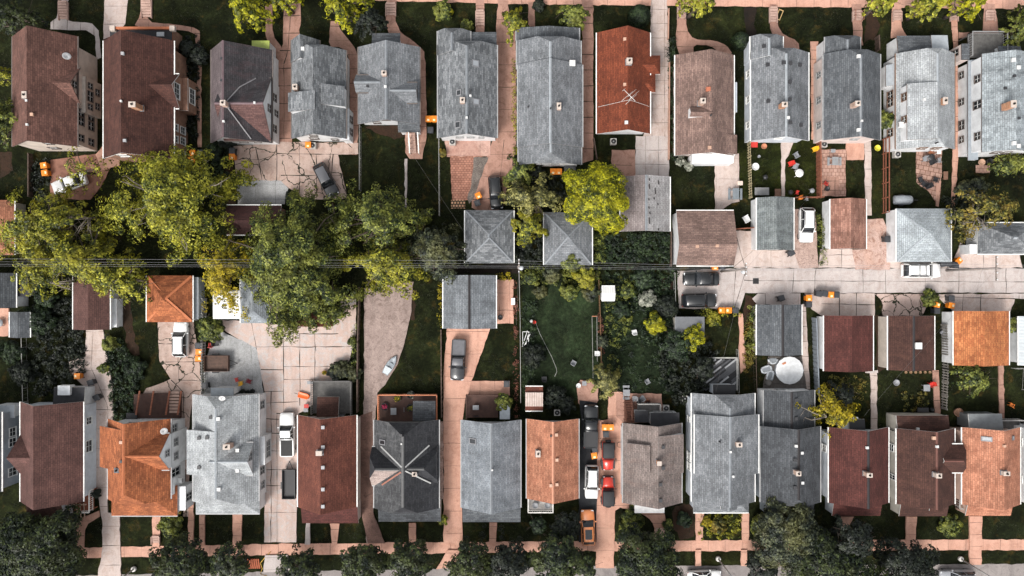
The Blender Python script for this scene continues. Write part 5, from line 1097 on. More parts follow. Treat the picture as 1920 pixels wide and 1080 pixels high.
def ball(px, py, rpx, h_, label, m):
    """Clipped round bush: short leaves on a shaven dome."""
    c = P(px, py, h_*.5); r = rpx/PPM*.98; org = Vector((c.x, c.y, 0)); o = empty('shrub', org, label, 'shrub'); n = int(2600*r*r); d = RNG.normal(size=(n, 3)); d /= np.linalg.norm(d, axis=1, keepdims=True); d[:, 2] = np.abs(d[:, 2])*1.5-.5
    q = np.array(org)+np.array([0, 0, h_*.4])+d*np.array([r, r, h_*.6])*RNG.normal(.97, .03, size=(n, 1)); leafmesh('crown', q, d+RNG.normal(size=(n, 3))*.35, .11, m, o, org)
    b = MB(); b.tube([org, org+Vector((0, 0, h_*.6))], [.1, .05], 7); b.build('stems', bark, o, org)
ball(1200, 28, 22, 2.6, 'big round clipped ball bush by the rust house drive', L_hdg); ball(1390, 75, 17, 2.4, 'smaller round clipped ball bush near vented grey house', L_hdg)
tufts(260000, .14)
# ---- the big backyard trees
tree(306, 372, 122, 12, 'huge yellow green maple reaching over the brick house yard', L_yel, 15, 1.1, .27, sx=.98, sy=.92, barkm=bark_p)
tree(75, 420, 88, 10, 'dark green tree with yellow tips between the hip roof and bare branches', L_ylm, 12, 1., .27, sparse=.12)
tree(150, 485, 78, 9.5, 'spreading green tree in front of the plum brown garage', L_ylm, 12, 1., .27, sparse=.06)
tree(60, 490, 62, 9, 'leafy yellow tipped tree at the picture edge above slate garage', L_ylm, 10, 1., .27)
tree(225, 522, 52, 8, 'yellowish loose crowned tree beside the orange pyramid roof', L_yel, 9, 1., .3, sy=.8)
tree(424, 505, 62, 9, 'golden yellow tree over the white carport', L_gld, 12, 1., .27, sy=1.25)
tree(538, 492, 132, 13, 'largest mid green tree spreading above the parking lot', L_mid, 19, 1.3, .27, sy=.95)
tree(705, 415, 86, 11, 'deep green tree north of the power lines beside dark lawns', L_mid, 13, 1.05, .27)
tree(725, 490, 78, 10, 'yellowing tree standing at the top of the gravel drive', L_ylm, 12, 1.1, .27, sx=1.1, sy=.75)
tree(813, 470, 60, 9, 'dusky grey leaved tree beside the mottled hip garage', L_gry, 11, 1.5, .28)
tree(600, 575, 52, 8, 'leafy lower tree hanging over the dark red garage', L_mid, 9, 1.1, .27, sx=1.15, sy=.8)
tree(1120, 370, 64, 9, 'round brilliant yellow green tree beside the pale broad garage', L_bri, 13, 1.5, .22, lumpy=True, sy=1.02, spread=1.5)
tree(997, 372, 56, 8, 'cream tipped pale tree beside the black car', L_crm, 11, 1.05, .29, sy=.85)
tree(992, 425, 34, 6, 'yellow green tree squeezed between two hip roofed garages', L_ylm, 8, 1., .27, sy=1.2)
tree(972, 322, 29, 5, 'bushy green tree at the back wall of the long grey house', L_mid, 7, 1.1, .26)
tree(1845, 398, 62, 8, 'olive and rust leaved tree with bare pale limbs over hip roof', L_olv, 11, .75, .3, sparse=.25, sx=1.1, sy=.85, barkm=bark_p)
tree(1563, 779, 64, 7, 'open yellow tree with arching branches over the slate roofs', L_gld, 6, 1.1, .27, sparse=.1, spread=.2, barkm=bark_p, arms=[(104, .85), (128, .55), (174, 1.25), (22, 1.1), (48, .75), (-28, .5), (228, .4)])
tree(1578, 745, 30, 4.5, 'dark small tree behind the open yellow tree', L_drk, 6, .9, .25)
tree(1136, 716, 28, 5, 'two toned tree with pale lower leaves by the black pickup', L_crm, 8, 1.2, .24, sy=1.3)
tree(1825, 710, 33, 5, 'dark tree with light green skirt south of orange garage', L_mid, 8, .9, .25)
tree(148, 316, 46, 5.5, 'thin young yellow tree spilling over the white saloon', L_yel, 7, .35, .24, sparse=.45)
# ---- upper edge trees
tree(462, 18, 36, 8, 'yellow green street tree above the charcoal roofed house', L_bri, 9, .9, .32); tree(525, -6, 26, 8, 'yellow tree tip beside the cracked upper driveway', L_bri, 7, .9, .32)
tree(640, 4, 46, 9, 'bright yellow street tree over curved front path', L_bri, 10, .9, .33, sy=.8); tree(692, 40, 30, 5, 'nearly black leafed tree north of the four dormer house', L_drk, 8, .9, .28)
tree(18, 28, 38, 9, 'dark corner tree beside the first concrete stair', L_dgr, 9, .9, .3); tree(10, 222, 36, 8, 'dark green tree against the cream house west eave', L_mid, 9, .85, .3, sy=1.4); tree(2, 140, 16, 6, 'small yellow tree cut by the picture edge', L_yel, 6, 1., .28)
tree(964, 42, 24, 4, 'olive yellow bushy tree beside the reddish driveway', L_ylm, 7, 1.1, .25, sy=1.4); tree(1076, 30, 27, 5, 'dark leafy tree at the northeast corner of long grey house', L_mid, 7, .9, .26)
tree(1310, 2, 34, 8, 'fresh green street tree above the taupe house stairs', L_yel, 8, .8, .3, sy=.7); tree(1658, 2, 26, 8, 'small yellow green tree over the upper sidewalk near pale walkway', L_yel, 8, .9, .3, sy=.7)
tree(1745, 6, 26, 8, 'yellow green tree over the sidewalk above pale dormer house', L_yel, 8, .9, .3, sy=.75); tree(1818, 4, 32, 8, 'lime green tree over the last visible upper sidewalk', L_bri, 8, .9, .3, sy=.7)
tree(1912, 52, 26, 6, 'dark bushy tree in the corner above stained roof house', L_mid, 8, 1., .28, sy=1.4); tree(1900, 308, 42, 4, 'pointed leaved dark tree behind the stained roof house', L_mid, 7, .7, .26, sx=1.1, sy=.5)
# ---- lower street trees
G_ = 'street trees along the lower pavement'
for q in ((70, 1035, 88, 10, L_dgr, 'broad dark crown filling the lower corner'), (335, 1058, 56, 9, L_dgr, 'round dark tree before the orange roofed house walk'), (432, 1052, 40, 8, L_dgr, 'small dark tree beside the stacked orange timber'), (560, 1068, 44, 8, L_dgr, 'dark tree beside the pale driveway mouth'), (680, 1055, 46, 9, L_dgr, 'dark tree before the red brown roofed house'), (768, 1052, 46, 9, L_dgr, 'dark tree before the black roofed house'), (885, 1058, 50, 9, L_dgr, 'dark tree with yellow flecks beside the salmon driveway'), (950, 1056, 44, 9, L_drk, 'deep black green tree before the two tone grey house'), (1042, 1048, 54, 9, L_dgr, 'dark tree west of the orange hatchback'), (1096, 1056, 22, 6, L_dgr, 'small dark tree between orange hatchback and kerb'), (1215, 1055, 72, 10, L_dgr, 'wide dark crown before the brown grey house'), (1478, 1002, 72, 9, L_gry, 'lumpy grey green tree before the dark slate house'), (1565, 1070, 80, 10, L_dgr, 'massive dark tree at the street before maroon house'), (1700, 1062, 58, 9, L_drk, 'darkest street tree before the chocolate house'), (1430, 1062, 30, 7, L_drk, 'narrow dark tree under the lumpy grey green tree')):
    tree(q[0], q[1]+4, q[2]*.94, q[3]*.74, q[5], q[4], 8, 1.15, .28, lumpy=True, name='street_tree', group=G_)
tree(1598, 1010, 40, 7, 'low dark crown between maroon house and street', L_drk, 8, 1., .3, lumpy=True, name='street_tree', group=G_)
tree(1062, 988, 30, 3.2, 'dark bushy tree in the terracotta house front yard', L_drk, 7, 1., .27, lumpy=True); tree(1010, 985, 16, 2.3, 'small dark shrub tree below the veranda seats', L_hdg, 6, 1., .22, lumpy=True)
# ---- shrubs
for q in ((395, 617, 25, 3., 'leafy green bush leaning over the white picket fence', L_mid), (945, 755, 17, 2., 'grey green bush beside the brown sundeck', L_mid), (1014, 548, 13, 1., 'silver leafed mound on the garden lawn', L_gry), (1228, 607, 20, 2.4, 'bright yellow mound bush in the flower garden', L_bri), (1298, 632, 24, 3., 'yellow green dotted bush beside the flat shed', L_bri), (1272, 645, 32, 3., 'wide green bush below the flat shed', L_hdg), (1320, 690, 22, 2.4, 'low dark bush beside the weathered diagonal deck', L_drk), (1208, 520, 22, 2., 'green bush under the wires behind white shed', L_hdg), (1070, 486, 24, 3., 'dark green bush covering the pyramid roof corner', L_mid), (1098, 520, 22, 2.4, 'yellow green bush under the power lines', L_ylm), (1068, 548, 17, 1.8, 'feathery green bush at the lawn top', L_mid), (1108, 548, 17, 1.6, 'blue grey bush beside the brown garden rail', L_gry), (1130, 640, 12, 1., 'pale leaved clump along the garden rail', L_gry), (1035, 515, 17, 1.6, 'silvery bush under the wires over garden lawn', L_gry), (995, 520, 14, 1.4, 'greenish bush beside the power pole', L_mid), (1178, 545, 15, 1.2, 'green tuft bush beside the white shed', L_mid), (1165, 580, 16, 1.2, 'loose mixed flower bush below the white shed', L_hdg), (1215, 560, 17, 1.4, 'pale flowering bush in the mixed border', L_wht), (1250, 575, 24, 1.8, 'dark bush mass at the alley garden corner', L_drk), (1338, 598, 15, .9, 'low yellow green bush under the black sedan lane', L_ylm), (830, 20, 18, 2.2, 'dark mixed bush in the skylit house front bed', L_mid), (842, 22, 8, 1., 'bright lime bush in the skylit house front bed', L_bri), (875, 48, 12, 1.4, 'small green bush against the skylit house porch', L_mid), (372, 105, 17, 2., 'dark climbing bush against the brick house wall', L_drk), (350, 90, 14, 2., 'dark ivy bush at the brick porch corner', L_drk), (1000, 320, 20, 2., 'shadowy bush behind the long grey house bins', L_drk), (1660, 225, 16, 2.4, 'dense green bush beside the pale dormer house wall', L_mid), (640, 692, 19, 1.4, 'spiky grey green plant clump by the grey sundeck', L_gry), (663, 700, 15, 1.2, 'spiky plant clump beside the gravel drive fence', L_gry), (628, 700, 14, 1.2, 'dark spiky clump at the sundeck corner', L_drk), (1000, 665, 24, 1.2, 'black leaved low bush on the garden lawn', L_drk), (1040, 745, 24, 1.6, 'black leaved bush beside the slatted shed', L_drk), (1062, 760, 17, 1.4, 'dark bush at the terracotta house back wall', L_drk), (1348, 985, 16, .8, 'flowering low bush in the stepped house front bed', L_olv), (1325, 978, 9, .7, 'yellow flower clump beside front steps', L_gld), (1185, 975, 24, 1., 'variegated bush in the brown grey house lawn', L_mid), (1430, 985, 22, 2., 'leafy bush before the dark slate porch', L_mid), (1780, 985, 22, 1.4, 'fuzzy green bush before the chocolate porch', L_mid), (1283, 975, 15, 1., 'dark green bush on the bare soil bed', L_hdg), (1252, 985, 10, .8, 'small bush by the curved front path', L_mid), (330, 955, 12, 1., 'flowering bush at the orange house corner', L_olv), (320, 985, 24, 1.6, 'green bush in front of the orange house lawn', L_mid), (500, 118, 10, 1.2, 'dark bush at the lime awning corner', L_drk), (830, 975, 9, 1.2, 'yellow green bush at the black house corner', L_yel), (180, 925, 8, 1.2, 'dark bush at the plum house stair', L_drk), (1276, 302, 9, .9, 'pale yellow flower bush below the taupe house', L_wht), (1292, 312, 8, .8, 'cream blossom bush on the taupe house lawn', L_wht), (430, 340, 15, 1.6, 'dark bush along the cracked patio edge', L_drk), (425, 262, 17, 1.8, 'dark bush below the charcoal house gable', L_drk), (400, 285, 17, 1.4, 'dark weedy bush beside grey bins', L_hdg), (40, 700, 22, 1.8, 'dark bush beside the plum house back wall', L_drk), (20, 660, 24, 1.4, 'dull green bush at the picture edge lawn', L_hdg), (205, 645, 14, 1.6, 'leafy bush spilling on the plum garage drive', L_mid), (195, 690, 9, 1.4, 'small bush on the drive crack', L_mid), (250, 690, 24, 1.2, 'mottled bush on the orange garage lawn', L_hdg), (70, 600, 30, 2., 'tall dark bush beside the weathered shed', L_hdg), (85, 555, 22, 2., 'dark bush below the window frame rack', L_hdg), (1905, 610, 17, 2., 'yellow green bush behind the orange garage', L_mid), (1745, 560, 17, 1.2, 'weedy bush beside alley bins', L_mid), (1858, 420, 20, 1.6, 'round dark bush before the grey hip roof', L_drk), (1812, 355, 19, 1.8, 'grey green bush by the stained house garden', L_gry), (1835, 350, 17, 1.8, 'round grey bush before the olive tree', L_gry), (547, 370, 12, 1.4, 'black green bush at the grey slab corner', L_drk), (797, 405, 11, 1.4, 'soft grey bush on the dark lawn', L_gry), (830, 287, 7, .8, 'orange flowered clump beside the blotched patio', L_olv), (1010, 10, 12, 1., 'dark bush beside the long house path', L_drk), (660, 640, 8, 1.3, 'narrow bush along the gravel drive fence', L_mid)):
    shrub(q[0], q[1], q[2], q[3], q[4], q[5], .2 if q[3] > 1.5 else .16)
hedge([(1255, 75), (1255, 118)], 1.1, 1.3, 'square clipped hedge along the rust house drive'); hedge([(964, 110), (966, 300)], .5, .7, 'thin weedy hedge strip along the long grey house', L_ylm, dens=.6)
hedge([(826, 525), (826, 612)], .45, .7, 'yellow flowering strip beside the blotched grey garage', L_gld, dens=.6); hedge([(1532, 395), (1540, 500)], .9, .9, 'green weed strip between parked suv and salmon garage', L_mid, dens=.8)
hedge([(1408, 575), (1408, 660)], 1.3, 1.2, 'leafy hedge along the dark grey garage', L_mid); hedge([(668, 605), (664, 690)], .7, .9, 'dark green strip between lot and gravel drive', L_mid, dens=.8)
hedge([(1300, 585), (1385, 584)], .9, 1., 'yellow green hedge below the two black cars', L_ylm); hedge([(933, 518), (966, 518)], .7, .7, 'golden hedge above the small salmon patio', L_gld)
hedge([(966, 530), (968, 780)], .4, .6, 'flower strip along the white wire fence', L_red, dens=.45); hedge([(1256, 130), (1262, 300)], .6, .8, 'dark weed strip between drive and taupe house', L_hdg)
hedge([(1125, 590), (1128, 690)], .5, .6, 'red flowered strip beside the garden rail', L_red, dens=.5); hedge([(905, 982), (905, 1012)], .6, .8, 'black hedge beside the two tone house path', L_drk); hedge([(940, 982), (940, 1012)], .6, .8, 'low black hedge on the far side of two tone house path', L_drk)
cover([(1128, 440), (1256, 438), (1256, 492), (1128, 492)], L_hdg, 9000, .2, 'dense dark ground cover behind the broad pale garage', (.1, .7), clumps=160)
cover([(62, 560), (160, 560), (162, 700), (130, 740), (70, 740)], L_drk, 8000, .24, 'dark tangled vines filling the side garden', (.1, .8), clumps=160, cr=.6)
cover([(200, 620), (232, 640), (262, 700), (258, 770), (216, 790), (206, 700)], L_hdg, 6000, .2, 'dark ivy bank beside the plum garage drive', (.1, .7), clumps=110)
cover([(978, 500), (1125, 500), (1125, 535), (978, 535)], L_mid, 4500, .2, 'mixed flower bed under the power lines', (.1, .7), clumps=80)
cover([(1135, 500), (1268, 500), (1268, 625), (1200, 650), (1200, 590), (1135, 560)], L_hdg, 7000, .2, 'overgrown mixed border around the white shed', (.1, .6), clumps=130)
cover([(1235, 650), (1330, 640), (1345, 660), (1310, 760), (1260, 760), (1240, 700)], L_drk, 7000, .22, 'dark undergrowth beside the weathered deck', (.1, .9), clumps=130)
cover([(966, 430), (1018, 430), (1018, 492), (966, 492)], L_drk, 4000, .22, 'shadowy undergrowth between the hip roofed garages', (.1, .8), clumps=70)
cover([(1112, 430), (1130, 430), (1130, 492), (1112, 492)], L_mid, 2000, .2, 'green ivy strip beside the pyramid roof', (.3, 1.2), clumps=36)
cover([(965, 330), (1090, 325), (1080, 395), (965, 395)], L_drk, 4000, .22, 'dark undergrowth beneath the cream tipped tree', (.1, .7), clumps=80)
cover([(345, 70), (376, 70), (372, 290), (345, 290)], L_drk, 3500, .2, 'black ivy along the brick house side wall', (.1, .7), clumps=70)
cover([(380, 280), (430, 280), (425, 380), (395, 390)], L_hdg, 3000, .2, 'weedy ground beside the cracked patio', (.05, .5), clumps=60)
cover([(1765, 370), (1830, 350), (1830, 400), (1785, 410)], L_drk, 2500, .2, 'dark garden growth below the stained house', (.1, .7), clumps=50)
cover([(1412, 962), (1445, 960), (1445, 1010), (1412, 1010)], L_ylm, 1800, .17, 'ragged green growth before the slate porch', (.05, .5), clumps=40)
cover([(1310, 964), (1388, 964), (1388, 1010), (1310, 1010)], L_ylm, 2200, .15, 'wild flowering growth before the stepped house', (.03, .3), clumps=60, cr=.4)
cover([(60, 300), (95, 300), (95, 380), (60, 380)], L_drk, 1800, .2, 'shadowy weeds beside the plank strip', (.05, .6), clumps=40)

cover([(1130, 520), (1266, 520), (1266, 735), (1130, 735)], L_hdg, 7000, .15, 'patchy low weeds over the second garden lawn', (.02, .25), clumps=110, cr=.55)
cover([(1130, 520), (1200, 520), (1160, 700), (1130, 735)], L_mid, 3500, .15, 'mixed perennials along the garden rail border', (.05, .6), clumps=70, cr=.5)
cover([(980, 560), (1006, 560), (1000, 740), (980, 740)], L_hdg, 3000, .15, 'scruffy border along the pale wire fence', (.03, .5), clumps=60, cr=.5)
cover([(1395, 600), (1418, 600), (1418, 665), (1395, 700)], L_olv, 2000, .15, 'rusty green weeds beside the salmon path', (.03, .5), clumps=40, cr=.5)
cover([(1550, 705), (1625, 705), (1625, 740), (1550, 770)], L_olv, 2000, .14, 'autumn tinted weeds behind the maroon garage', (.02, .2), clumps=50, cr=.5)
cover([(1690, 735), (1740, 735), (1740, 770), (1690, 770)], L_olv, 1200, .14, 'orange brown flower patch on the dark lawn', (.02, .3), clumps=26, cr=.4)
# ------------------------------------------------------------------ vehicles (local frame: nose towards +x, wheels on z = 0)
def ring(x, hw, zb, zt, round_=.12, top=.86):
    r = min(round_, (zt-zb)*.45)
    return [(x, -hw*.94, zb), (x, -hw, zb+r), (x, -hw*.985, zt-r*1.2), (x, -hw*top, zt), (x, 0, zt+.03), (x, hw*top, zt), (x, hw*.985, zt-r*1.2), (x, hw, zb+r), (x, hw*.94, zb)]
def loft(b, rings, m=0, caps=True):
    n = len(rings[0]); vs = [p for r in rings for p in r]; fs = []
    for i in range(len(rings)-1):
        for k in range(n): fs.append((i*n+k, i*n+(k+1) % n, (i+1)*n+(k+1) % n, (i+1)*n+k))
    if caps: fs += [tuple(range(n))[::-1], tuple((len(rings)-1)*n+k for k in range(n))]
    b.mesh(vs, fs, m, True)
glass_car = glass('car_glass', (.012, .014, .017), .05); rub = plain('tyre_rubber', (.02, .02, .022), .85); rimm = plain('wheel_rim', (.35, .36, .38), .35, .8)
lamp_w = plain('headlight_glass', (.75, .77, .8), .15); lamp_r = plain('taillight_glass', (.35, .02, .015), .2); blackp = plain('black_plastic', (.018, .018, .02), .55)
def paint(key, c): return plain('paint_'+key, c, .32, .0, .03, .7)
PROF = {   # x fractions of length from the nose (0) to the tail (1): hood end, windscreen top, roof end, rear glass end; heights as fractions
    'sedan': dict(h=1.45, belt=.62, hood=.30, wt=.44, re=.72, rg=.87, tail=.66, hoodz=.60),
    'hatch': dict(h=1.5, belt=.62, hood=.27, wt=.42, re=.86, rg=.97, tail=.64, hoodz=.62),
    'suv': dict(h=1.72, belt=.60, hood=.27, wt=.39, re=.90, rg=.98, tail=.6, hoodz=.62),
    'van': dict(h=1.75, belt=.56, hood=.22, wt=.38, re=.93, rg=.99, tail=.56, hoodz=.56),
    'pickup': dict(h=1.8, belt=.62, hood=.28, wt=.37, re=.55, rg=.60, tail=.60, hoodz=.62),
}
def car(px, py, ang, L, Wd, kind, pm, label, name='parked_car', cat='car', roofm=None, z=None, extra=None):
    f = PROF[kind]; hw = Wd/2; Ht = f['h']; bz = Ht*f['belt']; zg = gz(px, py) if z is None else z
    o = empty(name, P(px, py, 0)+Vector((0, 0, zg)), label, cat, None, R(ang))
    X_ = lambda t: L/2-t*L
    b = MB(); hz = Ht*f['hoodz']; tz = Ht*f['tail']
    st = [(0.0, .74, .34, hz*.72), (.015, .84, .3, hz*.82), (.06, .95, .26, hz*.93), (.14, .99, .24, hz*.97), (f['hood'], 1., .22, bz), (.5, 1., .2, bz), (f['rg']-.03, 1., .22, bz), (.955, .97, .28, tz), (.99, .88, .32, tz*.96), (1., .78, .38, tz*.9)]
    if kind in ('suv', 'van', 'hatch'): st[6] = (.9, 1., .22, bz)
    st = sorted(st, key=lambda s_: s_[0])
    loft(b, [ring(X_(t), hw*w, zb, zt) for t, w, zb, zt in st]); body = b.build('body', pm, o)
    if kind == 'pickup':
        q = MB(); x0, x1 = X_(.62), X_(.975); zt = bz+.02
        q.face([(x0, -hw*.8, zt+.012), (x1, -hw*.8, zt+.012), (x1, hw*.8, zt+.012), (x0, hw*.8, zt+.012)], 0)
        for y in (-1, 1): q.box(((x0+x1)/2, y*hw*.86, zt+.03), (x0-x1, hw*.16, .09), 1)
        q.box((x1-.05, 0, zt+.03), (.1, hw*1.6, .09), 1); q.build('bed_cover', [roofm or blackp, pm], o)
    c = MB(); zr = Ht
    base = bz-.02; cab = [(f['hood']-.0, .88, base+.02), (f['wt'], .80, zr-.05), (f['wt']+.05, .795, zr), ((f['wt']+f['re'])/2, .79, zr+.02), (f['re']-.04, .775, zr), (f['re'], .76, zr-.06), (f['rg'], .84, base+.02)]
    rings = []
    for t, w, zt in cab:
        ww = hw*w; zt = max(zt, base+.03); rings.append([(X_(t), -hw*.92, base), (X_(t), -ww, zt-.05 if zt > base+.2 else zt-.01), (X_(t), -ww*.9, zt), (X_(t), ww*.9, zt), (X_(t), ww, zt-.05 if zt > base+.2 else zt-.01), (X_(t), hw*.92, base)])
    loft(c, rings); c.build('window_glass', glass_car, o)
    r = MB(); rm = roofm or pm
    rr = [(X_(f['wt']+.012), hw*.715, zr-.02), (X_(f['wt']+.05), hw*.74, zr+.02), (X_((f['wt']+f['re'])/2), hw*.74, zr+.045), (X_(f['re']-.04), hw*.72, zr+.02), (X_(f['re']-.008), hw*.69, zr-.035)]
    vs = []
    for x, w, zz in rr: vs += [(x, -w, zz-.05), (x, -w*.9, zz+.012), (x, 0, zz+.03), (x, w*.9, zz+.012), (x, w, zz-.05)]
    r.mesh(vs, [(i*5+k, i*5+k+1, i*5+k+6, i*5+k+5) for i in range(4) for k in range(4)], 0, True)
    r.build('roof', rm, o)
    for y in (-1, 1):
        for (ta, tb) in ((f['hood']+.005, f['wt']+.01), (f['re']-.01, f['rg']-.005)):
            za, zb_ = (base+.02, zr-.03) if ta < .42 and tb < .5 else (zr-.04, base+.02)
            p = MB(); p.bar((X_(ta), y*hw*(.89 if za < zb_ else .77), za), (X_(tb), y*hw*(.79 if za < zb_ else .86), zb_), .09, .07); p.build('pillar', pm, o)
        tm = (f['wt']+f['re'])/2; p = MB(); p.bar((X_(tm), y*hw*.925, base), (X_(tm), y*hw*.8, zr-.03), .09, .05); p.build('pillar', pm, o)
    wr = .34 if kind in ('sedan', 'hatch') else .38
    for t in (.17, .80):
        for y in (-1, 1):
            w = MB(); w.lathe((X_(t), y*(hw-.12), wr), [(wr*.62, -.1), (wr*.95, -.11), (wr, -.06), (wr, .06), (wr*.95, .11), (wr*.62, .1)], 18, 0, True, 'y'); wo = w.build('wheel', rub, o)
            q = MB(); q.lathe((X_(t), y*(hw-.12), wr), [(wr*.15, -.112), (wr*.62, -.1), (wr*.62, .1), (wr*.15, .112)], 12, 0, True, 'y'); q.build('rim', rimm, wo)
    for y in (-1, 1):
        q = MB(); q.box((X_(.028), y*hw*.68, hz*.78), (.16, hw*.34, .14)); q.build('headlight', lamp_w, o)
        q = MB(); q.box((X_(.985), y*hw*.74, tz*.84), (.1, hw*.26, .16)); q.build('tail_light', lamp_r, o)
        q = MB(); q.box((X_(f['hood']+.045), y*(hw+.09), bz+.07), (.14, .2, .13)); q.build('side_mirror', pm, o)
    q = MB(); q.box((X_(0)+.01, 0, .42), (.08, Wd*.62, .2)); q.build('front_grille', blackp, o)
    if kind in ('suv', 'van'):
        for y in (-1, 1):
            q = MB(); q.bar((X_(f['wt']+.07), y*hw*.66, zr+.1), (X_(f['re']-.05), y*hw*.66, zr+.1), .05, .06); q.build('roof_rail', blackp if extra != 'pale' else metal_w, o)
    if extra == 'sunroof':
        q = MB(); q.box((X_((f['wt']+f['re'])/2), 0, zr+.085), ((f['re']-f['wt'])*L*.62, hw*.98, .03)); q.build('sunroof', glass_car, o)
    if extra == 'bars':
        for t in (.5, .66):
            q = MB(); q.bar((X_(t), -hw*.7, zr+.14), (X_(t), hw*.7, zr+.14), .06, .05); q.build('roof_bar', blackp, o)
    return o
pw = paint('white', (.72, .72, .71)); pb = paint('black', (.008, .009, .01)); pdg = paint('dark_grey', (.024, .025, .028)); por = paint('orange', (.66, .23, .08)); prd = paint('red', (.5, .035, .02)); psv = paint('silver', (.3, .31, .33))
# ang: 0 nose to the picture's east, 90 nose north (up)
car(137, 345, 200, 4.7, 1.8, 'sedan', pw, 'white saloon dappled by leaves under the huge yellow maple')
car(614, 339, -63, 4.7, 1.8, 'hatch', pdg, 'dark hatchback parked askew on the cracked patio', roofm=paint('mid_grey', (.12, .12, .13)))
car(930, 362, -85, 4.4, 1.8, 'suv', pb, 'black car parked tail up beside the mottled hip garage')
car(1507, 423, -91, 4.6, 1.85, 'suv', pw, 'bright white suv on pebbly ground beside streaked roof garage')
car(1721, 507.5, 0, 5.1, 1.95, 'van', pw, 'white van with roof bars parked along the alley', extra='bars')
car(1312, 523, 180, 4.7, 1.85, 'sedan', pb, 'glossy black saloon nearest the power lines')
car(1308, 563, 1, 4.6, 1.85, 'suv', pb, 'black estate car parked below the other black saloon')
car(345, 636, 90, 4.6, 1.9, 'suv', pw, 'white suv nosed up to the orange pyramid garage')
car(860, 673, -93, 5.5, 1.95, 'pickup', pdg, 'dark grey pickup on the salmon driveway', name='pickup_truck', cat='pickup', roofm=plain('bed_cover_grey', (.1, .1, .11), .4))
car(1106, 797, 89, 5.7, 2., 'pickup', pb, 'black pickup with black bed cover behind terracotta house', name='pickup_truck', cat='pickup')
car(1108, 900, -91, 4.4, 1.8, 'suv', pw, 'white wagon on the narrow black asphalt drive')
car(1101, 985, 92, 4.7, 1.85, 'hatch', por, 'orange hatchback with large dark sunroof', extra='sunroof')
t_ = car(543, 812, 91, 5.8, 1.95, 'pickup', pw, 'white pickup carrying orange clutter in its open bed', name='pickup_truck', cat='pickup', roofm=None)
for ch in list(COL.objects):
    if ch.parent == t_ and ch.name.startswith('bed_cover'):
        ch.name = 'cargo_bed'; ch.data.materials[0] = plain('bed_floor', (.03, .03, .03), .8)
car(1318, 1079, 2, 4.5, 1.85, 'sedan', pw, 'white car tail showing at the kerb of lower street'); car(1788, 1078, 180, 4.6, 1.85, 'suv', psv, 'silver grey car at the street kerb under dark crown')
def jeep(px, py, ang, label):
    o = empty('off_road_car', P(px, py, 0)+Vector((0, 0, gz(px, py))), label, 'car', None, R(ang)); hw = .8
    b = MB(); loft(b, [ring(x, w*hw, .45, z, .08, .95) for x, w, z in ((1.95, .72, .98), (1.9, .78, 1.05), (1., .86, 1.12), (.62, .95, 1.14))]); b.build('hood', prd, o)
    b = MB(); loft(b, [ring(x, w*hw, .4, z, .08, .95) for x, w, z in ((.62, .95, 1.12), (.5, 1., 1.15), (-1.6, 1., 1.15), (-1.66, .96, 1.1))]); b.build('body', prd, o)
    b = MB(); loft(b, [[(x, -w*hw, zb), (x, -w*hw*.96, z-.06), (x, -w*hw*.8, z), (x, w*hw*.8, z), (x, w*hw*.96, z-.06), (x, w*hw, zb)] for x, w, zb, z in ((.3, .93, 1.12, 1.74), (.2, .95, 1.12, 1.8), (-.6, .96, 1.12, 1.84), (-1.5, .95, 1.12, 1.8), (-1.68, .93, 1.12, 1.7))]); b.build('soft_top', plain('soft_top_black', (.022, .022, .024), .75), o)
    b = MB(); b.face([(.62, -.7, 1.14), (.62, .7, 1.14), (.33, .66, 1.72), (.33, -.66, 1.72)]); b.build('windscreen', glass_car, o, fix=False)
    for y in (-1, 1):
        b = MB(); b.box((1.25, y*.78, 1.), (1.1, .26, .08)); b.box((-1.15, y*.8, .98), (.95, .24, .08)); b.build('fender', blackp, o)
        b = MB(); b.lathe((1.97, y*.5, .85), [(.12, -.04), (.12, .04)], 12, 0, True, 'x'); b.build('headlight', lamp_w, o)
        b = MB(); b.box((.5, y*.98, 1.25), (.1, .22, .18)); b.build('side_mirror', blackp, o)
        for x in (1.25, -1.15):
            w = MB(); w.lathe((x, y*.78, .4), [(.24, -.12), (.38, -.13), (.4, -.06), (.4, .06), (.38, .13), (.24, .12)], 16, 0, True, 'y'); wo = w.build('wheel', rub, o)
            q = MB(); q.lathe((x, y*.78, .4), [(.06, -.13), (.24, -.12), (.24, .12), (.06, .13)], 12, 0, True, 'y'); q.build('rim', rimm, wo)
    b = MB(); b.lathe((-1.84, 0, 1.), [(.22, -.12), (.37, -.12), (.4, 0), (.37, .12), (.22, .12)], 16, 0, True, 'x'); b.build('spare_wheel', rub, o)
    b = MB(); b.box((2.02, 0, .6), (.16, 1.5, .16)); b.build('bumper', blackp, o)
jeep(1138, 849, -90, 'red off roader with black soft top, hood facing the other'); jeep(1138, 918, 90, 'red off roader nearer the street with black soft top')
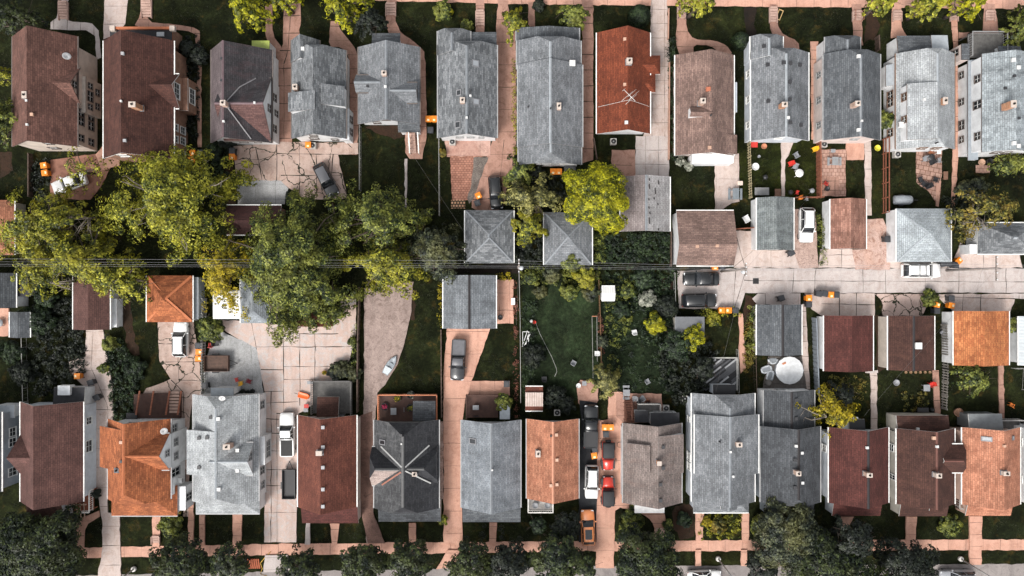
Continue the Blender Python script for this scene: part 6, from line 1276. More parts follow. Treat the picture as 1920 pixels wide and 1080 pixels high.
def trailer(px, py, ang, L, Wd, label, floor, wallm, load=None, name='utility_trailer', wh=.5):
    o = empty(name, P(px, py, 0)+Vector((0, 0, gz(px, py))), label, 'trailer', None, R(ang)); b = MB()
    b.box((0, 0, .55), (L, Wd, .1)); b.build('floor', floor, o); b = MB()
    for y in (-1, 1): b.box((0, y*(Wd/2-.03), .6+wh/2), (L, .06, wh))
    for x in (-1, 1): b.box((x*(L/2-.03), 0, .6+wh/2), (.06, Wd-.13, wh))
    b.build('side_boards', wallm, o); b = MB(); b.bar((L/2, .4, .5), (L/2+1., 0, .5), .08); b.bar((L/2, -.4, .5), (L/2+1., 0, .5), .08); b.lathe((L/2+1., 0, .2), [(.05, 0), (.05, .45)], 8); b.build('hitch', blackp, o)
    for y in (-1, 1):
        w = MB(); w.lathe((-.2, y*(Wd/2+.13), .33), [(.1, -.1), (.31, -.1), (.33, 0), (.31, .1), (.1, .1)], 14, 0, True, 'y'); w.build('wheel', rub, o)
        w = MB(); w.box((-.2, y*(Wd/2+.13), .72), (.9, .24, .05)); w.build('mudguard', blackp, o)
    return o
trailer(412, 680, 0, 3.2, 2.1, 'rusty brown open trailer parked against the picket fence', wood('rusty_planks', A(110, 84, 70), A(72, 54, 46), .2, 'Y'), plain('rust_board', (.09, .05, .035), .8))
trailer(546, 904, 90, 3.9, 1.75, 'black open trailer holding garden tools beside the red brown house', plain('trailer_black', (.02, .02, .022), .6), plain('trailer_side_black', (.028, .028, .03), .5), wh=.45)
# covered teardrop trailer
o = empty('covered_trailer', P(1688, 376, 0)+Vector((0, 0, .02)), 'grey tarpaulin covered trailer on the lawn by the plank fence', 'trailer'); b = MB()
loft(b, [[(x, -w, .45), (x, -w*1.02, z*.6), (x, -w*.7, z), (x, w*.7, z), (x, w*1.02, z*.6), (x, w, .45)] for x, w, z in ((-1.25, .35, .8), (-1.15, .56, 1.15), (-.2, .62, 1.3), (.9, .58, 1.2), (1.25, .32, .85))]); b.build('cover', plain('tarp_grey', A(158, 164, 170), .6), o)
b = MB(); b.bar((1.2, 0, .5), (2.1, 0, .45), .09); b.build('hitch', blackp, o)
for y in (-1, 1): b = MB(); b.lathe((-.1, y*.68, .3), [(.1, -.08), (.3, -.08), (.3, .08), (.1, .08)], 12, 0, True, 'y'); b.build('wheel', rub, o)
# small boat
o = empty('rowing_boat', P(733, 684, 0)+Vector((0, 0, .1)), 'small pale boat lying on the gravel drive by the lawn', 'boat', None, R(58)); b = MB()
loft(b, [[(x, -w*.5, 0), (x, -w, .45), (x, -w*.86, .46), (x, 0, .2), (x, w*.86, .46), (x, w, .45), (x, w*.5, 0)] for x, w in ((-1.4, .42), (-.6, .55), (.2, .55), (.9, .36), (1.4, .06))]); b.build('hull', plain('boat_white', A(146, 154, 160), .4), o)
for x in (-.7, .2): b = MB(); b.box((x, 0, .4), (.25, .95, .05)); b.build('bench', plain('boat_bench', A(140, 150, 156), .6), o)
b = MB(); b.face([(-1.3, -.36, .47), (-.35, -.5, .5), (-.35, .5, .5), (-1.3, .36, .47)]); b.build('stern_cover', plain('boat_cover', (.42, .46, .48), .5), o, fix=False)
# ------------------------------------------------------------------ bins
def bin_proto(lid, body, label, group, loc, rot):
    o = empty('wheeled_bin', loc, label, 'bin', group, rot); b = MB()
    b.box((0, 0, .52), (.56, .6, .94), top=1.16); b.build('body', body, o)
    l = MB(); l.box((-.02, 0, 1.03), (.8, .76, .07)); l.box((-.02, 0, 1.085), (.66, .62, .05), top=.85); lo = l.build('lid', lid, o)
    if lid.name.startswith('bin_orange'): q = MB(); q.box((.16, 0, 1.115), (.24, .3, .012)); q.build('sticker', plain('bin_sticker', (.8, .68, .42), .5), lo)
    h_ = MB(); h_.bar((-.43, -.26, .98), (-.43, .26, .98), .05); h_.build('handle', blackp, o)
    for y in (-1, 1): w = MB(); w.lathe((-.34, y*.3, .13), [(.04, -.04), (.13, -.04), (.13, .04), (.04, .04)], 10, 0, True, 'y'); w.build('wheel', rub, o)
    return remember(o)
b_or = plain('bin_orange_lid', (.74, .22, .008), .5); b_bd = plain('bin_orange_body', (.72, .21, .01), .5); b_gk = plain('bin_grey_lid', (.035, .037, .042), .5); b_gb = plain('bin_grey_body', (.028, .03, .034), .55)
def place_bins(lid, body, group, rows):
    pr = None
    for px, py, ang, label in rows:
        loc = P(px, py, 1.)*1; loc.z = gz(px, py)
        if pr is None: pr = bin_proto(lid, body, label, group, loc, R(ang))
        else: dup(pr, loc, R(ang), label, group)
place_bins(b_or, b_bd, 'orange wheeled bins', [(803, 223, -90, 'orange bin nearer the four dormer house side path'), (814, 223, -90, 'orange bin nearest the skylit house wall'), (435, 294, -90, 'orange bin at the cracked patio fence'), (578, 272, -90, 'orange bin behind the grey shingled house'), (897, 367, -65, 'orange bin tilted beside the stone chip border'), (1037, 322, -90, 'orange bin under the long grey house back wall'), (1048, 322, -90, 'second orange bin under the long house beside dark bins'), (361, 286, -75, 'orange bin leaning beside the brick house'), (359, 299, -70, 'orange bin half hidden by the maple foliage'), (82, 310, 10, 'orange bin standing higher by the plank strip'), (84, 324, 10, 'orange bin below its twin at the plank strip'), (1341, 501, -90, 'orange bin under the taupe garage eave'), (1797, 489, 45, 'orange bin turned askew by silver hip garage'), (1516, 559, -90, 'orange bin boxed in beside dark grey garage'), (1558, 553, -90, 'orange bin in the alley row of dark bins'), (1757, 571, -10, 'orange bin among weeds above a dark bin'), (1783, 573, -10, 'orange bin at the flame orange garage corner'), (1353, 582, 180, 'orange bin in hedge beside the estate car'), (1366, 582, 180, 'orange bin in hedge nearer the salmon path'), (146, 705, 180, 'orange bin on the plum garage slab'), (373, 660, 0, 'orange bin above its pair at the picket fence'), (373, 672, 0, 'orange bin below its pair at the picket fence'), (939, 751, -90, 'orange bin at the brown sundeck'), (1134, 801, -90, 'orange bin of the pair behind the upper red off roader'), (1145, 801, -90, 'orange bin of that pair touching the coiled hose'), (1114, 854, -80, 'orange bin between black pickup and white wagon')])
place_bins(b_gk, b_gb, 'dark grey wheeled bins', [(435, 283, -90, 'dark bin behind the cracked patio orange bin'), (807, 244, -90, 'grey bin below the orange pair at skylit house'), (895, 381, -70, 'dark bin beside the tilted orange bin'), (1063, 317, -90, 'dark bin at the long house beside orange bins'), (1074, 317, -90, 'outermost dark bin at the long house wall'), (1355, 500, -90, 'dark bin under the taupe garage eave'), (376, 287, -90, 'dark bin by the brick house rear path'), (388, 287, -90, 'dark bin beside charcoal house hedge'), (1484, 474, 30, 'dark bin tipped toward the white suv'), (1768, 495, -80, 'first dark bin next to the white van'), (1779, 494, -80, 'middle dark bin next to the white van'), (1791, 497, -85, 'dark bin touching the askew orange bin'), (1535, 551, -100, 'dark bin starting the alley row'), (1546, 551, -100, 'dark bin beside the alley row orange bin'), (1568, 553, -90, 'dark bin ending the alley row'), (1465, 559, 20, 'lone dark bin above the dark grey garage'), (1757, 583, -90, 'dark bin below the weedy orange bin'), (1783, 560, -90, 'dark bin above the flame garage orange bin'), (1379, 582, 180, 'dark bin beside the hedge orange bins'), (950, 720, -90, 'dark bin standing alone on the concrete pad'), (951, 751, -90, 'dark bin beside the sundeck orange bin'), (171, 717, 20, 'grey round shouldered bin behind plum house'), (182, 745, 30, 'black bin by the plum house back room'), (1136, 814, -90, 'dark bin below the orange pair'), (1115, 842, -80, 'dark bin behind the black pickup tailgate'), (1663, 449, -90, 'dark bin against the silver garage wall'), (1517, 571, -90, 'dark bin below the boxed orange bin'), (372, 648, 0, 'dark bin above the picket fence orange pair'), (385, 722, 90, 'dark bin at the pale house patio')])
# ------------------------------------------------------------------ fences
def fence(pts, h, style, m, label, step=2., name='fence', t=.05, lean=0):
    q = [P(*p) for p in pts]; o = empty(name, q[0], label, 'fence')
    for a, b in zip(q, q[1:]):
        L = (b-a).length; d = (b-a).normalized(); n = max(1, round(L/step)); nn = Vector((-d.y, d.x, 0))
        for i in range(n+1):
            p = a.lerp(b, i/n); w = MB(); w.box((p.x, p.y, (h+.06)/2), (.07 if style == 'wire' else .11,)*2+(h+.06,)); w.build('post', m, o, q[0])
        w = MB()
        if style == 'wire':
            w.bar(a+Vector((0, 0, h)), b+Vector((0, 0, h)), .06); w.bar(a+Vector((0, 0, .1)), b+Vector((0, 0, .1)), .02)
            k = int(L/.5)
            for i in range(1, k): p = a.lerp(b, i/k); w.bar(p+Vector((0, 0, .1)), p+Vector((0, 0, h)), .012)
            w.build('wire_panel', m, o, q[0])
        elif style == 'board':
            k = int(L/.3)
            for i in range(k): p0, p1 = a.lerp(b, (i+.03)/k), a.lerp(b, (i+.97)/k); w.bar(p0+nn*(t*(.5 if i % 2 else -.5))+Vector((0, 0, h/2)), p1+nn*(t*(.5 if i % 2 else -.5))+Vector((0, 0, h/2)), .03, h-random.uniform(0, .06))
            w.bar(a+Vector((0, 0, h)), b+Vector((0, 0, h)), .14, .05); w.build('board_panel', m, o, q[0])
        elif style == 'picket':
            k = int(L/.34)
            for i in range(k): p = a.lerp(b, (i+.5)/k); w.bar(p+Vector((0, 0, .05)), p+Vector((0, 0, h)), .17, .03) if abs(d.x) > .7 else w.box((p.x, p.y, h/2), (.03, .17, h))
            for z in (.3, h-.25): w.bar(a+nn*.04+Vector((0, 0, z)), b+nn*.04+Vector((0, 0, z)), .05, .09)
            w.build('pickets', m, o, q[0])
        elif style == 'ladder':
            for z in (.35, .95, h): w.bar(a+Vector((0, 0, z)), b+Vector((0, 0, z)), .05, .22)
            w.build('rails', m, o, q[0])
    return o
f_w = plain('fence_wire', A(170, 168, 164), .5); f_wd = wood('fence_wood', A(176, 108, 80), A(128, 78, 58), .2, 'Y'); f_gr = plain('fence_grey', A(140, 136, 130), .8, var=.3); f_wh = plain('fence_white', A(205, 203, 198), .6, var=.2); f_dk = plain('fence_dark', A(92, 74, 64), .8, var=.3)
fence([(677, 238), (677, 358)], 1.1, 'wire', f_w, 'thin wire fence between dark lawns beside patio car'); fence([(824, 262), (825, 405)], 1.1, 'wire', f_w, 'thin wire fence beside the blotched patio'); fence([(973, 506), (975, 600), (976, 752)], 1.2, 'wire', f_w, 'long pale wire fence beside the power pole', 3.)
fence([(1121, 525), (1124, 595), (1126, 680)], 1., 'wire', plain('fence_rust', A(140, 104, 70), .7), 'rusty garden rail between the two lawns'); fence([(1262, 512), (1264, 600)], 1.1, 'wire', f_w, 'wire fence along the alley garden corner'); fence([(828, 618), (829, 780)], .9, 'board', f_dk, 'dark low board fence west of the salmon driveway')
fence([(677, 540), (674, 640), (673, 770)], 1.3, 'board', f_dk, 'weathered dark board fence along the gravel drive'); fence([(388, 560), (386, 640), (385, 735)], 1.5, 'picket', f_wh, 'white picket fence beside the rusty trailer'); fence([(1401, 270), (1404, 372)], 1.3, 'picket', plain('fence_yellowish', A(190, 176, 140), .7, var=.4), 'weathered slatted fence west of the vented house yard')
fence([(1654, 262), (1654, 400)], 1.8, 'ladder', f_wd, 'orange brown wooden plank fence beside narrow lawn'); fence([(1530, 258), (1531, 372)], 1.5, 'board', f_wd, 'brown board fence between the two furnished yards'); fence([(1252, 20), (1251, 75)], .7, 'board', plain('fence_tan', A(190, 150, 130), .7), 'low tan wall fence beside the rust house upper drive', t=.02)
fence([(1253, 120), (1252, 300)], .8, 'board', plain('fence_tan', A(190, 150, 130), .7), 'low tan edge fence along the pale driveway', t=.02); fence([(1487, 372), (1538, 371)], 1.2, 'ladder', f_wd, 'short wooden rail fence above the white suv'); fence([(1374, 431), (1411, 428)], 1.3, 'board', f_wd, 'short brown board fence beside the white wire lounger')
fence([(1764, 608), (1767, 690), (1764, 765)], 1.4, 'picket', f_gr, 'grey slatted fence between chocolate and flame garages'); fence([(1522, 596), (1527, 735)], 1.5, 'board', plain('fence_blue_grey', A(140, 148, 156), .6), 'pale blue grey board fence beside maroon garage'); fence([(1255, 436), (1255, 500)], 1.2, 'board', f_dk, 'brown board fence beside taupe garage')
fence([(1112, 262), (1118, 300)], 1., 'board', f_dk, 'short dark fence behind the rust roofed house'); fence([(1896, 690), (1918, 690), (1916, 730)], .9, 'wire', f_w, 'white rail around the lawn at the picture edge'); fence([(50, 625), (53, 752)], 1.1, 'wire', f_w, 'faint wire fence through the dark side garden'); fence([(1640, 72), (1641, 98)], 1.2, 'board', f_dk, 'short dark fence at the pale dormer house porch')
fence([(1412, 660), (1414, 735)], 1.1, 'wire', f_dk, 'dark rail beside the pool patio'); fence([(1380, 655), (1382, 735)], .9, 'wire', f_w, 'thin rail between diagonal deck and salmon path'); fence([(62, 290), (62, 370)], 1., 'board', f_dk, 'dark plank fence beside the orange twin bins')
# ------------------------------------------------------------------ power poles and wires
pole_m = plain('pole_wood', A(150, 138, 130), .8, var=.3); wire_m = plain('wire_grey', A(150, 150, 152), .5)
def pole(px, py, label, arm, foot=None):
    h_ = 10.; t = P(px, py, h_); o = empty('utility_pole', (t.x, t.y, 0), label, 'utility pole'); b = MB(); b.tube([(t.x, t.y, 0), (t.x, t.y, h_)], [.17, .12], 10); b.build('pole', pole_m, o, o.location)
    b = MB(); u = Vector((0, 1, 0)) if arm != 'x' else Vector((1, 0, 0)); a = 1.5 if arm != 'short' else .8; c = Vector((t.x, t.y, h_-.2)); b.bar(c-u*a, c+u*a, .14, .12); b.build('crossarm', pole_m, o, o.location)
    for k in (-.9, -.35, .35, .9): b = MB(); q = c+u*(a*k); b.lathe((q.x, q.y, q.z+.06), [(.03, 0), (.07, .1), (.09, .2), (.04, .28)], 8); b.build('insulator', plain('insulator', (.6, .6, .6), .3), o, o.location)
    if arm == 'short': b = MB(); b.lathe((t.x+.3, t.y-.25, h_-2.2), [(.25, 0), (.27, .05), (.27, .9), (.1, 1.)], 12); b.build('transformer', plain('transformer_grey', (.5, .52, .54), .4), o, o.location)
pole(973, 498, 'utility pole with transformer between the hip garages and garden', 'short'); pole(1399, 505, 'utility pole beside the alley mouth', 'short'); pole(1870, 503, 'utility pole with long crossarm over the alley', 'y')
PT = [(-80, 494), (973, 498), (1399, 505), (1870, 503), (2020, 503)]
for i, (dy, lab) in enumerate(((-9, 'topmost'), (-3.5, 'second'), (1, 'third'), (4.5, 'lowest'))):
    b = MB(); pts = []
    for (x0, y0), (x1, y1) in zip(PT, PT[1:]):
        k0 = 1. if x0 < 1300 else .55; k1 = 1. if x1 < 1300 else .55
        if x1 > 1800: k1 = .9
        for t in np.linspace(0, 1, 13)[:-1]: pts.append(P(x0+(x1-x0)*t, y0+dy*k0+(y1+dy*k1-y0-dy*k0)*t, 10.-.9*4*t*(1-t)))
    b.tube(pts, .009 if i % 2 else .013, 5); tag(b.build('power_line', wire_m, None, (pts[0].x, pts[0].y, 10.)), lab+' of the overhead wires crossing the block', 'power line')
for i, (a, c, lab) in enumerate((((1399, 505, 9.), (1340, 745, 4.), 'service wire running down to the stepped grey house'), ((1399, 505, 9.), (1508, 380, 3.8), 'service wire running up to the streaked garage'), ((973, 500, 9.), (968, 610, 5.), 'service wire dropping along the wire fence'), ((1870, 503, 9.), (1620, 780, 3.5), 'service wire to the maroon roofed house'), ((760, 270, 4.), (900, 480, 9.), 'service wire from the stair house over dark lawns'), ((1843, 503, 9.), (1830, 580, 5.), 'service wire above the crazed apron'))):
    b = MB(); p, q = P(*a), P(*c); b.tube([p.lerp(q, t)-Vector((0, 0, .8*4*t*(1-t)*.5)) for t in np.linspace(0, 1, 9)], .008, 5); tag(b.build('service_wire', plain('wire_dark', A(110, 108, 106), .5), None, p), lab, 'power line')
# street lamps: pole feet in the verge, heads out past the picture
for px, py, lab in ((1346, 1047, 'grey street lamp pole before the stepped grey house'), (1800, 1047, 'grey street lamp pole before the salmon roofed house'), (252, 1066, 'grey street lamp pole by the plum garage drive')):
    p = P(px, py, 0); o = empty('street_lamp', p, lab, 'street lamp'); b = MB(); b.tube([p, p+Vector((0, 0, 4)), p+Vector((0, 0, 8.5))], [.11, .09, .07], 10); b.build('pole', plain('lamp_pole', A(190, 190, 188), .4, .3), o, p)
    b = MB(); b.lathe((p.x, p.y, 0), [(.34, 0), (.34, .3), (.28, .36)], 14); b.build('base', plain('lamp_base', A(214, 210, 205), .8), o, p)
    b = MB(); b.bar(p+Vector((0, 0, 8.4)), p+Vector((0, -1.6, 8.8)), .08); b.build('arm', plain('lamp_pole', A(190, 190, 188), .4, .3), o, p); b = MB(); b.box((p.x, p.y-1.8, 8.78), (.3, .7, .14)); b.build('lamp_head', plain('lamp_pole', A(190, 190, 188), .4, .3), o, p)
# ------------------------------------------------------------------ garden furniture
def chair(px, py, ang, m, label, name='garden_chair', group=None, s=1.):
    o = empty(name, P(px, py, 0)+Vector((0, 0, gz(px, py))), label, 'chair', group, R(ang)); b = MB(); b.box((0, 0, .42), (.52*s, .54*s, .06)); b.build('seat', m, o)
    b = MB(); b.bar((-.25*s, 0, .45), (-.38*s, 0, 1.), .54*s, .05); b.build('backrest', m, o)
    for y in (-1, 1):
        b = MB(); b.bar((.26*s, y*.29*s, .64), (-.3*s, y*.29*s, .64), .07, .05); b.build('armrest', m, o)
        for x in (-.22, .24): b = MB(); b.bar((x*s, y*.26*s, 0), (x*s, y*.27*s, .62 if x > 0 else .42), .05); b.build('leg', m, o)
    return remember(o)
def table(px, py, w, d, m, label, round_=False, h=.74, name='garden_table'):
    o = empty(name, P(px, py, 0)+Vector((0, 0, gz(px, py))), label, 'table'); b = MB()
    if round_: b.lathe((0, 0, h-.05), [(w/2*.96, 0), (w/2, .02), (w/2*.98, .05), (.001, .055)], 24)
    else: b.box((0, 0, h-.03), (w, d, .06))
    b.build('table_top', m, o)
    for x in (-1, 1):
        for y in (-1, 1): b = MB(); b.bar((x*w*.36, y*d*.36, 0), (x*w*.33, y*d*.33, h-.06), .06); b.build('leg', m, o)
    return o
def picnic(px, py, ang, w, m, label):
    o = empty('picnic_table', P(px, py, 0)+Vector((0, 0, gz(px, py))), label, 'picnic table', None, R(ang)); b = MB()
    for i in range(5): b.box(((i-2)*.17, 0, .74), (.155, w, .05))
    b.build('table_top', m, o)
    for x in (-1, 1):
        b = MB()
        for i in range(2): b.box((x*(.72+.15*i), 0, .45), (.135, w, .05))
        b.build('bench', m, o)
        b = MB(); b.bar((-.85, x*w*.35, .42), (.85, x*w*.35, .42), .07, .09); b.bar((-.6, x*w*.35, 0), (-.2, x*w*.35, .72), .08); b.bar((.6, x*w*.35, 0), (.2, x*w*.35, .72), .08); b.build('frame', m, o)
def grill(px, py, label, m=None):
    o = empty('barbecue_grill', P(px, py, 0)+Vector((0, 0, gz(px, py))), label, 'barbecue'); m = m or plain('grill_black', (.02, .02, .022), .4)
    b = MB(); b.lathe((0, 0, .6), [(.1, 0), (.28, .1), (.34, .25), (.33, .3), (.24, .45), (.06, .5)], 18); b.build('bowl', m, o)
    for k in range(3): b = MB(); a = k*2.1; b.bar((.2*math.cos(a), .2*math.sin(a), .68), (.32*math.cos(a), .32*math.sin(a), 0), .04); b.build('leg', m, o)
    b = MB(); b.bar((-.06, 0, 1.13), (.06, 0, 1.13), .03); b.build('handle', m, o)
def acbox(px, py, label):
    o = empty('air_conditioner', P(px, py, 0)+Vector((0, 0, gz(px, py))), label, 'air conditioner'); b = MB(); b.box((0, 0, .38), (.8, .8, .74)); b.build('case', plain('ac_case', A(196, 192, 186), .5), o)
    b = MB(); b.lathe((0, 0, .755), [(.33, 0), (.33, .02), (.001, .025)], 20); b.build('fan_grille', plain('fan_dark', (.02, .02, .022), .6), o); b = MB(); b.lathe((0, 0, .79), [(.1, 0), (.1, .03), (.001, .032)], 12); b.build('fan_hub', plain('fan_hub', (.3, .3, .3), .5), o)
def planter(px, py, r, h_, m, label, plant=None, name='planter', grp=None):
    o = empty(name, P(px, py, 0)+Vector((0, 0, gz(px, py))), label, name.replace('_', ' '), grp); b = MB(); b.lathe((0, 0, 0), [(r*.75, 0), (r, h_), (r*.88, h_), (r*.85, h_-.08), (.001, h_-.1)], 18); b.build('pot', m, o)
    if plant:
        cl = np.array([(o.location.x+random.gauss(0, r*.3), o.location.y+random.gauss(0, r*.3), o.location.z+h_+.1, r*.55, r*.55, r*.4) for _ in range(6)]); p, nr = clump_leaves(cl, 22); leafmesh('plant', p, nr, .13, plant, o, o.location)
wh_m = plain('plastic_white', (.7, .7, .69), .5); rd_m = plain('plastic_red', (.5, .03, .02), .5); yl_m = plain('plastic_yellow', (.75, .42, .02), .5); gy_m = plain('plastic_grey', A(150, 152, 156), .5); bk_m = plain('iron_black', (.02, .02, .022), .5); terra = plain('terracotta_pot', (.42, .17, .09), .8); wd_m = wood('bench_wood', A(150, 112, 90), A(108, 78, 62), .15, 'X')
acbox(1149, 267, 'white square air conditioner on the rust house lawn'); acbox(849, 268, 'air conditioner on the blotched patio'); acbox(589, 275, 'round topped air conditioner behind grey shingled house'); acbox(1541, 272, 'air conditioner at the slate house corner'); acbox(1678, 291, 'air conditioner on the pale dormer house lawn'); acbox(1282, 746, 'air conditioner above the stepped house'); acbox(1247, 764, 'air conditioner in the dark yard of brown grey house'); acbox(1044, 772, 'air conditioner at the terracotta house back')
# toys, tables, chairs of the upper yards
picnic(1376, 365, 0, 1.5, plain('picnic_grey', A(128, 136, 142), .7), 'grey picnic table on the taupe house patio'); table(1384, 345, .7, .55, plain('cream_box', A(226, 206, 192), .6), 'small cream side table beside the grey picnic table')
o = table(1495, 326, 1.1, 1.1, wh_m, 'round white garden table on the furnished lawn', True); chair(1488, 314, -110, gy_m, 'grey folding chair by the round white table'); chair(1480, 308, -160, rd_m, 'red folding chair on the furnished lawn'); chair(1491, 292, 30, gy_m, 'pale lounge chair upper part of furnished lawn', s=1.2); chair(1525, 281, 200, yl_m, 'yellow and black toy car chair by brown fence')
planter(1431, 275, .38, .4, terra, 'terracotta pot by the vented house back wall', None); planter(1415, 313, .5, .35, wh_m, 'white ring planter with dark soil on the dry lawn', None); grill(1431, 334, 'black kettle grill on the dry lawn'); planter(1422, 294, .2, .3, gy_m, 'tiny grey pot on the dry lawn'); table(1412, 272, .9, .8, rd_m, 'red toy table by the slatted fence', h=.5)
o = table(1425, 360, 1.9, 1., plain('bench_grey', A(140, 140, 140), .6), 'long grey workbench behind the streaked garage'); table(1456, 362, .8, 1., wd_m, 'weathered wooden pallet table by the streaked garage', h=.5)
for q in ((1492, 362, rd_m, 'red'), (1498, 372, plain('toy_orange', (.7, .2, .03), .5), 'orange'), (1510, 373, gy_m, 'pale grey')): chair(q[0], q[1], random.uniform(0, 360), q[2], q[3]+' child chair in the toy corner', s=.75)
grill(1518, 359, 'grey domed grill in the toy corner', gy_m); grill(1478, 362, 'black kettle grill at the garden path end')
picnic(1561, 304, 0, 1.1, plain('picnic_pale', A(150, 152, 154), .6), 'pale slatted patio table at the slate house'); table(1557, 285, .6, .45, gy_m, 'small grey side table below the slate house'); planter(1548, 355, .33, .5, bk_m, 'black fire bowl on the square patio'); chair(1545, 345, 60, rd_m, 'red chair on the square patio', s=.8)
planter(1644, 278, .42, .25, plain('tyre_yellow', (.6, .55, .05), .5), 'yellow ring on the narrow lawn')
for i, q in enumerate(((1722, 338, 20, 'dark metal chair at the flagstone edge'), (1750, 338, 70, 'dark reclining chair on the flagstones'), (1735, 350, 200, 'dark seat lowest on the flagstones'), (1728, 346, 140, 'dark chair beside a fallen umbrella'))): chair(q[0], q[1], q[2], bk_m, q[3], s=1.15)
for q in ((1730, 300, gy_m, 'grey metal chair in the cluttered flagstone corner'), (1742, 306, bk_m, 'black chair in the cluttered flagstone corner'), (1756, 302, gy_m, 'second grey chair near the dormer house path'), (1741, 288, plain('rust_metal', (.25, .09, .04), .6), 'rust red chair under the dormer house wall')): chair(q[0], q[1], random.uniform(0, 360), q[2], q[3])
table(1740, 297, .9, .9, bk_m, 'black patio table among the cluttered chairs', True); table(1754, 287, .5, .5, wh_m, 'white small table by dormer house wall'); table(1770, 330, .6, 1.1, wd_m, 'wooden tray table on the narrow side lawn', h=.4); planter(1838, 305, .45, .4, plain('pot_tan', A(206, 166, 140), .7), 'tan round pot below the stained house deck'); planter(1852, 304, .45, .6, bk_m, 'black round grill barrel below the stained house deck')
chair(1398, 411, 30, wh_m, "white wire lounger on the dark lawn behind brown fence", s=1.5)
# middle garden
o = empty('washing_frame', P(985, 637, 0), 'white poles of a folded washing frame on the garden edge', 'washing frame'); b = MB()
for a, c in (((980, 622), (980, 654)), ((991, 622), (991, 654)), ((980, 622), (991, 622)), ((980, 654), (991, 654)), ((979, 650), (989, 620)), ((981, 652), (994, 626)), ((984, 653), (992, 622))): b.bar(P(*a, .5)-o.location, P(*c, .5)-o.location, .07)
b.build('frame', wh_m, o); b = MB()
for a in ((980, 622), (991, 654), (980, 654), (991, 622)): b.bar(P(*a, 0)-o.location, P(*a, .5)-o.location, .06)
b.build('legs', wh_m, o)
b = MB(); hp = [(1004, 604), (1012, 625), (1022, 645), (1034, 668), (1043, 690), (1044, 697), (1040, 706)]; b.tube([P(x, y, .05) for x, y in hp], .022, 6); tag(b.build('garden_hose', plain('hose_pale', A(190, 190, 186), .5), None, P(1004, 604, .05)), 'pale garden hose snaking over the green lawn', 'hose')
planter(1002, 604, .22, .4, rd_m, 'red watering pot at the hose end'); planter(996, 602, .2, .4, wh_m, 'white bucket at the hose end'); chair(1075, 679, 60, gy_m, 'grey folding chair alone on the green lawn'); chair(1118, 662, 180, wh_m, 'white chair beside the garden clothes rails'); chair(1188, 622, 100, wh_m, 'white folding chair on the second lawn'); chair(1240, 648, 20, wh_m, 'white striped deck chair by the bushes'); chair(1213, 714, 30, gy_m, 'grey chair with orange cloth near patio bricks'); chair(1020, 709, 90, bk_m, 'black wire chair below the hose end')
o = empty('clothes_line', P(1115, 650, 0), 'long narrow clothes line frame on the green lawn', 'clothes line'); b = MB()
for a, c in (((1110, 593), (1112, 708)), ((1119, 593), (1120, 678))): b.bar(P(*a, 1.6)-o.location, P(*c, 1.6)-o.location, .04)
b.build('line', f_w, o)
for a, c in (((1110, 593), (1119, 593)),): b = MB(); b.bar(P(*a, 1.6)-o.location, P(*c, 1.6)-o.location, .09); b.build('crossbar', terra, o)
for a in ((1114, 593), (1112, 708)): b = MB(); b.bar(P(*a, 0)-o.location, P(a[0], a[1], 1.6)-o.location, .08); b.build('post', f_w, o)
planter(1084, 722, .32, .4, wh_m, 'white round pot on the stained patch of concrete'); table(1095, 718, .6, .6, gy_m, 'grey square lid table beside white pot', h=.3)
picnic(1173, 735, 90, .9, gy_m, 'small grey bench at the wooden stair foot')
for q in ((1188, 746, gy_m, 'grey chair in the patio trio'), (1202, 745, gy_m, 'silver chair near the orange flowers'), (1197, 752, bk_m, 'dark chair of the patio trio')): chair(q[0], q[1], random.uniform(0, 360), q[2], q[3])
planter(1212, 752, .35, .4, terra, 'orange flower pot beside the patio trio', L_red)
planter(938, 595, .35, .3, bk_m, 'black fire ring on the salmon patio'); table(962, 565, .5, .9, wh_m, 'white drying rack by the wire fence')
# diagonal deck, pool
o = empty('garden_deck', P(1347, 698, 0), 'weathered black and silver deck of diagonal planks', 'deck'); rect = [(X(x)-o.location.x, Y(y)-o.location.y) for x, y in ((1317, 673), (1381, 673), (1381, 731), (1315, 731))]; b = MB()
for k in range(-18, 19):
    u, v_ = Vector((math.cos(R(38)), math.sin(R(38)))), Vector((-math.sin(R(38)), math.cos(R(38)))); q0, q1 = v_*(k*.24)-u*9, v_*(k*.24)+u*9
    for t0, t1 in clipseg(q0, q1, rect):
        n_ = random.choice((1, 2, 2, 3)); L = [t0+(t1-t0)*i/n_ for i in range(n_+1)]
        for s0, s1 in zip(L, L[1:]): b.bar((*q0.lerp(q1, s0), .36), (*q0.lerp(q1, s1), .36), .22, .05, random.choice((0, 0, 1, 1, 2)))
b.build('planks', [plain('plank_black', A(30, 30, 33), .6), plain('plank_grey', A(86, 87, 90), .6), plain('plank_silver', A(180, 181, 183), .55)], o); b = MB(); b.bar(P(1315, 671, .45)-o.location, P(1383, 671, .45)-o.location, .14, .1); b.bar(P(1382, 671, .45)-o.location, P(1382, 732, .45)-o.location, .14, .1); b.build('edge_rail', f_wh, o)
chair(1348, 727, 90, rd_m, 'red cushioned chair on the black back porch'); table(1366, 729, .6, .9, bk_m, 'black patio table by the red cushioned chair')
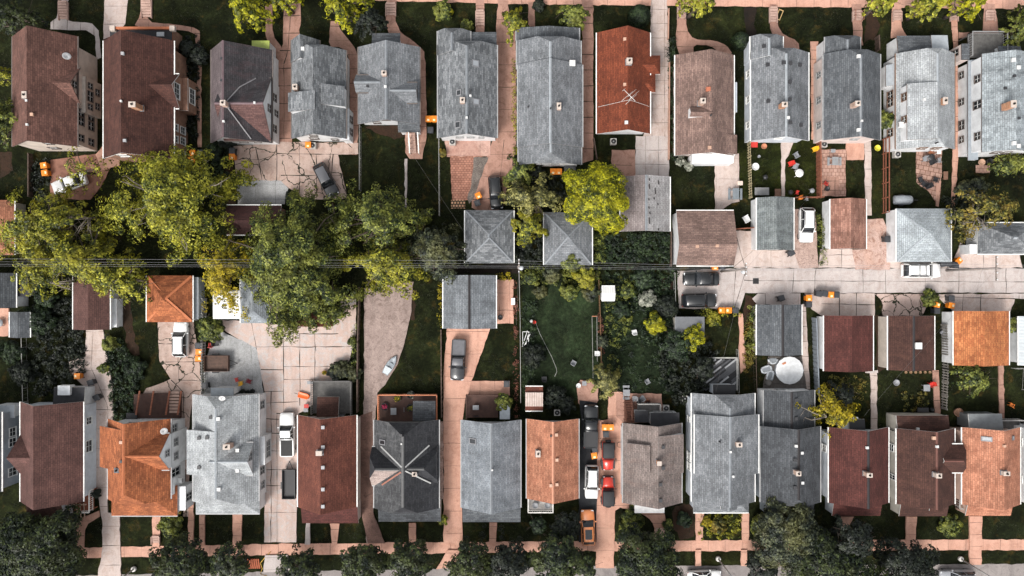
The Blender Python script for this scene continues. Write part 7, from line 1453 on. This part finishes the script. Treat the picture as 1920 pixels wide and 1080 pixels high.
o = empty('garden_pool', P(1475, 693, 0), 'round pool under a pale grey cover on the patio', 'pool'); b = MB(); b.lathe((0, 0, .1), [(1.72, 0), (1.78, .5), (1.74, .9)], 16, 0, False); b.build('wall', plain('pool_wall', A(170, 176, 182), .5), o); b = MB(); b.lathe((0, 0, 1.), [(1.8, 0), (1.76, .03), (.9, -.01), (.001, -.04)], 16, 0, False); b.build('cover', plain('pool_cover', A(200, 206, 214), .45, var=.05), o); b = MB(); b.lathe((0, 0, .96), [(1.7, 0), (1.84, .01), (1.84, .06), (1.7, .08)], 16, 0, False); b.build('rim', plain('pool_rim', A(226, 228, 230), .4), o)
b = MB(); b.box((-.75, .95, 1.05), (.5, .25, .1), rot=.4); b.build('skimmer', terra, o)
for i, (px, py, ang, sx, lab) in enumerate(((1436, 692, 20, 1.2, 'pale inflatable lounger lying nearest the garage wall'), (1443, 704, 75, 1.2, 'pale inflatable lounger standing against the pool'))):
    o = empty('inflatable_float', P(px, py, 0)+Vector((0, 0, .12)), lab, 'pool float', None, R(ang)); b = MB(); pts = [(sx*.55*math.copysign(abs(math.cos(a))**.6, math.cos(a)), .38*math.copysign(abs(math.sin(a))**.6, math.sin(a)), .12) for a in np.linspace(0, 2*math.pi, 25)]; b.tube(pts, .13, 8); b.build('tube', plain('float_pale', A(190, 196, 202), .4), o); b = MB(); b.box((0, 0, .1), (sx, .66, .05)); b.build('mattress', plain('float_grey', A(140, 146, 152), .5), o)
o = empty('inflatable_float', P(1448, 673, 0)+Vector((0, 0, .1)), 'half round inflatable seat under the garage eave', 'pool float'); b = MB(); b.tube([(.6*math.cos(a), .55*math.sin(a), .15) for a in np.linspace(math.pi, 2*math.pi, 15)], .15, 8); b.build('tube', plain('float_pale', A(190, 196, 202), .4), o); b = MB(); b.box((0, -.15, .12), (.9, .5, .08)); b.build('seat', plain('float_grey', A(140, 146, 152), .5), o)
planter(1438, 716, .4, .5, plain('stone_pot', A(120, 116, 112), .8), 'stone pot beside the inflatables')
# lower yards on the right
planter(1679, 717, .42, .3, gy_m, 'grey wire fire ring on the dark lawn'); table(1732, 726, .85, .85, gy_m, 'pale grey square table on the dark lawn'); chair(1743, 720, 200, rd_m, 'bright red chair beside grey square table'); planter(1793, 772, .6, .6, wd_m, 'round wooden tub with pale cover behind greenhouse'); chair(1892, 758, 60, plain('toy_orange', (.7, .2, .03), .5), 'orange and white toy chair at the lawn edge', s=.8); planter(1764, 623, .27, .5, gy_m, 'grey pot beside the slatted fence'); table(1725, 767, 1.5, .6, bk_m, 'black garden bench table behind the chocolate house'); planter(1745, 767, .25, .5, bk_m, 'black round pot by black bench table')
for i in range(6): planter(1698+i*9, 698, .2, .1, plain('stepping_stone', A(150, 120, 90), .8), 'round stepping stone in the row under chocolate garage eave', name='stepping_stone', grp='stepping stones')
# left yards
o = empty('window_rack', P(76, 542, 0), 'white empty window frame rack beside dark bushes', 'frame'); b = MB()
for a, c in (((57, 534), (95, 533)), ((57, 549), (97, 548)), ((57, 534), (57, 549)), ((95, 533), (97, 548)), ((68, 534), (69, 549)), ((83, 534), (83, 549)), ((83, 541), (96, 541))): b.bar(P(*a, 1.)-o.location, P(*c, 1.)-o.location, .09)
b.build('frame', wh_m, o); b = MB()
for a in ((57, 534), (97, 548), (57, 549), (95, 533)): b.bar(P(*a, 0)-o.location, P(*a, 1.)-o.location, .07)
b.build('legs', wh_m, o)
table(5, 605, 1.1, 1.1, gy_m, 'round grey patio table at the picture edge', True)
pave('patio', [(-10, 578), (18, 578), (18, 630), (-10, 630)], c_salm)
chair(447, 711, 200, rd_m, 'red folding chair above the toy cluster', s=.8); chair(455, 717, 100, yl_m, 'yellow toy scooter seat on grey slab', s=.8); chair(470, 714, 250, plain('cloth_maroon', (.2, .02, .03), .7), 'maroon camp chair on the grey slab'); chair(400, 646, 80, rd_m, 'red lawn mower seat beside picket fence', s=.9); chair(409, 643, 10, bk_m, 'black and red garden tractor seat beside the fence', s=1.2)
for i in range(5): planter(440+i*9, 733+(i % 2)*2, .33, .5, bk_m, 'black pot in the row behind the pale grey house', name='flower_pot', plant=L_drk, grp='black pots behind the pale house')
o = empty('sledge', P(571, 741, 0)+Vector((0, 0, .1)), 'bright orange plastic wheelbarrow tray by the sundeck', 'sledge', None, R(-15)); b = MB(); loft(b, [[(x, -w, .12), (x, -w*1.1, .42), (x, -w*.9, .4), (x, 0, .2), (x, w*.9, .4), (x, w*1.1, .42), (x, w, .12)] for x, w in ((-.75, .25), (-.6, .36), (.5, .34), (.75, .18))]); b.build('tray', plain('sledge_orange', (.75, .12, .01), .4), o); b = MB(); b.bar((-.75, 0, .3), (-1.2, .1, .6), .05); b.build('handle', bk_m, o)
table(577, 760, .6, .5, rd_m, 'red box table beside the grey sundeck', h=.5); table(575, 768, .6, .5, gy_m, 'grey crate below the red box', h=.45); table(586, 716, 1., .4, gy_m, 'grey metal rack at the sundeck corner', h=.6)
planter(610, 698, .3, .4, yl_m, 'yellow flower pot among the spiky plants', L_gld)
# deck furniture
for q in ((644, 770, gy_m, 'grey sofa chair on the grey sundeck'),): chair(q[0], q[1], 90, q[2], q[3], s=1.3)
for px, py, m_, lab in ((724, 760, L_pnk, 'pink flower pot on the orange railed deck'), (748, 744, L_gld, 'orange flower pot on the orange railed deck'), (772, 738, L_wht, 'white flower basket on the orange railed deck'), (771, 762, L_ylm, 'yellow flower box at the deck divider')): planter(px, py, .5, 1.2, bk_m, lab, m_)
table(741, 768, .75, .9, gy_m, 'grey square table on the orange railed deck', h=1.4); chair(754, 766, 180, gy_m, 'grey chair beside the deck table', s=1.1)
table(893, 761, .8, .6, gy_m, 'grey square table on the brown sundeck', h=1.4); chair(893, 772, 90, bk_m, 'black chair on the brown sundeck', s=1.2); chair(880, 750, 0, wd_m, 'brown slat chair on the brown sundeck', s=1.2)
planter(1003, 943, .4, 1.2, gy_m, 'grey round seat left on the white veranda'); planter(1026, 943, .4, 1.2, gy_m, 'grey round seat next to the white veranda corner')
# lower left stair deck
o = empty('backyard_deck', P(300, 762, 0), 'brown timber deck with three slanting orange rails behind orange roof house', 'deck'); b = MB(); b.prism([(X(x)-o.location.x, Y(y)-o.location.y) for x, y in ((256, 738), (342, 735), (342, 782), (256, 782))], .05, .7); b.build('planks', dk_br, o)
for x in (262, 288, 318, 340): b = MB(); b.bar(P(x, 733, .9)-o.location, P(x-7, 778, 2.)-o.location, .2, .12); b.build('handrail', f_wd, o)
b = MB()
for i in range(7): b.box(P(327, 736+i*6, .75+i*.1)-o.location, (1.3, .3, .08))
b.build('treads', plain('tread_tan', A(190, 160, 145), .8), o)
table(255, 778, 1.4, .9, bk_m, 'black patio table behind the orange roofed house', h=1.1); planter(292, 762, .25, .3, plain('hose_green', (.25, .4, .12), .5), 'coiled green hose pot on the timber deck')
# street edge timber and cable
for i in range(6):
    b = MB(); b.bar(P(464+i*4, 1048, .12), P(467+i*4, 1066, .12), .2, .12); tag(b.build('timber_plank', wood('orange_timber', A(206, 110, 70), A(160, 84, 54), .2), None, P(464+i*4, 1048, 0)), 'orange timber plank laid in the kerbside row', 'plank', 'orange planks by the lower kerb')
b = MB(); b.tube([P(x, y, .06) for x, y in ((508, 1034), (497, 1045), (488, 1056), (492, 1066), (488, 1076), (500, 1080))], .05, 6); tag(b.build('cable', plain('cable_yellow', (.5, .3, .03), .5), None, P(508, 1034, .06)), 'yellow cable looped beside the orange timber', 'cable')
# hoses, sled, stepping items
b = MB(); b.tube([P(1160+6*math.sin(i*.9), 800+i*3.2, .12) for i in range(16)], .03, 5); b.tube([P(1162+5*math.cos(a), 834+5*math.sin(a), .13+.01*k) for k, a in enumerate(np.linspace(0, 12.5, 26))], .03, 5); tag(b.build('garden_hose', plain('hose_dark', A(60, 48, 44), .5), None, P(1160, 800, .1)), 'dark coiled hose on the drive beside red off roaders', 'hose')
o = empty('swing_frame', P(1461, 28, 0), 'tan wooden frame lying on the dark front lawn', 'frame', None, R(68)); b = MB()
for y in (-.28, .28): b.box((0, y, .08), (1.4, .1, .1))
for x in (-.65, .65): b.box((x, 0, .08), (.1, .45, .1))
b.build('rails', plain('frame_tan', A(190, 160, 110), .7), o)
# concrete front stairs of the upper lawns
for i, (px, py, w, n, lab) in enumerate(((120, 22, 1.1, 7, 'curving pale front stair in the corner lawn'), (276, 16, 1.2, 8, 'front stair beside the brick house drive'), (733, 20, 1.2, 5, 'front stair of the four dormer house'), (900, 36, 1., 6, 'brick coloured stair of the skylit house'), (1277, 26, .95, 5, 'front stair with black rail at the taupe house'), (1449, 30, .9, 6, 'front stair of the vented grey house'), (1606, 32, 1.1, 4, 'front stair with rust rails at the slate house'), (1681, 32, 1., 4, 'front stair of the pale dormer house'), (1787, 32, .9, 4, 'front stair at the last upper walk'), (1855, 32, 1.1, 4, 'front stair of the stained roof house'), (1238, 1000, 1.3, 4, 'front stair of the brown grey house'), (294, 1012, .95, 3, 'front stair of the orange roofed house'))):
    p = P(px, py); o = empty('front_stair', p, lab, 'stair'); b = MB()
    z0 = gz(px, py)
    for k in range(n): b.box((0, (n/2-k)*.34, z0+.03+.05*(n-k)/2), (w, .29, .06+.05*(n-k)))
    b.build('treads', concrete('step_concrete', A(214, 180, 165), A(160, 128, 115)), o)
    b = MB()
    for s_ in (-1, 1): b.box((s_*(w/2+.06), 0, z0+.12), (.1, n*.34, .3))
    b.build('cheek_wall', concrete('step_concrete', A(214, 180, 165), A(160, 128, 115)), o)
    if i in (4, 6):
        for s_ in (-1, 1):
            b = MB(); b.bar((s_*w/2, n*.17, 1.), (s_*w/2, -n*.17, .9), .06)
            for t in (-.15, 0, .15): b.bar((s_*w/2, n*t, 0), (s_*w/2, n*t, .95), .05)
            b.build('handrail', bk_m if i == 4 else plain('rust_rail', (.3, .13, .08), .6), o)
# bare dead branches
for px, py, lab, nb in ((205, 415, 'leafless grey branches showing through the dark canopy gap', 9), (140, 530, 'bare pale branches over the plum garage roof', 8)):
    p = P(px, py, 0); o = empty('bare_tree', p, lab, 'tree'); b = MB(); b.tube([p, p+Vector((.2, .1, 3)), p+Vector((.3, -.1, 5.5))], [.16, .13, .08], 8); b.build('trunk', bark_p, o, p); b = MB()
    for k in range(nb):
        a = random.uniform(2., 5.2) if px > 180 else random.uniform(-.6, 1.8); L = random.uniform(2., 3.6); s_ = p+Vector((.3, -.1, random.uniform(4.5, 5.5))); e = s_+Vector((math.cos(a)*L, math.sin(a)*L, random.uniform(.4, 1.4))); b.tube([s_, s_.lerp(e, .5)+Vector((0, 0, .3)), e], [.07, .05, .02], 5)
        for t in (.45, .7, .85): q = s_.lerp(e, t)+Vector((0, 0, .15)); b.tube([q, q+Vector((random.gauss(0, .6), random.gauss(0, .6), .3))], [.03, .012], 4)
    b.build('branches', bark_p, o, p)

o = empty('drain_grate', P(1417, 527, 0)+Vector((0, 0, .03)), 'dark square drain grate set in the pale alley', 'drain'); b = MB()
for i in range(7): b.box((-.33+i*.11, 0, .012), (.06, .62, .02))
b.build('bars', bk_m, o); b = MB()
for x, y, w_, d_ in ((0, .35, .78, .08), (0, -.35, .78, .08), (.37, 0, .06, .6), (-.37, 0, .06, .6)): b.box((x, y, .014), (w_, d_, .024))
b.build('frame', plain('grate_iron', (.04, .04, .042), .6), o); b = MB(); b.box((0, 0, .003), (.7, .62, .004)); b.build('well', plain('flue_dark', (.02, .018, .016), .9), o)
# ------------------------------------------------------------------ light, sky, camera
SUN_EL, SUN_DIR = R(50), Vector((-.55, -.835))       # light from the picture's south-south-west, soft through thin cloud
az = math.atan2(SUN_DIR.x, SUN_DIR.y)
w = bpy.data.worlds.new('World'); sc.world = w; w.use_nodes = True; nt = w.node_tree; bg = nt.nodes['Background']
sky = nt.nodes.new('ShaderNodeTexSky'); sky.sky_type = 'NISHITA'; sky.sun_disc = False; sky.sun_elevation = SUN_EL; sky.sun_rotation = az; sky.dust_density = 4.; sky.air_density = 1.
hs = nt.nodes.new('ShaderNodeHueSaturation'); hs.inputs['Saturation'].default_value = .16
nt.links.new(sky.outputs[0], hs.inputs['Color']); nt.links.new(hs.outputs[0], bg.inputs['Color']); bg.inputs['Strength'].default_value = .15
L = bpy.data.lights.new('sun', 'SUN'); L.energy = 1.8; L.angle = R(20); L.color = (1., .945, .88)
so = bpy.data.objects.new('sun', L); COL.objects.link(so); so.location = (0, 0, 60)
d = Vector((SUN_DIR.x*math.cos(SUN_EL), SUN_DIR.y*math.cos(SUN_EL), math.sin(SUN_EL)*SUN_DIR.length)); so.rotation_euler = d.to_track_quat('Z', 'Y').to_euler()
cam = bpy.data.cameras.new('camera'); co = bpy.data.objects.new('camera', cam); COL.objects.link(co); co.location = (0, 0, CAMZ)
cam.sensor_fit = 'HORIZONTAL'; cam.angle = 2*math.atan(960/PPM/CAMZ); cam.clip_end = 2000; cam.clip_start = 1.; sc.camera = co
vs = sc.view_settings; vs.view_transform = 'Standard'; vs.look = 'None'; vs.exposure = 0.68; vs.gamma = 1.
